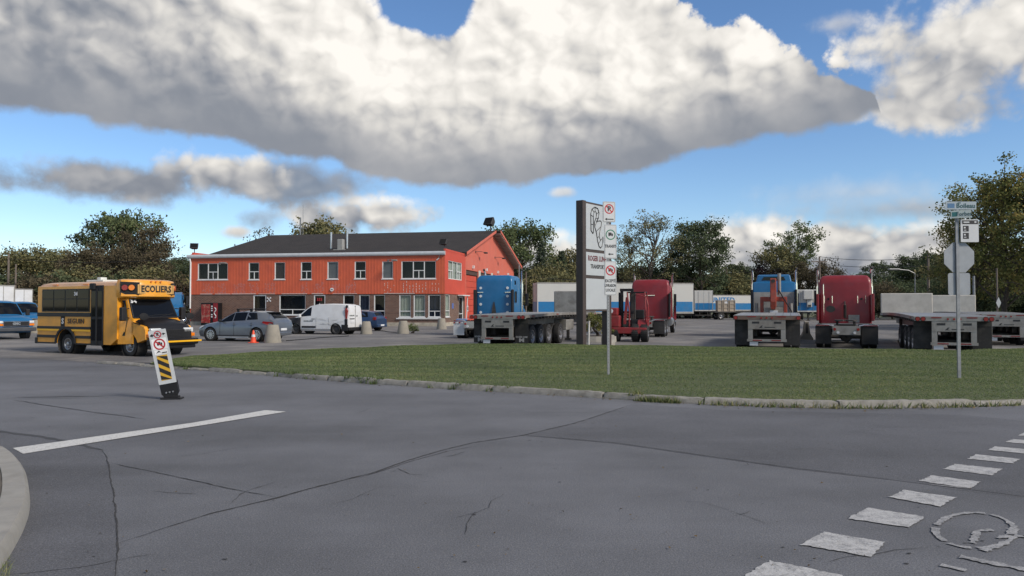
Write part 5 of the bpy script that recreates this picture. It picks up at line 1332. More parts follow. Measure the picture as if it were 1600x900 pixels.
M_CARB = mat('car_blue', (.020, .050, .120), .3, .3, var=.05, coat=.6)
def small_car(loc, heading):
    t = thing('compact_car', 'dark blue compact car parked behind the white cargo van', 'car', loc, heading)
    st = [(2.0, .56, .30, .48, .58, .42, .62, .64), (1.88, .72, .22, .54, .70, .55, .74, .77), (1.4, .82, .2, .62, .84, .68, .88, .92), (.95, .83, .2, .64, .90, .72, .94, .98), (.2, .84, .2, .65, .95, .60, 1.42, 1.47), (-.5, .84, .2, .66, .97, .60, 1.46, 1.51), (-1.2, .84, .2, .68, 1.0, .58, 1.42, 1.48),
          (-1.55, .83, .22, .70, 1.02, .55, 1.36, 1.41), (-1.80, .80, .28, .72, 1.0, .60, 1.08, 1.11), (-1.95, .74, .32, .62, .86, .60, .90, .92)]
    c = Car(t, st, M_CARB, (1.25, -1.2), (.36, .33), 'car')
    c.side(.82, .16, .05, .9, -.5, 0); c.side(.06, -.55, .05, .92); c.side(-.65, -1.25, .08, .9, 0, .15); c.across(.92, .25, 'windscreen', .93, (0, .6, .8)); c.across(-1.58, -1.78, 'rear_window', .9, (0, -.8, .6))
    for s_ in (1, -1):
        mb = MB(); mb.rbox(min(.66 * s_, .83 * s_), max(.66 * s_, .83 * s_), -1.90, -1.66, .80, 1.04, .03); mb.build('tail_lamp', M_REDL, t)
        mb = MB(); mb.rbox(min(.86 * s_, 1.0 * s_), max(.86 * s_, 1.0 * s_), .62, .74, .94, 1.06, .03); mb.tube([(.80 * s_, .68, .95), (.92 * s_, .68, .98)], .02, 6); mb.build('wing_mirror', M_PLAST, t)
    mb = MB(); mb.rbox(-.70, .70, -2.02, -1.80, .28, .50, .05); mb.build('rear_bumper', M_CARB, t)
    mb = MB(); mb.rbox(-.25, .25, -2.03, -2.0, .36, .48, .01, 1); mb.build('number_plate', M_PLATE, t)
    return t
small_car(place(561, 55.5), -70)

# box trucks with blue van cabs, by the left edge
def box_truck(loc, heading, label, group=None):
    t = thing('box_truck', label, 'truck', loc, heading, group)
    st = [(2.62, .84, .42, .66, .98, .70, 1.02, 1.04), (2.50, .92, .36, .70, 1.10, .78, 1.13, 1.16), (2.0, .97, .34, .80, 1.20, .82, 1.24, 1.28), (1.52, .98, .34, .84, 1.26, .86, 1.30, 1.36), (1.10, .98, .34, .84, 1.28, .82, 1.72, 1.78), (.75, .98, .34, .84, 1.28, .80, 2.02, 2.08), (.30, .98, .34, .84, 1.28, .82, 2.10, 2.16), (-.35, .98, .34, .84, 1.28, .82, 2.10, 2.16)]
    c = Car(t, st, M_BLUE, (1.75,), (.45, .36), 'bus', wx=.84)
    for o in list(t.children):
        if o.name.startswith('wheel') : o.location.z = .38
    c.side(1.42, .25, .06, .9, -.5, 0); c.across(1.50, .82, 'windscreen', .94, (0, .6, .8))
    mb = MB(); mb.rbox(-.62, .62, 2.60, 2.68, .72, 1.0, .02); mb.build('grille', M_PLAST, t)
    mb = MB()
    for z in (.72, .98): mb.rbox(-.66, .66, 2.62, 2.70, z - .02, z + .02, .008, 1)
    for x in (-.64, .64): mb.rbox(x - .02, x + .02, 2.621, 2.701, .72, .98, .008, 1)
    struct(mb.build('grille_surround', M_CHROME, t), 'stuff')
    mb = MB(); put_text(mb, 'GMC', .17, (0, 2.69, .86), (-1, 0, 0), bold=.01); mb.build('badge', M_ALLOY, t)
    for s_ in (1, -1):
        mb = MB(); mb.rbox(min(.66 * s_, .92 * s_), max(.66 * s_, .92 * s_), 2.46, 2.66, .88, 1.02, .03); mb.build('headlamp', M_CLEAR, t)
        mb = MB(); mb.rbox(min(.66 * s_, .93 * s_), max(.66 * s_, .93 * s_), 2.45, 2.655, .74, .86, .02); mb.build('turn_signal', M_AMBL, t)
        mb = MB(); mb.rbox(min(1.10 * s_, 1.30 * s_), max(1.10 * s_, 1.30 * s_), 1.15, 1.28, 1.30, 1.66, .03); mb.tube([(.96 * s_, 1.2, 1.35), (1.15 * s_, 1.2, 1.42)], .02, 6); mb.build('wing_mirror', M_PLAST, t)
        wheel(t, 'bus', (.90 * s_, -2.2, .38), s_, dual=True)
    mb = MB(); mb.rbox(-.98, .98, 2.60, 2.82, .44, .66, .04); mb.build('front_bumper', mat('bumper_grey', (.06, .065, .075), .45, .2), t)
    mb = MB(); mb.box(-.4, .4, -4.0, 1.5, .5, .78); mb.build('chassis', M_FRAME, t)
    mb = MB(); mb.rbox(-1.18, 1.18, -4.2, -.40, .80, 3.05, .04); bx_ = mb.build('box', M_WHITE, t)
    mb = MB()
    for x in (-1.19, 1.15):
        for y in (-4.21, -.43): mb.box(x, x + .04, y, y + .05, .8, 3.06)
    mb.box(-1.19, 1.19, -.42, -.385, 3.0, 3.07); mb.box(-1.19, 1.19, -.42, -.385, .79, .85)
    for x in (-.6, 0, .6): mb.box(x - .015, x + .015, -.41, -.388, .85, 3.0)
    struct(mb.build('box_edging', M_ALUP, bx_), 'stuff')
    return t
BT = 'blue-cab box trucks beside the school bus'
box_truck(place(-8, 42.5), 103 + 20, 'blue-cab box truck with chrome grille beside a concrete block')
box_truck(place(28, 52.0), 100 + 20, 'blue-cab white box truck half hidden behind the school bus')
box_truck(place(-95, 55.0), 100 + 20, 'blue-cab white box truck behind the other two, its pale box showing')

# ------------------------------------------------------------------ highway tractors (origin under the rear tandem, +y forward)
def tractor(loc, heading, label, paint, zs=3.75, sl_y=(1.95, 3.95), w=1.20, crane=False, chrome=False, hood_open=False, plain=True, stacks=True, spec='a', wide_cab=True):
    t = thing('semi_tractor', label, 'truck', loc, heading)
    yb, yf = sl_y
    # chassis
    mb = MB(); mb.box(-.47, -.37, -1.55, yf + 3.2, .72, .98); mb.box(.37, .47, -1.55, yf + 3.2, .72, .98)
    for y in (-1.5, -.4, .8, 2.0, yf + 1.0, yf + 3.0): mb.box(-.37, .37, y - .05, y + .05, .74, .96)
    mb.build('chassis', M_FRAME, t)
    for y in (-.66, .66):
        mb = MB(); mb.cyl((-.95, y, .5), (.95, y, .5), .10, n=10); mb.lathe([(-.22, .05), (-.18, .20), (0, .25), (.18, .20), (.22, .05)], 14, 'y', (0, y, .5)); mb.build('axle', M_FRAME, t)
        for s_ in (1, -1): wheel(t, 'truck', (1.08 * s_, y, .5), s_, M_ALLOY, dual=True)
    ya = yf + 2.35
    mb = MB(); mb.cyl((-.9, ya, .5), (.9, ya, .5), .08, n=8); mb.build('axle', M_FRAME, t)
    for s_ in (1, -1): wheel(t, 'truck', (1.04 * s_, ya, .5), s_, M_ALLOY)
    # fifth wheel: ramped plate with a throat
    mb = MB(); out = [(-.46, .35), (-.42, .55), (.42, .55), (.46, .35), (.46, -.15), (.30, -.62), (.12, -.62), (.06, -.1), (-.06, -.1), (-.12, -.62), (-.30, -.62), (-.46, -.15)]
    mb.prism(out, 'z', 1.16, 1.22); mb.box(-.40, -.30, -.2, .3, .98, 1.16); mb.box(.30, .40, -.2, .3, .98, 1.16); mb.build('fifth_wheel', M_FRAME, t)
    # rear end: light bar, flap hangers, mud flaps
    mb = MB(); mb.box(-.55, .55, -1.66, -1.56, .60, .98); mb.build('tail_panel', M_ALUP if not chrome else M_CHROME, t)
    for s_ in (1, -1):
        for x, mt, nm in ((.46, M_REDL, 'tail_lamp'), (.33, M_CLEAR, 'reverse_lamp')):
            mb = MB(); mb.cyl((x * s_, -1.70, .70 if nm[0] == 'r' else .84), (x * s_, -1.655, .70 if nm[0] == 'r' else .84), .06, n=12); mb.build(nm, mt, t)
        mb = MB(); mb.tube([(.50 * s_, -1.50, .98), (.7 * s_, -1.45, 1.02), (1.25 * s_, -1.42, .99)], .03, 6); mb.build('flap_hanger', M_ALLOY, t)
        mb = MB(); mb.box(min(.60 * s_, 1.24 * s_), max(.60 * s_, 1.24 * s_), -1.445, -1.425, .20, .97); mb.build('mud_flap', M_FLAP if not chrome else M_SIGNW, t)
        mb = MB(); mb.box(min(.62 * s_, 1.22 * s_), max(.62 * s_, 1.22 * s_), -1.48, -1.45, .985, 1.02); mb.build('reflector_bar', M_REFL, t)
        if chrome:
            mb = MB(); n = 10
            for k in range(n):
                a0, a1 = math.pi * (.10 + .95 * k / n * .6) + math.pi * .38, math.pi * (.10 + .95 * (k + 1) / n * .6) + math.pi * .38
                p = [(-.66 + .60 * math.cos(a), .5 + .62 * math.sin(a)) for a in (a0, a1)]
                x0, x1 = .60 * s_, 1.27 * s_
                mb.add([(x0, *p[0]), (x1, *p[0]), (x1, *p[1]), (x0, *p[1])], [(0, 1, 2, 3)]); mb.add([(x1, *p[0]), (x1, *p[1]), (x1, p[1][0] * .97, p[1][1] - .05), (x1, p[0][0] * .97, p[0][1] - .05)], [(0, 1, 2, 3)])
            mb.build('quarter_fender', M_CHROME, t, smooth=40)
            for k in range(4):
                mb = MB(); mb.cyl(((.70 + .16 * k) * s_, -1.49, .90), ((.70 + .16 * k) * s_, -1.45, .90), .045, n=10); mb.build('fender_lamp', M_REDL if k % 2 else M_CLEAR, t)
    # sleeper: rounded box, crowned roof, side windows
    secs = []
    def rrect(W_, y0, y1, r_, z, n=4):
        o = []
        for cx, cy, a0 in ((W_ - r_, y1 - r_, 0), (-W_ + r_, y1 - r_, 90), (-W_ + r_, y0 + r_, 180), (W_ - r_, y0 + r_, 270)):
            for k in range(n + 1):
                a = R(a0 + 90 * k / n); o.append((cx + r_ * math.cos(a), cy + r_ * math.sin(a), z))
        return o
    zl = zs - (1.05 if crane else .42)
    zl = 2.62 if crane else zl
    prof_ = ((1.02, w, yb, yf), (1.06, w, yb, yf), (zs - .52, w, yb, yf), (zs - .46, w - .06, yb + .05, yf), (zs - .42, w - .20, yb + .10, yf), (zs - .06, w - .28, yb + .16, yf - .1), (zs, w - .36, yb + .3, yf - .2))
    for z, W_, y0, y1 in prof_ if crane else ((1.02, w, yb, yf), (1.06, w, yb, yf), (zl, w, yb, yf), (zs - .18, w - .05, yb + .06, yf), (zs - .04, w - .16, yb + .18, yf - .1), (zs, w - .35, yb + .4, yf - .3)): secs.append(rrect(W_, y0, y1, .13 if not crane else .08, z))
    mb = MB(); mb.loft(secs); slp = mb.build('sleeper', paint, t, smooth=40)
    if crane:
        mb = MB(); mb.prism([(-.66, zs - .34), (.66, zs - .34), (.56, zs - .14), (-.56, zs - .14)], 'y', yb + .09, yb + .30); mb.build('roof_window', M_GLASS, slp)
        mb = MB(); mb.box(-w + .06, w - .06, yb - .012, yb + .02, 1.05, zl + .05); mb.build('bare_rear_panel', mat('bare_panel', (.36, .36, .35), .6, .3, var=.2, dirt=(.2, .19, .18), dirt_a=.6), slp)
    for s_ in (1, -1):
        mb = MB(); mb.rbox(min((w - .02) * s_, (w + .012) * s_), max((w - .02) * s_, (w + .012) * s_), yb + .55, yb + .95, 2.05, 2.75, .06); mb.build('sleeper_window', M_GLASS, slp)
        mb = MB(); mb.rbox(min((w - .05) * s_, (w + .006) * s_), max((w - .05) * s_, (w + .006) * s_), yb + .5, yb + .9, 3.12, 3.42, .05); mb.build('sleeper_window', M_GLASS, slp)
        mb = MB(); mb.rbox(min((w - .01) * s_, (w + .10) * s_), max((w - .01) * s_, (w + .10) * s_), yb - .25, yb + .06, 1.15, zs - .9, .02, 1); mb.build('side_extender', M_PLAST if not (spec == 'r') else paint, t)
        # marker lights and grab handles on the rear
        if spec == 'b':
            for z in (1.45, 1.95, 2.45, 2.95):
                mb = MB(); mb.cyl((w * .74 * s_, yb - .03, z), (w * .74 * s_, yb + .01, z), .085, n=12); mb.build('work_lamp', M_CLEAR, slp)
            mb = MB(); mb.rbox(min(w * .60 * s_, w * .92 * s_), max(w * .60 * s_, w * .92 * s_), yb - .04, yb + .01, 2.66, 2.71, .01, 1); mb.build('grab_handle', M_CHROME, slp)
        elif spec == 'r':
            for x, z0, z1 in ((.93 if s_ < 0 else .0, 1.2, 2.9), (.55, 1.95, 2.35), (.90, 1.95, 2.35)):
                if x:
                    mb = MB(); mb.tube([(x * s_, yb - .01, z0), (x * s_, yb - .06, z0 + .03), (x * s_, yb - .06, z1 - .03), (x * s_, yb - .01, z1)], .018, 6); mb.build('grab_handle', M_CHROME, slp)
            mb = MB(); mb.cyl((.72 * s_, yb - .02, 2.18), (.72 * s_, yb + .01, 2.18), .055, n=12); mb.build('work_lamp', M_PLAST, slp)
    if spec == 'r':
        mb = MB(); mb.M = Matrix.Translation((-.62, yb - .006, 1.70)) @ Matrix.Diagonal((.20, 1, .16, 1)); mb.lathe([(-.004, 0), (-.004, 1), (.02, 1)], 20, 'y'); mb.build('soot_patch', M_FRAME, slp)
        mb = MB(); mb.box(.15, .62, yb - .03, yb + .01, 1.06, 1.42); mb.build('access_panel', M_ALUP, slp)
        mb = MB()
        for k in range(14): mb.lathe([(-.02, .05), (0, .09), (.02, .05)], 10, 'z', (.0, yb - .12, 1.30 + k * .045))
        mb.tube([(0, yb - .12, 1.25), (0, yb - .15, 1.9), (0, yb, 2.05)], .035, 6); mb.build('air_hose', M_ALLOY if False else M_FRAME, t)
    if spec == 'b':
        mb = MB(); mb.loft([[(-.16, yb - .05, 1.25), (.16, yb - .05, 1.25), (.12, yb, 1.25), (-.12, yb, 1.25)], [(-.10, yb - .05, 1.75), (.10, yb - .05, 1.75), (.08, yb, 1.75), (-.08, yb, 1.75)], [(-.02, yb - .03, 2.1), (.02, yb - .03, 2.1), (.02, yb, 2.1), (-.02, yb, 2.1)]]); mb.build('hose_bracket', M_FRAME, t)
    # day cab and bonnet ahead
    mb = MB(); secs = []
    for y, W_, z1, zr in ((yf - .02, 1.04, 2.1, 2.95), (yf + .55, 1.04, 2.05, 2.92), (yf + 1.05, 1.02, 1.95, 2.75), (yf + 1.45, 1.0, 1.9, 1.95)):
        secs.append([(-W_, y, 1.0), (W_, y, 1.0), (W_, y, z1), (W_ - .12, y, zr), (-W_ + .12, y, zr), (-W_, y, z1)])
    mb.loft(secs); mb.build('cab', paint, t, smooth=30)
    for s_ in (1, -1):
        mb = MB(); mb.add([(1.045 * s_, yf + .15, 2.1), (1.04 * s_, yf + 1.0, 2.02), (.945 * s_, yf + .9, 2.7), (.93 * s_, yf + .15, 2.82)], [(0, 1, 2, 3)]); mb.build('cab_window', M_GLASS, t)
        mb = MB(); mb.rbox(min(1.22 * s_, 1.42 * s_), max(1.22 * s_, 1.42 * s_), yf + .9, yf + 1.02, 1.85, 2.65, .03); mb.tube([(1.0 * s_, yf + .95, 2.6), (1.3 * s_, yf + .96, 2.6)], .02, 6); mb.tube([(1.0 * s_, yf + .95, 1.9), (1.3 * s_, yf + .96, 1.9)], .02, 6); mb.build('wing_mirror', M_PLAST, t)
        mb = MB(); mb.cyl((.95 * s_, yf - .6, .82), (.95 * s_, yf + .9, .82), .32, n=18); mb.build('fuel_tank', M_CHROME if chrome else M_ALLOY, t, smooth=40)
        if stacks:
            xs_ = (w + .06) * s_
            mb = MB(); mb.cyl((xs_, yf + .05, 1.1), (xs_, yf + .05, zs - .5), .085, n=12); mb.tube([(xs_, yf + .05, zs - .5), (xs_, yf + .05, zs + .05), (xs_ + .01 * s_, yf + .0, zs + .25), (xs_ + .05 * s_, yf - .12, zs + .42)], .065, 10); mb.build('exhaust_stack', M_CHROME, t, smooth=40)
            mb = MB(); mb.tube([(xs_ + .035 * s_, yf - .08, zs + .38), (xs_ + .055 * s_, yf - .14, zs + .44)], .072, 10); mb.build('stack_tip', M_FRAME, t)
    def bonnet(mb):
        secs = []
        for y, W_, z1, zc in ((yf + 1.45, .95, 1.75, 1.95), (yf + 2.2, .85, 1.65, 1.85), (yf + 2.9, .75, 1.5, 1.7), (yf + 3.15, .70, 1.35, 1.5)):
            secs.append([(-W_, y, .95), (W_, y, .95), (W_, y, z1), (W_ * .6, y, zc), (-W_ * .6, y, zc), (-W_, y, z1)])
        mb.loft(secs)
        for s_ in (1, -1):
            ring_ = []
            mb.loft([[(.78 * s_, ya + .68 * math.cos(a), .5 + .68 * math.sin(a)), (1.22 * s_, ya + .68 * math.cos(a), .5 + .68 * math.sin(a)), (1.22 * s_, ya + .75 * math.cos(a), .5 + .76 * math.sin(a)), (.78 * s_, ya + .75 * math.cos(a), .5 + .76 * math.sin(a))] for a in np.linspace(.2, math.pi - .3, 9)])
    mb = MB()
    if hood_open: mb.M = Matrix.Translation((0, yf + 3.3, .7)) @ Matrix.Rotation(R(-52), 4, 'X') @ Matrix.Translation((0, -yf - 3.3, -.7))
    bonnet(mb); mb.build('bonnet', paint, t, smooth=35)
    if hood_open:
        mb = MB(); mb.rbox(-.45, .45, yf + 1.5, yf + 2.9, .95, 1.65, .1); mb.cyl((.5, yf + 1.9, 1.3), (.75, yf + 1.9, 1.3), .2, n=12); mb.build('engine', M_FRAME, t)
    mb = MB(); mb.rbox(-1.2, 1.2, yf + 3.1, yf + 3.35, .42, .80, .05); mb.build('front_bumper', M_CHROME, t)
    if plain:
        mb = MB(); mb.box(-w + .12, w - .12, yb - .60, yb + .02, .985, 1.02); mb.build('deck_plate', M_ALU, t)
    if spec == 'g':
        mb = MB(); mb.box(-.3, .3, yb - .04, yb + .01, 2.5, 2.54); mb.build('grab_handle', M_CHROME, slp)
    return t

FLEET = 18
def pos_tractor(xpx, d, heading, yb):
    """place so that the middle of the sleeper's rear face stands at pixel column xpx, distance d"""
    f_ = Vector((math.sin(R(heading)), math.cos(R(heading)), 0)); return place(xpx, d) - f_ * yb
tractor(pos_tractor(772, 45.5, 15, 2.5), 15, 'blue sleeper tractor with chrome quarter fenders behind a flatbed trailer', M_BLUE, 3.75, (2.5, 4.6), 1.16, chrome=True, spec='b', stacks=True)
tractor(pos_tractor(1016, 47.5, 17, 2.3), 17, 'red sleeper tractor with tilted bonnet behind the truck-mounted forklift', M_RED, 3.55, (2.3, 4.2), 1.18, hood_open=True, spec='g')
tractor(pos_tractor(1320, 35.2, 23.5, 2.0), 23.5, 'red sleeper tractor with soot patch and bare fifth wheel', M_RED, 3.32, (2.0, 3.9), 1.15, spec='r')
ct = tractor(pos_tractor(1209, 44.0, 20.5, 2.6), 20.5, 'blue tractor with orange loader crane coupled to a flatbed', M_BLUE, 3.72, (2.6, 4.4), 1.20, crane=True, spec='c')
# loader crane behind that cab, folded upright
cr = thing('loader_crane', 'orange folded loader crane mounted behind the blue cab', 'crane', ct.location, 20.5)
mb = MB(); mb.rbox(-1.02, 1.02, 1.75, 2.25, 1.0, 1.28, .03); mb.rbox(-.52, .52, 1.55, 2.0, 1.30, 1.75, .03); mb.build('base_beam', mat('crane_grey', (.30, .28, .25), .6, var=.2, dirt=(.15, .12, .1), dirt_a=.6), cr)
for s_ in (1, -1):
    mb = MB(); mb.rbox(min(.55 * s_, .74 * s_), max(.55 * s_, .74 * s_), 1.7, 2.0, 1.28, 2.15, .03); mb.rbox(min(.1 * s_, .74 * s_), max(.1 * s_, .74 * s_), 1.7, 2.0, 2.10, 2.38, .03); mb.build('lift_arm', M_CRANE, cr)
    mb = MB(); mb.cyl((.95 * s_, 1.85, 1.28), (.95 * s_, 1.85, 2.0), .10, n=12); mb.build('outrigger', M_ALUP, cr)
mb = MB(); mb.rbox(-.18, .16, 1.62, 1.98, 1.75, 3.45, .04); mb.cyl((-.01, 1.60, 2.65), (-.01, 1.64, 2.65), .10, n=14, m=1); mb.cyl((-.01, 1.60, 3.30), (-.01, 1.64, 3.30), .11, n=14, m=1); mb.build('column', [M_CRANE, M_FRAME], cr)
mb = MB(); mb.loft([[(-.13, y - .12, z), (.11, y - .12, z), (.11, y + .05, z), (-.13, y + .05, z)] for y, z in ((1.55, 1.65), (1.48, 2.1), (1.6, 2.75))]); mb.build('boom', M_CRANE, cr)
mb = MB(); mb.cyl((.32, 1.95, 2.5), (.32, 1.95, 3.75), .10, n=12); mb.build('ram', M_ALUP, cr, smooth=40)
mb = MB(); mb.tube([(.30, 1.8, 2.75), (.6, 1.6, 2.2), (.95, 1.45, 1.6), (1.12, 1.4, 1.05)], .035, 6); mb.build('hose', M_PLAST, cr)
mb = MB(); mb.rbox(-.20, .22, 1.51, 1.545, 1.40, 1.58, .01, 1); mb.build('number_plate', M_PLATE, cr)

# ------------------------------------------------------------------ flatbed trailers (origin on the ground under the rear edge, +y forward)
def trailer(loc, heading, label, hmat=None,  length=14.4, head=None, axles=4, deck_z=1.45, flap_text=False, grimy=False, steel=None, badge=True, group=None, ax0=1.15):
    t = thing('flatbed_trailer', label, 'trailer', loc, heading, group)
    W = 1.295; steel = steel or M_ALUP
    # deck boards, camber up in the middle, as separate extrusions
    def cam(y): return deck_z + .07 * math.sin(math.pi * min(max(y / length, 0), 1))
    NB_ = 8; bw = 2 * (W - .07) / NB_
    for k in range(NB_):
        x0 = -W + .07 + k * bw + .006; x1 = x0 + bw - .012; mb = MB(); secs = []
        for y in np.linspace(.06, length - .05, 7): secs.append([(x0, y, cam(y) - .05), (x1, y, cam(y) - .05), (x1, y, cam(y)), (x0, y, cam(y))])
        mb.loft(secs); mb.build('deck_board', M_ALU if k not in (3, 4) or not grimy else M_ALUP, t)
    for s_ in (1, -1):
        mb = MB(); secs = []
        for y in np.linspace(.0, length, 9): secs.append([((W - .065) * s_, y, cam(y) - .12), (W * s_, y, cam(y) - .12), (W * s_, y, cam(y) + .004), ((W - .065) * s_, y, cam(y) + .004)])
        mb.loft(secs); rail = mb.build('side_rail', steel, t)
        mb = MB()
        for k in range(22):
            y = .6 + k * (length - 1.2) / 22; mb.box(min((W - .30) * s_, (W - .02) * s_), max((W - .30) * s_, (W - .02) * s_), y, y + .14, cam(y) - .22, cam(y) - .125)
        struct(mb.build('strap_winches', M_FRAME, rail), 'stuff')
        for y in (.9, 4.6, 8.5, 12.3):
            mb = MB(); mb.box(min(W * s_ - .001, (W + .012) * s_), max(W * s_ - .001, (W + .012) * s_), y, y + .3, cam(y) - .09, cam(y) - .04); mb.build('side_reflector', M_REFL, rail)
        mb = MB(); mb.box(min(.42 * s_, .56 * s_), max(.42 * s_, .56 * s_), .25, length - .6, .98 if False else .92, deck_z - .13); mb.build('main_beam', steel if not grimy else M_FRAME, t)
    mb = MB()
    for y in np.linspace(.5, length - .6, 24): mb.box(-W + .08, W - .08, y - .03, y + .03, cam(y) - .15, cam(y) - .06)
    struct(mb.build('cross_members', M_FRAME, t), 'stuff')
    # rear: bumper plate with slots, corner lamp boxes, guard
    rm = steel
    mb = MB(); mb.box(-W, W, -.03, .055, deck_z - .16, deck_z + .005); re_ = mb.build('rear_rail', rm if not grimy else mat('rail_rusty', (.14, .11, .09), .8, var=.3, dirt=(.20, .07, .04), dirt_a=.6), t)
    mb = MB(); mb.box(-.72, .72, -.02, .05, deck_z - .55, deck_z - .162); rp = mb.build('rear_plate', rm if not grimy else mat('plate_dull', (.22, .21, .19), .7, var=.2, dirt=(.12, .10, .09), dirt_a=.6), t)
    for x in (-.42, .42):
        mb = MB(); mb.box(x - .14, x + .14, -.024, -.0195, deck_z - .32, deck_z - .24); mb.build('plate_slot', M_INK, rp)
    if badge:
        mb = MB(); mb.add([(-.30, -.022, deck_z - .50), (-.20, -.022, deck_z - .40), (-.14, -.022, deck_z - .40), (-.20, -.022, deck_z - .47), (-.12, -.022, deck_z - .50)], [(0, 1, 2, 3, 4)]); mb.box(-.08, .32, -.024, -.021, deck_z - .485, deck_z - .455); mb.build('badge', M_INK, rp)
    for x in (-.20, 0, .20):
        mb = MB(); mb.cyl((x, -.045, deck_z - .09), (x, -.03, deck_z - .09), .038, n=10); mb.build('marker_lamp', M_REDL, re_)
    for s_ in (1, -1):
        for x in ((1.0, 1.18) if not grimy else (1.2,)):
            mb = MB(); mb.cyl((x * s_, -.055, deck_z - .085), (x * s_, -.03, deck_z - .085), .072, n=16); mb.cyl((x * s_, -.04, deck_z - .085), (x * s_, -.03, deck_z - .085), .088, n=16, m=1); mb.build('tail_lamp', [M_REDL, M_PLAST], re_)
        mb = MB(); mb.box(min(.40 * s_, .74 * s_), max(.40 * s_, .74 * s_), -.036, -.031, deck_z - .06, deck_z - .02); mb.build('reflector_strip', M_REFL, re_)
        mb = MB(); mb.box(min(.54 * s_, .72 * s_), max(.54 * s_, .72 * s_), -.01, .05, .50, deck_z - .552); mb.build('guard_post', rm, t)
        mb = MB(); mb.box(min(.66 * s_, 1.27 * s_), max(.66 * s_, 1.27 * s_), .42, .44, .24, deck_z - .36); fp = mb.build('mud_flap', M_FLAP, t)
        mb = MB(); mb.box(min(.66 * s_, 1.27 * s_), max(.66 * s_, 1.27 * s_), .41, .45, deck_z - .36, deck_z - .16); mb.build('flap_bracket', M_FRAME, t)
        if flap_text:
            mb = MB(); put_text(mb, 'ROGER LUNE', .10, (.965 * s_, .415, .50), (1, 0, 0), bold=.004, sx=.85); put_text(mb, 'M', .20, (.965 * s_, .415, .36), (1, 0, 0), bold=.012, sx=1.5); mb.build('flap_lettering', mat('flap_print', (.34, .34, .34), .8), fp)
    mb = MB(); mb.box(-.76, .76, -.03, .05, .40, .499); gb = mb.build('guard_bar', rm, t)
    for x in (-.36, .36):
        mb = MB(); mb.box(x - .18, x + .18, -.036, -.031, .43, .47); mb.build('reflector_strip', M_REFL, gb)
    mb = MB(); mb.box(-.66, -.34, .02, .035, .235, .38); mb.build('number_plate', M_PLATE, t)
    # axle group
    for k in range(axles):
        y = ax0 + k * (1.22 if k < 3 else 1.22) + (.75 if k == 3 else 0)
        mb = MB(); mb.cyl((-.95, y, .5), (.95, y, .5), .075, n=10); mb.box(-.60, -.40, y - .35, y + .35, .58, .92); mb.box(.40, .60, y - .35, y + .35, .58, .92); mb.build('axle', M_FRAME, t)
        for s_ in (1, -1): wheel(t, 'truck', (1.10 * s_, y, .5), s_, dual=True)
    # landing legs, tool box, headboard
    for s_ in (1, -1):
        mb = MB(); mb.box(min(.60 * s_, .74 * s_), max(.60 * s_, .74 * s_), length - 4.0, length - 3.86, .12, 1.2); mb.box(min(.52 * s_, .82 * s_), max(.52 * s_, .82 * s_), length - 4.08, length - 3.78, .0, .12); mb.build('landing_leg', M_FRAME, t)
    mb = MB(); mb.rbox(.6, 1.22, 6.6, 8.0, .62, 1.15, .02, 1); mb.build('tool_box', M_ALUP, t)
    if head:
        mb = MB(); mb.rbox(-W + .02, W - .02, length - .10, length - .02, cam(length) - .02, cam(length) + head, .05, 2); hb = mb.build('headboard', hmat or M_ALUP, t)
        mb = MB()
        for x in (-.8, 0, .8): mb.box(x - .05, x + .05, length - .02, length + .06, cam(length), cam(length) + head - .1)
        struct(mb.build('headboard_ribs', M_ALUP, hb), 'stuff')
    return t
trailer(place(777, 31.9), 20, 'grey quad-axle flatbed trailer with lettered mud flaps beside the tall roadside sign', None, 12.8, head=1.28, flap_text=True)
trailer(place(1197.5, 30.0), 20.5, 'grimy flatbed trailer coupled to the blue crane tractor', None, 11.5, head=None, grimy=True, axles=3)
trailer(place(1490, 27.2), 22.0, 'pale flatbed trailer with headboard behind the stop sign post', M_HEAD, 14.6, head=1.10)
trailer(place(1571, 34.2), 22.5, 'flatbed trailer farther back than the one behind the stop sign', M_HEAD, 14.6, head=1.10)

# ------------------------------------------------------------------ signs by the road
def rplate(mb, w, h, z0, y0=-.012, y1=0.0, r_=.03, x0=0.0, m=0):
    o = []
    for cx, cz, a0 in ((w / 2 - r_, h - r_, 0), (-w / 2 + r_, h - r_, 90), (-w / 2 + r_, r_, 180), (w / 2 - r_, r_, 270)):
        for k in range(5):
            a = R(a0 + 22.5 * k); o.append((x0 + cx + r_ * math.cos(a), z0 + cz + r_ * math.sin(a)))
    mb.prism(o, 'y', y0, y1, m)
def ringmesh(mb, cx, cz, r0, r1, y=-.016, n=28, m=0):
    vs = []
    for k in range(n):
        a = 2 * math.pi * k / n; vs += [(cx + r0 * math.cos(a), y, cz + r0 * math.sin(a)), (cx + r1 * math.cos(a), y, cz + r1 * math.sin(a))]
    mb.add(vs, [(2 * k, 2 * k + 1, 2 * ((k + 1) % n) + 1, 2 * ((k + 1) % n)) for k in range(n)], m)
def lorry(mb, cx, cz, s_, y=-.017, m=0):
    def q(x0, x1, z0, z1): mb.add([(cx + x0 * s_, y, cz + z0 * s_), (cx + x1 * s_, y, cz + z0 * s_), (cx + x1 * s_, y, cz + z1 * s_), (cx + x0 * s_, y, cz + z1 * s_)], [(0, 1, 2, 3)], m)
    q(-.55, .25, -.22, .45); q(.29, .62, -.22, .22); q(-.55, .62, -.30, -.23)
    for x in (-.35, .42):
        mb.add([(cx + (x + .13 * math.cos(a)) * s_, y - .001, cz + (-.33 + .13 * math.sin(a)) * s_) for a in np.linspace(0, 5.9, 12)], [tuple(range(12))], m)
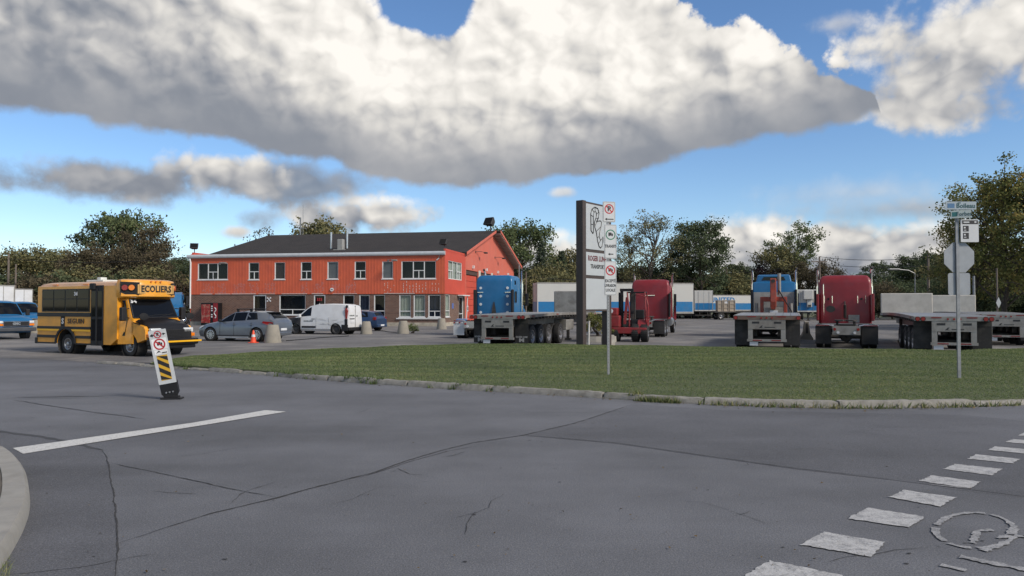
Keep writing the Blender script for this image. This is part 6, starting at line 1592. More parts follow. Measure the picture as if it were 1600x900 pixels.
def arrow(mb, cx, cz, w, y=-.017, both=False, m=0):
    mb.add([(cx - w / 2, y, cz), (cx - w / 2 + .06, y, cz + .035), (cx - w / 2 + .06, y, cz + .012), (cx + w / 2, y, cz + .012), (cx + w / 2, y, cz - .012), (cx - w / 2 + .06, y, cz - .012), (cx - w / 2 + .06, y, cz - .035)], [tuple(range(7))], m)

base = lawn_at(951, 585.5); D = base.y; K = D / FPX
def zz(y): return CAMH + (HOR - y) * K - base.z
sp = thing('traffic_sign_post', 'steel post with no-parking, truck transit and local delivery signs on the lawn', 'road sign', base, -14)
mb = MB(); top = zz(330); mb.prism([(-.03, 0), (-.03, .035), (-.018, .035), (-.018, .012), (.018, .012), (.018, .035), (.03, .035), (.03, 0)], 'z', -.3, top); mb.build('post', M_POST, sp)
mb = MB()
for k in range(40): mb.add([(-.006, -.0015, .3 + k * .075), (.006, -.0015, .3 + k * .075), (.006, -.0015, .315 + k * .075), (-.006, -.0015, .315 + k * .075)], [(0, 1, 2, 3)])
struct(mb.build('post_holes', M_INK, sp), 'stuff')
def plate(y0, y1, xc, wpx, name):
    z0, z1 = zz(y1), zz(y0); x0 = (xc - 951.5) * K; w = wpx * K; mb = MB(); rplate(mb, w, z1 - z0, z0, x0=x0, y0=-.012, y1=-.002); p = mb.build(name, M_SIGNG, sp)
    mb = MB(); rplate(mb, w - .008, z1 - z0 - .008, z0 + .004, x0=x0, y0=-.0145, y1=-.0121); mb.build('sign_face', M_SIGNW, p)
    mb = MB(); rplate(mb, w - .03, z1 - z0 - .03, z0 + .015, x0=x0, y0=-.0152, y1=-.0146, r_=.025); mb.build('sign_border', M_INK, p)
    mb = MB(); rplate(mb, w - .042, z1 - z0 - .042, z0 + .021, x0=x0, y0=-.0162, y1=-.0153, r_=.022); mb.build('sign_field', M_SIGNW, p)
    return p, x0, z0, z1, w
p, x0, z0, z1, w = plate(314.5, 347, 952.8, 21, 'no_parking_sign'); h = z1 - z0
mb = MB(); ringmesh(mb, x0, z1 - h * .36, .095, .122, -.019); mb.add([(x0 - .085, -.019, z1 - h * .36 + .065), (x0 - .065, -.019, z1 - h * .36 + .085), (x0 + .085, -.019, z1 - h * .36 - .065), (x0 + .065, -.019, z1 - h * .36 - .085)], [(0, 1, 2, 3)]); mb.build('prohibition_ring', M_SRED, p)
mb = MB(); put_text(mb, 'P', .17, (x0, -.0175, z1 - h * .36), (1, 0, 0), bold=.006); arrow(mb, x0, z0 + .075, w * .7, -.0175); mb.build('sign_print', M_INK, p)
p, x0, z0, z1, w = plate(350.5, 404, 955, 20.5, 'truck_route_sign'); h = z1 - z0
mb = MB(); ringmesh(mb, x0, z1 - h * .30, .105, .13, -.0175); mb.build('permission_ring', M_SGREEN, p)
mb = MB(); lorry(mb, x0, z1 - h * .29, .105, -.0175); put_text(mb, 'TRANSIT', .105, (x0, -.0175, z0 + h * .36), (1, 0, 0), bold=.002, sx=.72); arrow(mb, x0, z0 + h * .13, w * .45, -.0175); mb.build('sign_print', M_INK, p)
p, x0, z0, z1, w = plate(408, 461.5, 954.7, 20, 'no_trucks_sign'); h = z1 - z0
mb = MB(); ringmesh(mb, x0, z1 - h * .27, .10, .128, -.019); mb.add([(x0 - .085, -.019, z1 - h * .27 + .065), (x0 - .065, -.019, z1 - h * .27 + .085), (x0 + .085, -.019, z1 - h * .27 - .065), (x0 + .065, -.019, z1 - h * .27 - .085)], [(0, 1, 2, 3)]); mb.build('prohibition_ring', M_SRED, p)
mb = MB(); lorry(mb, x0, z1 - h * .26, .10, -.0175)
for k, tx in enumerate(('EXCEPTÉ', 'LIVRAISON', 'LOCALE')): put_text(mb, tx, .10, (x0, -.0175, z0 + h * (.42 - .135 * k)), (1, 0, 0), bold=.002, sx=.66 if k != 1 else .58)
mb.build('sign_print', M_INK, p)

base = lawn_at(1498, 590.5); D = base.y; K = D / FPX
def zz(y): return CAMH + (HOR - y) * K - base.z
st = thing('street_corner_post', 'steel post with street names, bus panel and the back of a stop sign', 'road sign', base, 0)
mb = MB(); mb.prism([(-.036, -.04), (-.036, .0), (-.02, .0), (-.02, -.028), (.02, -.028), (.02, .0), (.036, .0), (.036, -.04)], 'z', -.3, zz(338)); mb.build('post', M_POST, st)
cx = (1501.5 - 1498) * K; mb = MB(); ro = (1525 - 1478) / 2 * K / math.cos(R(22.5)); cz = zz(402.3)
mb.prism([(cx + ro * math.cos(R(22.5 + 45 * k)), cz + ro * math.sin(R(22.5 + 45 * k))) for k in range(8)], 'y', .002, .008); o = mb.build('stop_sign', M_SIGNG, st, label='grey back of an octagonal stop sign')
mb = MB(); w = (1518.5 - 1484) * K; rplate(mb, w, zz(426.5) - zz(461), zz(461), .002, .008, .05, x0=(1501 - 1498) * K); mb.build('lower_plate', M_SIGNG, st, label='grey back of a square plate')
mb = MB(); rplate(mb, 28 * K, zz(343) - zz(378.5), zz(378.5), -.075, -.065, .02, x0=(1515.5 - 1498) * K); bs = mb.build('bus_stop_sign', M_SIGNW, st)
mb = MB(); xc = (1516 - 1498) * K; mb.box(xc - 12 * K, xc + 12.5 * K, -.0775, -.0755, zz(350.5), zz(344.5)); mb.box(xc - 11 * K, xc - 2 * K, -.0775, -.0755, zz(362), zz(353)); mb.box(xc - 11 * K, xc - 2 * K, -.0775, -.0755, zz(373.5), zz(364)); mb.build('sign_print', M_INK, bs)
mb = MB(); mb.box(xc - 10 * K, xc - 1 * K, -.0785, -.0779, zz(348.5), zz(346.5)); mb.box(xc + 7 * K, xc + 10 * K, -.0785, -.0779, zz(348.5), zz(346))
for yy_ in (356, 367): mb.box(xc - 9.5 * K, xc - 7 * K, -.0785, -.0779, zz(yy_ + 1.2), zz(yy_ - 1.2)); mb.box(xc - 9.5 * K, xc - 6 * K, -.0785, -.0779, zz(yy_ + 4.5), zz(yy_ + 3.4))
struct(mb.build('sign_symbols', M_SIGNW, bs), 'stuff')
M_NAME = mat('name_sign_blue', (.30, .36, .40), .5, var=.05); M_NAMET = mat('name_teal', (.012, .075, .085), .5)
mb = MB(); mb.box((1479 - 1498) * K, (1527 - 1498) * K, -.06, -.055, zz(327.5), zz(315)); n1 = mb.build('street_name_sign', M_NAME, st)
mb = MB(); put_text(mb, 'Boileau', .150, ((1510.5 - 1498) * K, -.062, zz(321.8)), (1, 0, 0), bold=.003, sx=.95); put_text(mb, 'rue', .05, ((1500.5 - 1498) * K, -.062, zz(316.8)), (1, 0, 0)); mb.build('name_text', M_NAMET, n1)
mb = MB(); mb.box((1482 - 1498) * K, (1493 - 1498) * K, -.0625, -.0605, zz(325), zz(318)); mb.build('city_emblem', mat('emblem_blue', (.06, .16, .30), .5), n1)
M2 = Matrix.Translation((0, -.06, 0)) @ Matrix.Rotation(R(-24), 4, 'Z'); mb = MB(); mb.M = M2; mb.box((1489 - 1498) * K * 1.08, (1514.5 - 1498) * K * 1.08, -.03, -.025, zz(341), zz(329)); n2 = mb.build('street_name_sign', mat('name_sign_white', (.56, .62, .58), .5, var=.05), st)
mb = MB(); mb.M = M2; put_text(mb, 'Forbes', .14, ((1505.5 - 1498) * K * 1.08, -.032, zz(335)), (1, 0, 0), sx=.75); mb.build('name_text', M_NAMET, n2)
mb = MB(); mb.M = M2; mb.box((1490.5 - 1498) * K * 1.08, (1496.5 - 1498) * K * 1.08, -.0325, -.0305, zz(338.5), zz(331.5)); mb.build('city_emblem', mat('emblem_teal', (.05, .20, .20), .5), n2)
mb = MB(); mb.box(-.03, .03, -.055, -.01, zz(345), zz(316)); mb.build('name_bracket', M_POST, st)

# leaning striped marker panel on the road
b0 = P(269, 623.5); K = b0.y / FPX
dl = thing('marker_panel', 'leaning white marker panel with black and yellow stripes on the roadway', 'marker panel', b0 + Vector((0, 0, .002)), -6)
mb = MB(); mb.rbox(-.20, .20, -.10, .10, 0, .035, .012, 1); mb.rbox(-.14, .14, -.06, .06, .035, .07, .01, 1); mb.build('base_plate', M_PLAST, dl)
TL = Matrix.Rotation(R(-10.5), 4, 'Y') @ Matrix.Rotation(R(4), 4, 'X')
mb = MB(); mb.M = TL; mb.prism([(-.11, .05), (.11, .05), (.165, .13), (.165, .36), (-.165, .36), (-.165, .13)], 'y', -.05, .03); bt = mb.build('boot', M_PLAST, dl)
for k in (-1, 0, 1):
    mb = MB(); mb.M = TL; mb.cyl((k * .065, -.065, .15), (k * .065, -.048, .15), .017, n=8); mb.build('bolt', M_ALLOY, bt)
mb = MB(); mb.M = TL; rplate(mb, .335, 1.08, .325, -.062, -.052, .012); pn = mb.build('panel', M_SIGNW, dl)
mb = MB(); mb.M = TL; rplate(mb, .20, .50, .40, -.0655, -.0625, .005); sb = mb.build('stripe_field', mat('stripe_yellow', (.62, .36, .03), .5, var=.08), pn)
for k in range(5):
    z0 = .36 + k * .165; q = []
    a = [(-.10, z0 + .06), (.10, z0 - .08), (.10, z0 + .01), (-.10, z0 + .15)]
    a = [(x, min(max(z, .402), .898)) for x, z in a]
    mb = MB(); mb.M = TL; mb.add([(x, -.068, z) for x, z in a], [(0, 1, 2, 3)]); mb.build('stripe', M_INK, sb)
mb = MB(); mb.M = TL; ringmesh(mb, 0, 1.10 + .02, .085, .112, -.066); mb.add([(-.08, -.066, 1.18), (-.062, -.066, 1.20), (.08, -.066, 1.06), (.062, -.066, 1.04)], [(0, 1, 2, 3)]); ringmesh(mb, 0, 1.315, .055, .072, -.066); mb.add([(-.05, -.066, 1.355), (-.04, -.066, 1.365), (.05, -.066, 1.275), (.04, -.066, 1.265)], [(0, 1, 2, 3)]); mb.build('prohibition_ring', M_SRED, pn)
mb = MB(); mb.M = TL; lorry(mb, 0, 1.13, .085, -.0645); put_text(mb, 'P', .085, (0, -.0645, 1.315), (1, 0, 0), bold=.003); arrow(mb, -.115, 1.31, .08, -.0645); mb.add([(.15, -.0645, 1.31), (.10, -.0645, 1.285), (.10, -.0645, 1.335)], [(0, 1, 2)]); mb.box(.08, .10, -.0648, -.0642, 1.302, 1.318)
mb.add([(-.10, -.0645, .945), (-.04, -.0645, 1.0), (.0, -.0645, .955), (-.04, -.0645, .965)], [(0, 1, 2, 3)]); mb.box(.01, .11, -.0648, -.0642, .935, .955); mb.build('panel_print', M_INK, pn)
mb = MB(); mb.M = TL; mb.box(-.125, .125, -.0632, -.0626, .92, 1.01); mb.box(-.14, .14, -.0632, -.0626, 1.0 + .02, 1.235); mb.build('panel_label', mat('label_white', (.78, .78, .77), .5), pn)

# tall roadside sign
A = P(908.5, 537.5, .28); A.z = .05; Bx = (Vector((at(948, A.y * 1.055), A.y * 1.055, 0)) - Vector((A.x, A.y, 0))); LEN = Bx.length; SX = Bx.normalized()
ps = bpy.data.objects.new('pylon_sign', None); COL.objects.link(ps); ps.location = A; ps.rotation_euler = (0, 0, math.atan2(SX.y, SX.x))
tag(ps, 'tall brown-framed roadside sign with white panels and crane logo', 'sign')
SY = Vector((-SX.y, SX.x, 0))
def pl(x, y):
    """pixel -> (along panel, height) on the sign's face"""
    d = ray(x, y); o = Vector((0, 0, CAMH)); t = (A - SY * .14 - o).dot(SY) / d.dot(SY); p = o + d * t; return (p - A).dot(SX), p.z - A.z
M_BROWN = mat('sign_brown', (.055, .042, .038), .6, var=.15)
ZT = pl(913, 313)[1]
mb = MB(); mb.rbox(-.14, .12, -.17, .17, -.4, ZT, .015, 1); mb.build('post', M_BROWN, ps)
mb = MB(); mb.rbox(LEN - .14, LEN + .12, -.17, .17, -.4, ZT, .015, 1); mb.build('post', M_BROWN, ps)
pz = [(pl(915, 316.5)[1], pl(915, 389.5)[1]), (pl(915, 392.5)[1], pl(915, 430.5)[1]), (pl(915, 434)[1], pl(915, 484.5)[1])]
mb = MB(); mb.box(.121, LEN - .141, -.12, .12, pz[2][1] - .05, ZT - .02); mb.build('cabinet', M_BROWN, ps)
M_PANEL = mat('panel_white', (.40, .43, .45), .35, var=.04)
for k, (zt_, zb_) in enumerate(pz):
    mb = MB(); mb.rbox(.14, LEN - .16, -.145, -.121, zb_ + .02, zt_ - .02, .01, 1); f_ = mb.build('panel', M_PANEL, ps)
    if k == 1:
        mb = MB(); a = pl(916.5, 404); put_text(mb, 'ROGER LUNE', .30, (.30, -.149, pl(920, 403.5)[1]), (1, 0, 0), bold=.010, align='LEFT', sx=.80); mb.build('sign_lettering', mat('letter_red', (.13, .03, .035), .6), f_)
        mb = MB(); put_text(mb, 'TRANSPORT', .24, (LEN / 2 + .05, -.149, pl(932, 417)[1]), (1, 0, 0), bold=.006, sx=.85); mb.build('sign_lettering', M_INK, f_)
    if k == 0:
        def st5(pts, r_=.020):
            q = [pl(890 + a / 5, 300 + b2 / 5) for a, b2 in pts]; mb.tube([(u, -.150, v) for u, v in q], r_, 5)
        mb = MB()
        st5([(180, 325), (165, 300), (163, 170), (172, 135), (195, 118), (218, 130), (228, 165), (222, 205), (207, 235)], .024)
        st5([(184, 322), (183, 190), (188, 160), (198, 150), (206, 160), (208, 185), (200, 215), (192, 235)])
        st5([(192, 235), (195, 275), (208, 320), (216, 380), (228, 425), (240, 438), (251, 425), (258, 390), (258, 350)], .024)
        st5([(207, 235), (226, 226), (240, 226), (248, 236), (244, 270), (232, 320), (230, 350), (240, 380), (250, 365)])
        for a, b2 in (((165, 180), (183, 192)), ((175, 135), (190, 158)), ((197, 118), (198, 150)), ((226, 160), (207, 172)), ((222, 205), (204, 205)), ((196, 270), (212, 232)), ((205, 310), (244, 270)), ((214, 360), (230, 345)), ((222, 405), (240, 380)), ((163, 250), (183, 255))): st5([a, b2], .014)
        mb.build('sign_logo', M_INK, f_)

# planter bed and odds by the sign
M_PIPE = mat('pipe_white', (.55, .55, .53), .6, var=.2, dirt=(.3, .28, .25), dirt_a=.5)
q = P(919.5, 534, .25); o = thing('white_pipe', 'white pipe marker standing beside the brown sign post', 'pipe', (q.x, q.y, .0)); mb = MB(); mb.tube([(0, 0, .0), (.03, 0, 1.15)], .045, 10); mb.cyl((.03, 0, 1.15), (.031, 0, 1.18), .055, n=10); mb.build('pipe', M_PIPE, o, smooth=40)
q = P(951, 533, .2); o = thing('concrete_chunk', 'broken concrete lump behind the sign post', 'concrete block', (q.x, q.y + .3, .0)); RQ = random.Random(2); mb = MB(); mb.loft([[(x + RQ.uniform(-.04, .04), y + RQ.uniform(-.04, .04), z) for x, y in ((-.28, -.2), (.1, -.26), (.3, -.15), (.28, .2), (-.1, .26), (-.3, .1))] for z in (.0, .25, .48)]); mb.build('lump', M_CONC, o)
q = P(935, 531, .15); pb = thing('planter_bed', 'low kerbed planter holding a yellowing shrub under the sign', 'planter', (q.x + .1, q.y + 1.0, .0)); 
mb = MB(); out = [(.95 * math.cos(R(a)), .6 * math.sin(R(a))) for a in range(0, 360, 20)]; mb.prism(out, 'z', 0, .30); mb.build('planter_wall', M_CONC, pb); mb = MB(); mb.prism([(x * .88, y * .88) for x, y in out], 'z', .30, .32); mb.build('soil', mat('soil', (.06, .045, .035), .95), pb)
SHRUB_AT = (q.x + .1, q.y + 1.0, .3)

# ------------------------------------------------------------------ concrete blocks, cone, barrier
M_BLK = mat('block_concrete', (.28, .26, .22), .92, var=.18, vs=4, bump=.4, bs=40, dirt=(.23, .21, .17), dirt_s=4, dirt_a=.6)
mbk = MB(); mbk.lathe([(.0, 0), (.0, .43), (.06, .43), (.84, .29), (.90, .26), (.90, 0)], 22, 'z'); blk = mbk.mesh('block', M_BLK, 35)
mlf = MB(); mlf.tube([(.07 * math.cos(a), 0, .88 + .09 * math.sin(a)) for a in np.linspace(0, math.pi, 7)], .012, 6); loop = mlf.mesh('lifting_loop', M_FRAME)
for xp, yp, sc, lab in ((426, 535.5, 1.0, 'tapered concrete block at the tail of the grey hatchback'), (572.5, 522, .92, 'tapered concrete block at the tail of the white van'), (630, 521.5, .95, 'tapered concrete block before the curtained windows'),
                        (690, 514.5, .95, 'tapered concrete block at the corner of the orange building'), (57, 520.5, 1.0, 'tapered concrete block between the blue truck and the bus'), (304, 505, .9, 'tapered concrete block near the vending machine')):
    q = P(xp, yp); o = thing('concrete_block', lab, 'concrete block', (q.x, q.y, .004), random.uniform(0, 90), 'tapered concrete blocks round the yard'); o.scale = (sc, sc, sc)
    link('block', blk, o); link('lifting_loop', loop, o)
q = P(398.5, 535.5); cn = thing('traffic_cone', 'orange traffic cone with pale band beside the hatchback', 'traffic cone', (q.x, q.y - .25, .004), 12)
M_CONE = mat('cone_orange', (.72, .075, .025), .5, var=.1)
mb = MB(); mb.rbox(-.19, .19, -.19, .19, 0, .035, .01, 1); mb.build('base', M_CONE, cn); mb = MB(); mb.lathe([(.035, .15), (.30, .10), (.301, .101), (.62, .035), (.64, .0)], 18, 'z'); mb.build('cone', M_CONE, cn, smooth=50)
mb = MB(); mb.lathe([(.30, .104), (.42, .080)], 18, 'z'); mb.build('band', M_SIGNW, cn, smooth=60)
q = P(1261, 531); jb = thing('concrete_barrier', 'flared concrete barrier standing between blue and red tractors', 'barrier', (q.x, q.y, .004), 20)
mb = MB(); prof = [(-.32, 0), (.32, 0), (.32, .08), (.17, .34), (.09, .98), (-.09, .98), (-.17, .34), (-.32, .08)]; mb.prism(prof, 'y', 0, 2.4); mb.build('barrier_body', M_BLK, jb)
mb = MB(); mb.box(-.05, .05, -.01, .001, .35, .9); mb.build('end_slot', M_FRAME, jb)
# cable lying between the blocks
for a, b2, lab in (((447, 533), (545, 525), 'slack dark cable on the yard paving behind the hatchback'), ((590, 517), (625, 521), 'slack dark cable on the paving between two concrete blocks')):
    p0, p1 = P(*a), P(*b2); mb = MB(); mb.tube([p0.lerp(p1, t) + Vector((.12 * math.sin(t * 9), .25 * math.sin(t * 5), .025)) for t in np.linspace(0, 1, 14)], .022, 5); o = mb.build('ground_cable', M_PLAST); tag(o, lab, 'cable')

# ------------------------------------------------------------------ truck-mounted forklift
q = P(985, 534.5); fk = thing('forklift', 'red truck-mounted forklift with open cage and mast behind the sign', 'forklift', (q.x, q.y + .9, .004), 17)
for s_ in (1, -1):
    wheel(fk, 'lift', (.96 * s_, -.55, .47), s_); wheel(fk, 'lift', (.50 * s_, -.55, .47), s_)
    mb = MB(); mb.rbox(min(.30 * s_, .62 * s_), max(.30 * s_, .62 * s_), -.2, 1.9, .35, .65, .03); mb.build('side_arm', M_LIFT, fk)
    mb = MB(); mb.rbox(min(.20 * s_, .34 * s_), max(.20 * s_, .34 * s_), -.25, -.05, .30, 2.75, .02, 1); mb.rbox(min(.36 * s_, .44 * s_), max(.36 * s_, .44 * s_), -.22, -.08, .40, 2.55, .01, 1); mb.build('mast_rail', M_PLAST if s_ < 0 else M_FRAME, fk)
    mb = MB(); mb.box(min(.25 * s_, .40 * s_), max(.25 * s_, .40 * s_), .0, 1.3, .22, .27); mb.build('fork', M_FRAME, fk)
mb = MB(); mb.rbox(-1.1, -.28, -.95, .25, .75, 1.35, .05); mb.build('engine_cover', M_LIFT, fk)
mb = MB(); mb.rbox(-1.05, -.40, -.8, .1, 1.35, 1.75, .06); mb.cyl((-.75, -.83, 1.58), (-.75, -.79, 1.58), .12, n=16, m=1); mb.build('counterweight', [M_LIFT, M_PLATE], fk)
mb = MB(); mb.rbox(-1.15, 1.1, -1.0, -.4, .42, .74, .04); mb.build('rear_frame', M_LIFT, fk)
mb = MB(); mb.rbox(.25, .95, -.6, .35, .78, 1.15, .05); mb.rbox(.35, .85, .1, .3, 1.15, 1.65, .05); mb.build('seat_box', M_PLAST, fk)
cage = [((.18, -.65), (.05, -.45)), ((1.02, -.65), (.95, -.45)), ((.18, .55), (.10, .4)), ((1.02, .55), (.95, .4))]
for (a, b2), (c0, d) in cage:
    mb = MB(); mb.tube([(a, b2, .74), (a, b2, 1.6), (c0, d, 2.55)], .04, 8); mb.build('cage_post', M_LIFT, fk)
for z, mt in ((2.55, M_PLAST),):
    for (x0, y0), (x1, y1) in (((.05, -.45), (.95, -.45)), ((.10, .4), (.95, .4)), ((.05, -.45), (.10, .4)), ((.95, -.45), (.95, .4)), ((.35, -.45), (.35, .4)), ((.65, -.45), (.65, .4))):
        mb = MB(); mb.tube([(x0, y0, z), (x1, y1, z)], .035, 6); mb.build('roof_bar', mt, fk)
mb = MB(); mb.tube([(1.10, -.72, .8), (1.15, -.75, 1.9), (1.05, -.7, 2.3), (.55, -.72, 2.45)], .028, 6); mb.build('guard_rail', M_LIFT, fk)
mb = MB(); mb.loft([[(-.15, -.5, .9), (-.02, -.5, .9), (-.02, -.38, .9), (-.15, -.38, .9)], [(-.05, -.3, 2.3), (.08, -.3, 2.3), (.08, -.18, 2.3), (-.05, -.18, 2.3)]]); mb.build('lift_ram', M_LIFT, fk)
mb = MB(); mb.rbox(-.36, .36, -.28, -.22, 2.60, 2.75, .01, 1); mb.rbox(-.36, .36, -.27, -.21, 1.45, 1.58, .01, 1); mb.build('mast_crosshead', M_PLAST, fk)
mb = MB(); mb.loft([[(.62, -.95, .5), (1.12, -.95, .5), (1.12, -.75, .5), (.62, -.75, .5)], [(.62, -.62, 1.12), (1.18, -.62, 1.12), (1.18, -.5, 1.12), (.62, -.5, 1.12)], [(.62, -.2, 1.16), (1.18, -.2, 1.16), (1.18, -.15, 1.10), (.62, -.15, 1.10)]]); mb.build('wheel_guard', M_LIFT, fk)

# ------------------------------------------------------------------ van trailers across the yard
M_TWHITE = mat('trailer_white', (.50, .50, .475), .45, var=.06, vs=.8, dirt=(.46, .45, .42), dirt_s=.8, dirt_a=.5)
M_TBLUE = mat('trailer_blue', (.010, .150, .36), .45, var=.08, dirt=(.08, .15, .25), dirt_a=.4)
def van_trailer(loc, heading, label, L_=15.5, ztop=4.05, reefer=False, letters=None, front=False):
    t = thing('van_trailer', label, 'trailer', loc, heading, None); W = 1.29
    mb = MB(); mb.box(-W, W, 0, L_, 1.12, ztop); bx_ = mb.build('box', M_TWHITE, t)
    for s_ in (1, -1):
        mb = MB(); mb.box(min(W * s_, (W + .006) * s_), max(W * s_, (W + .006) * s_), .10, L_ - .10, 1.28, 2.25); mb.build('blue_band', M_TBLUE, bx_)
        mb = MB(); mb.rbox(min((W - .02) * s_, (W + .02) * s_), max((W - .02) * s_, (W + .02) * s_), -.015, L_ + .015, ztop - .09, ztop + .02, .01, 1); mb.rbox(min((W - .02) * s_, (W + .02) * s_), max((W - .02) * s_, (W + .02) * s_), -.012, L_ + .012, 1.08, 1.24, .01, 1)
        for y in (0, L_): mb.rbox(min((W - .05) * s_, (W + .018) * s_), max((W - .05) * s_, (W + .018) * s_), y - .02, y + .02, 1.24, ztop - .09, .008, 1)
        struct(mb.build('edge_rails', M_ALUP, bx_), 'stuff')
        if letters:
            mb = MB(); put_text(mb, letters, 1.0, ((W + .012) * s_, L_ * (.78 if s_ < 0 else .25), ztop - .75), (0, s_, 0), bold=.03, sx=1.1); mb.build('side_lettering', M_TBLUE, bx_)
    for y, n in ((-.007, 1), (L_ + .001, -1)):
        mb = MB(); mb.box(-W + .10, W - .10, y, y + .006, 1.28, 2.25); mb.build('blue_band', M_TBLUE, bx_)
    mb = MB(); mb.box(-.011, .011, -.012, -.001, 1.2, ztop - .1)
    for x in (-.75, .75): mb.box(x - .012, x + .012, -.03, -.01, 1.2, ztop - .15)
    struct(mb.build('rear_door_gear', M_ALUP, bx_), 'stuff')
    if reefer:
        mb = MB(); mb.rbox(-.45, .65, -.55, -.005, 2.62, ztop - .1, .08); mb.rbox(-.0, .55, -.30, -.006, 1.7, 2.6, .04); rf = mb.build('cooling_unit', M_TWHITE, bx_)
        mb = MB(); mb.box(.1, .45, -.32, -.301, 1.75, 2.0); mb.build('vent_grille', M_FRAME, rf)
    mb = MB(); mb.box(-.6, .6, .2, L_ - .2, .92, 1.115); mb.build('frame', M_FRAME, t)
    ax = (L_ - 1.6, L_ - 2.9) if front else (1.4, 2.7)
    for y in ax:
        for s_ in (1, -1): wheel(t, 'truck', (1.08 * s_, y, .5), s_, dual=True)
        mb = MB(); mb.cyl((-.9, y, .5), (.9, y, .5), .08, n=8); mb.box(-.5, -.35, y - .2, y + .2, .5, .95); mb.box(.35, .5, y - .2, y + .2, .5, .95); mb.build('axle', M_FRAME, t)
    yl = 3.0 if front else L_ - 3.0
    for s_ in (1, -1):
        mb = MB(); mb.box(min(.6 * s_, .75 * s_), max(.6 * s_, .75 * s_), yl, yl + .15, .1, 1.0); mb.box(min(.5 * s_, .85 * s_), max(.5 * s_, .85 * s_), yl - .1, yl + .25, 0, .1); mb.build('landing_leg', M_FRAME, t)
    mb = MB(); mb.box(-1.2, 1.2, .05, .12, .45, .6); mb.box(-.6, -.5, .06, .11, .6, .95); mb.box(.5, .6, .06, .11, .6, .95)
    if not front: mb.build('guard_bar', M_FRAME, t)
    mb = MB()
    return t
a, c0 = Vector((at(836, 71), 71, 0)), Vector((at(1076, 73), 73, 0)); dv = c0 - a
van_trailer((a.x, a.y, .004), math.degrees(math.atan2(dv.x, dv.y)), 'long white trailer with blue lower band behind the red tractor', dv.length)
van_trailer(place(1099.5, 105), 5, 'white trailer with blue band, its rear doors towards the yard', 13.5)
van_trailer(place(1068, 106), 4, 'white trailer with blue band half hidden behind the long one', 13.5)
a, c0 = Vector((at(1176, 112), 112, 0)), Vector((at(1106, 110), 110, 0)); dv = c0 - a
van_trailer((a.x, a.y, .004), math.degrees(math.atan2(dv.x, dv.y)), 'low white trailer with blue lettering behind a load of crates', dv.length, 3.45, letters='UNITED')
van_trailer(place(1260.5, 90), 12, 'white trailer front with cooling unit between two tractors', 13, 3.85, reefer=True, front=True)
# low flat wagon with crates
a = place(1112, 100); wg = thing('flat_wagon', 'low dark flat wagon carrying beige crates', 'trailer', a, 86)
mb = MB(); mb.box(-1.2, 1.2, 0, 5.2, .95, 1.1); mb.build('deck', M_FRAME, wg)
for y in (.9, 4.3):
    for s_ in (1, -1): wheel(wg, 'truck', (1.0 * s_, y, .5), s_)
    mb = MB(); mb.cyl((-.9, y, .5), (.9, y, .5), .1, n=8); mb.box(-.5, .5, y - .15, y + .15, .5, .96); mb.build('axle', M_FRAME, wg)
M_CRATE = mat('crate_beige', (.36, .31, .25), .85, var=.2, vs=2)
for k, (x0, x1, lab) in enumerate(((1120.5, 1128.5, 'plain beige crate at the end of the flat wagon'), (1129.5, 1138, 'beige crate with pale label on the flat wagon'), (1139, 1148, 'beige slatted crate at the far end of the flat wagon'))):
    cr_ = thing('crate', lab, 'crate', place(x0, 100) + Vector((0, 0, 1.1)), 0, None); w = at(x1, 100) - at(x0, 100)
    mb = MB(); mb.box(0.03, w - .03, -.2, .9, 0.05, 1.5); mb.build('crate_body', M_CRATE, cr_)
    for z in (0.0, .45, .95, 1.42):
        mb = MB(); mb.box(0, w, -.25, -.205, z, z + (.10 if k else .06)); mb.build('slat', M_CRATE, cr_)
    for x in (0, w - .08):
        mb = MB(); mb.box(x, x + .08, -.29, -.252, 0, 1.5); mb.build('slat', M_CRATE, cr_)
    if k == 1:
        mb = MB(); mb.box(w * .25, w * .8, -.212, -.2005, 1.08, 1.35); mb.build('label_sheet', M_PLATE, cr_)
# white and blue tractor behind the bus, facing the road
tractor(place(268, 62), 158, 'blue tractor parked between the school bus and the orange building', M_BLUE, 2.9, (1.6, 2.6), 1.05, stacks=False)

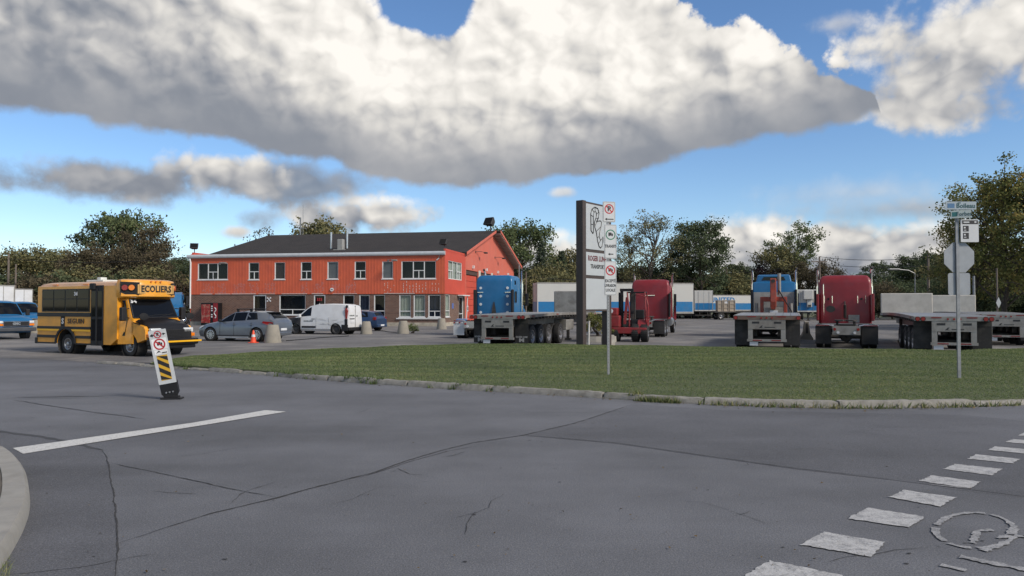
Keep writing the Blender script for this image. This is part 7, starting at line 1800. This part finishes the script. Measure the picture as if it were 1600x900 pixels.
# ------------------------------------------------------------------ trees
def leaf_quads(rg, pts, size, up=.0):
    n = len(pts); a = rg.normal(0, 1, (n, 3)); a /= np.linalg.norm(a, axis=1)[:, None]
    b = rg.normal(0, 1, (n, 3)); b -= (b * a).sum(1)[:, None] * a; b /= np.linalg.norm(b, axis=1)[:, None]
    s = (size * rg.uniform(.55, 1.25, n))[:, None]
    v = np.empty((n, 4, 3)); v[:, 0] = pts - a * s * .5; v[:, 1] = pts + b * s * .32 + a * s * .06; v[:, 2] = pts + a * s * .5; v[:, 3] = pts - b * s * .32 + a * s * .06
    return v.reshape(-1, 3), np.arange(n * 4).reshape(-1, 4)
def broadleaf(seed, H, r, base, nl=16, per=80, leaf=.34, clus=.55, material=None, loose=1.0, lean=0.0, top_heavy=0.0, name='tree', airy=1.0):
    """trunk and limbs mesh, crown mesh (leaf clumps round the limb ends); real metres"""
    rg = np.random.default_rng(seed); rd = random.Random(seed); wood = MB(); tips = []
    ts = [Vector((rd.uniform(-.15, .15) * k + lean * k * .3, rd.uniform(-.15, .15) * k, H * .78 * k / 5)) for k in range(6)]
    wood.tube(ts, max(.10, H * .018), 8, r1=H * .005)
    def tr(z):
        k = min(max(z / (H * .78) * 5, 0), 4.999); i = int(k); return ts[i].lerp(ts[i + 1], k - i)
    hc = (H + base) / 2; hh = (H - base) / 2
    for k in range(nl):
        f_ = (k + rd.random()) / nl; z0 = base * .75 + (H * .74 - base * .75) * f_ ** .8
        a = k * 2.4 + rd.uniform(-.5, .5); zt = min(z0 + rd.uniform(.12, .40) * (H - base), H * .97)
        u = (zt - hc) / hh; rad = r * math.sqrt(max(.06, 1 - min(abs(u - top_heavy * .3), .98) ** 2.2)) * rd.uniform(.62, 1.06)
        e = Vector((math.cos(a) * rad + lean * zt / H, math.sin(a) * rad, zt)); s = tr(z0); m = s.lerp(e, .5) + Vector((0, 0, rd.uniform(-.03, .06) * H))
        wood.tube([s, m, e], H * .0065, 5, r1=H * .0018); tips += [(e, 1.0), (m.lerp(e, .55), .8)]
        for j in range(3):
            q = m.lerp(e, rd.uniform(.1, .9)); d = Vector((rd.gauss(0, 1), rd.gauss(0, 1), rd.uniform(-.3, 1))).normalized() * r * rd.uniform(.22, .45)
            wood.tube([q, q + d * .5 + Vector((0, 0, .1)), q + d], H * .0028, 4, r1=H * .0008); tips.append((q + d, .8))
    for k in range(max(3, nl // 3)):
        e = Vector((rd.gauss(0, r * .22) + lean, rd.gauss(0, r * .22), H * rd.uniform(.86, 1.0))); wood.tube([tr(H * .7), e], H * .004, 4, r1=H * .001); tips.append((e, .75))
    P_, T_ = [], []
    for c0, w in tips:
        n = int(per * w * rg.uniform(.5, 1.3)); cr = clus * w * rg.uniform(.7, 1.25)
        k = rg.normal(0, 1, (n, 3)); k /= np.linalg.norm(k, axis=1)[:, None] ; k *= (rg.uniform(0, 1, n) ** .45)[:, None] * cr * np.array([1.15, 1.15, .75])
        # clumps within the clump give ragged edges
        sub = rg.normal(0, 1, (6, 3)) * cr * .7; k += sub[rg.integers(0, 6, n)] * .6
        P_.append(k + np.array(c0[:])); T_.append(np.clip(rg.normal(.45 + rg.normal(0, .16), .2, n), 0, 1))
    pts = np.concatenate(P_); tint = np.concatenate(T_); keep = pts[:, 2] > .15; pts, tint = pts[keep], tint[keep]
    v, f_ = leaf_quads(rg, pts, leaf)
    return wood.mesh('trunk', M_BARK, 60), tinted('crown', v, f_, tint, material)
def conifer(seed, H, r, material=M_NEEDLE, leaf=.30):
    rg = np.random.default_rng(seed); rd = random.Random(seed); wood = MB(); wood.cyl((0, 0, 0), (0, 0, H * .98), H * .016, .01, 8)
    P_, T_ = [], []; z = H * .08
    while z < H * .985:
        f_ = 1 - (z / H); L_ = r * (f_ ** .85) * rd.uniform(.75, 1.1) + .12; nb = 7 if f_ > .3 else 5; a0 = rd.uniform(0, 6)
        for k in range(nb):
            a = a0 + k * 2 * math.pi / nb + rd.uniform(-.25, .25); l = L_ * rd.uniform(.7, 1.1); droop = -.28 * l * rd.uniform(.6, 1.3)
            e = Vector((math.cos(a) * l, math.sin(a) * l, z + droop)); wood.tube([(0, 0, z), e * .5 + Vector((0, 0, z * .5 + .05 * l)), e], .02 + .01 * f_, 4, r1=.006)
            n = int(10 + 34 * l); t = rg.uniform(.12, 1, n) ** .8; q = np.outer(t, np.array([e.x, e.y, 0])); q[:, 2] = z + droop * t ** 1.4 + .06 * l * np.sin(t * 3)
            q += rg.normal(0, 1, (n, 3)) * np.array([.10, .10, .06]) * (1 + l * .35); P_.append(q); T_.append(rg.normal(.45, .2, n))
        z += H * .032 + .05 * f_
    pts = np.concatenate(P_); v, fc = leaf_quads(rg, pts, leaf); return wood.mesh('trunk', M_BARK, 60), tinted('crown', v, fc, np.concatenate(T_), material)
LIB = {
    'maple': broadleaf(1, 14, 5.0, 3.0, 22, 105, .36, 1.0, M_LEAFG), 'maple2': broadleaf(2, 14, 4.6, 2.5, 22, 105, .36, 1.0, M_LEAFD), 'brown': broadleaf(3, 12, 4.6, 1.6, 20, 95, .34, .95, M_LEAFB),
    'olive': broadleaf(4, 9, 3.8, 1.0, 18, 95, .30, .9, M_LEAFO), 'airy': broadleaf(5, 17, 5.6, 3.5, 26, 46, .30, .85, M_LEAFO), 'dense': broadleaf(6, 15, 5.2, 2.0, 26, 120, .36, 1.1, M_LEAFD),
    'purple': broadleaf(7, 9, 4.6, .8, 20, 130, .34, 1.1, M_LEAFP), 'high': broadleaf(8, 16, 4.4, 8.0, 18, 70, .34, .85, M_LEAFG, top_heavy=.5), 'bush': broadleaf(9, 5.5, 3.6, .0, 18, 115, .30, 1.0, M_LEAFD),
    'bushb': broadleaf(10, 5.5, 3.6, .0, 18, 110, .30, 1.0, M_LEAFB), 'busho': broadleaf(12, 5.5, 3.6, .0, 18, 110, .30, 1.0, M_LEAFO), 'spruce': conifer(11, 12, 3.0), 'spruce2': conifer(13, 11, 3.2),
    'poplar': broadleaf(14, 11.5, 4.4, .8, 36, 115, .20, .60, M_LEAFY), 'poplar2': broadleaf(15, 9.5, 3.8, .6, 28, 95, .20, .62, M_LEAFY), 'bare': broadleaf(16, 8, 2.6, 1.5, 16, 14, .26, .6, M_LEAFB)}
RT = random.Random(77); _n = {}
def tree(kind, xpx, d, ytop, label, group=None, wide=1.0, name='tree', rot=None, cat='tree'):
    tk, cw = LIB[kind]; Hn = max(v.co.z for v in tk.vertices); Hn = max(Hn, np.percentile([v.co.z for v in cw.vertices], 99.5))
    Hh = zat(ytop, d) + .05; s = Hh / Hn
    o = thing(name, label, cat, (at(xpx, d), d, -.05), RT.uniform(0, 360) if rot is None else rot, group); o.scale = (s * wide, s * wide, s)
    link('trunk', tk, o); link('crown', cw, o); return o
G1 = 'trees along the left of the yard'; G2 = 'bushes at the foot of the left trees'; G3 = 'dark bushes behind the yard'; G4 = 'autumn trees at the right edge'; G5 = 'dark trees beyond the parked flatbeds'
tree('maple2', 172, 100, 334, 'tall green maple rising behind the school bus', wide=1.0)
tree('maple', 205, 101, 333, 'tall green maple with a broad crown behind the school bus roof', wide=.9)
tree('brown', 226, 95, 352, 'reddish brown autumn tree leaning out beside the tall maples', wide=.85)
for x, y in ((-30, 396), (14, 394), (58, 388), (98, 392)): tree('olive', x, 92 + RT.uniform(-4, 4), y, 'low olive tree in the row left of the tall maples', G1, 1.05)
for x, y in ((135, 382), (160, 395), (200, 388), (235, 392)): tree('brown', x, 88 + RT.uniform(-3, 3), y, 'brown autumn tree under the tall maples', G1, .95)
for x, y in ((262, 408), (284, 402), (300, 410)): tree('dense', x, 98 + RT.uniform(-4, 4), y, 'dark green tree between the maples and the orange building', G1, .8)
for k, x in enumerate(range(-40, 300, 34)): tree(('bushb', 'bush', 'busho')[k % 3], x + RT.uniform(-8, 8), 84 + RT.uniform(-3, 3), 424 + RT.uniform(-8, 8), 'low bush at the foot of the left tree row', G2, 1.2, 'bush', cat='bush')
for x, y in ((6, 398), (70, 384), (30, 384)): tree('bare', x, 104, y, 'half bare thin tree standing out of the low left row', 'half bare trees', 1.0)
tree('olive', 505, 135, 345, 'yellow-green treetop showing above the black roof', wide=1.0)
tree('bare', 408, 122, 356, 'thin treetop peeping over the left end of the black roof', wide=.8)
tree('maple', 812, 118, 349, 'big green tree beside the salmon gable', wide=1.15)
tree('maple2', 790, 124, 356, 'green tree close behind the salmon gable', wide=.9)
tree('spruce', 846, 110, 376, 'dark pointed spruce beside the big green tree'); tree('spruce2', 878, 114, 392, 'smaller pointed spruce next to the tall sign')
tree('olive', 893, 118, 390, 'olive tree between the spruces and the tall sign'); tree('busho', 862, 108, 412, 'olive bush between the two spruces', None, 1.0, 'bush', cat='bush')
tree('airy', 1018, 112, 326, 'tall thin-leaved tree with sky showing through its crown', wide=1.0)
tree('airy', 985, 116, 352, 'thin-leaved tree close beside the tall sign', wide=.85)
tree('dense', 1094, 114, 345, 'dense dark oak-like tree behind the white trailers', wide=1.0)
tree('maple2', 1062, 118, 372, 'dark green tree between the thin-leaved and the dense tree', wide=.8)
for k, x in enumerate(range(800, 1180, 24)): tree(('bush', 'busho', 'bush', 'bushb')[k % 4], x + RT.uniform(-8, 8), 122 + RT.uniform(-4, 4), 424 + RT.uniform(-10, 8), 'dark bush filling the gap behind the white trailers', G3, 1.25, 'bush', cat='bush')
tree('maple2', 1148, 122, 412, 'round dark bushy tree behind the lettered trailer', wide=1.3); tree('busho', 1132, 119, 424, 'olive bush behind the lettered trailer', None, 1.3, 'bush', cat='bush')
tree('purple', 1182, 124, 410, 'dark purple-leaved tree left of the crane tractor', wide=1.0)
tree('high', 1247, 126, 348, 'tall tree with a high ragged crown above the crane tractor', wide=1.0)
tree('olive', 1214, 124, 386, 'olive tree below the high ragged crown', wide=.95)
for x, y in ((1240, 408), (1262, 414), (1288, 410)): tree('brown', x, 122, y, 'brown tree below the high ragged crown', 'brown trees between the tractors', .9)
tree('bare', 1300, 118, 402, 'half bare sapling above the red tractor', wide=.8)
for x, y in ((1345, 428), (1372, 410), (1400, 414), (1426, 400), (1455, 394), (1478, 402)): tree(('dense', 'maple2')[RT.random() < .5], x, 116 + RT.uniform(-5, 5), y, 'dark green tree beyond the parked flatbeds', G5, 1.0)
for k, x in enumerate(range(1310, 1660, 28)): tree(('bush', 'bush', 'bushb')[k % 3], x, 104 + RT.uniform(-3, 3), 440 + RT.uniform(-8, 6), 'dark bush beyond the parked flatbeds', 'dark bushes beyond the flatbeds', 1.25, 'bush', cat='bush')
tree('poplar', 1572, 56, 252, 'large yellow-green autumn tree behind the stop sign post', wide=1.05)
tree('poplar2', 1530, 60, 292, 'shorter yellow-green autumn tree leaning out before the large one', wide=.75)
tree('poplar', 1640, 54, 240, 'large autumn tree at the outer side of the stop sign tree', wide=1.0)
for x, y in ((1505, 392), (1545, 400), (1590, 404)): tree('olive', x, 66, y, 'olive undergrowth tree at the foot of the autumn trees', G4, 1.1)
for x in (1490, 1525, 1565, 1605, 1640): tree('bush', x, 62 + RT.uniform(-2, 2), 448 + RT.uniform(-6, 6), 'dark bush at the foot of the autumn trees', 'bushes under the autumn trees', 1.2, 'bush', cat='bush')
# yellowing shrub in the planter
sh = broadleaf(31, 1.0, .7, .0, 14, 60, .085, .16, M_LEAFY); o = thing('shrub', 'yellowing shrub in the planter under the tall sign', 'shrub', SHRUB_AT); link('stems', sh[0], o); link('foliage', sh[1], o)
sh = broadleaf(33, .5, .45, .0, 10, 40, .07, .12, M_LEAFG)
for xp, yp, lab in ((643, 521, 'green weed clump beside the concrete block before the curtained windows'), (322, 503, 'green weed clump at the foot of the vending machine')):
    q = P(xp, yp); o = thing('weed_clump', lab, 'weeds', (q.x, q.y + .3, .004)); link('stems', sh[0], o); link('foliage', sh[1], o)

# ------------------------------------------------------------------ poles and wires
def pole(xpx, d, ytop, label, arm=True, transformer=False, r_=.15, steel=False, lamp_=False, name='utility_pole'):
    z = zat(ytop, d); o = thing(name, label, 'pole', (at(xpx, d), d, -.05)); mb = MB(); mb.cyl((0, 0, 0), (0, 0, z), r_, r_ * .65, 10); mb.build('pole', M_POST if steel else M_WOODP, o, smooth=40)
    if arm:
        mb = MB(); mb.box(-1.0, 1.0, -.06, .06, z - .75, z - .62); mb.build('crossarm', M_WOODP, o)
        for x in (-.9, -.45, .45, .9):
            mb = MB(); mb.lathe([(0, .03), (.05, .07), (.1, .04), (.15, .07), (.2, .0)], 8, 'z', (x, 0, z - .62)); mb.build('insulator', M_PLATE, o)
    if transformer:
        mb = MB(); mb.lathe([(0, .0), (.0, .28), (.08, .32), (.95, .32), (1.02, .28), (1.08, 0)], 14, 'z', (.52, 0, z - 5.4)); mb.box(.1, .3, -.05, .05, z - 5.1, z - 4.6); mb.build('transformer', M_TRIM, o)
        mb = MB(); mb.rbox(-.75, -.12, -.3, .3, z - 5.3, z - 4.2, .05); mb.build('terminal_box', M_TRIM, o)
    if lamp_:
        mb = MB(); mb.tube([(0, 0, z - .4), (-.6, 0, z - .1), (-1.6, 0, z)], .05, 6); mb.rbox(-2.5, -1.5, -.18, .18, z - .08, z + .08, .04); mb.build('street_lamp', M_POST, o)
    return o
pole(1281, 96, 400, 'wooden utility pole with crossarm above the red soot-marked tractor'); pole(1135.5, 118, 419, 'short pale wooden pole behind the lettered trailer', False)
pole(1451, 72, 393, 'wooden pole with transformer and box beyond the headboards', False, True); pole(1430, 70, 420, 'steel street lamp beside the transformer pole', False, False, .07, True, True, 'lamp_post')
pole(12.5, 80, 396, 'grey wooden pole left of the box trucks', False); pole(24, 79, 412, 'shorter pale pole beside the box trucks', False, r_=.12)
pole(811, 84, 412, 'thin grey pole at the right end of the garage', False, r_=.09, steel=True); pole(822, 92, 424, 'wooden pole behind the blue sleeper tractor', False, r_=.10)
pole(1522, 52, 430, 'galvanised steel pole behind the stop sign', False, r_=.11, steel=True, name='steel_pole')
dz = thing('diamond_sign', 'small diamond warning sign on a pole under the autumn trees', 'road sign', (at(1558, 50), 50, 0), -35); mb = MB(); mb.cyl((0, 0, 0), (0, 0, 4.4), .06, n=8); mb.build('pole', M_WOODP, dz, smooth=40)
mb = MB(); zc = zat(473, 50); mb.prism([(-.38, zc), (0, zc - .38), (.38, zc), (0, zc + .38)], 'y', -.09, -.075); mb.build('sign_plate', M_SIGNG, dz)
def wire(a, b2, sag, label):
    p0 = Vector((at(a[0], a[2]), a[2], zat(a[1], a[2]))); p1 = Vector((at(b2[0], b2[2]), b2[2], zat(b2[1], b2[2])))
    mb = MB(); mb.tube([p0.lerp(p1, t) - Vector((0, 0, sag * 4 * t * (1 - t))) for t in np.linspace(0, 1, 17)], .028, 4); o = mb.build('power_line', M_PLAST); tag(o, label, 'wire')
wire((1281, 401, 96), (1451, 402, 72), .35, 'power line from the crossarm pole to the transformer pole'); wire((1451, 402, 72), (1640, 385, 50), .4, 'power line running on from the transformer pole into the autumn trees')
wire((1135.5, 426, 118), (1281, 404, 96), .6, 'power line from the short pale pole to the crossarm pole'); wire((1281, 412, 96), (1451, 415, 72), .3, 'lower line between the crossarm and transformer poles')
wire((12.5, 404, 80), (298, 401, 74), .5, 'thin line from the left pole to the orange building'); wire((822, 432, 92), (1135.5, 430, 118), .8, 'thin line behind the tall sign towards the short pale pole')
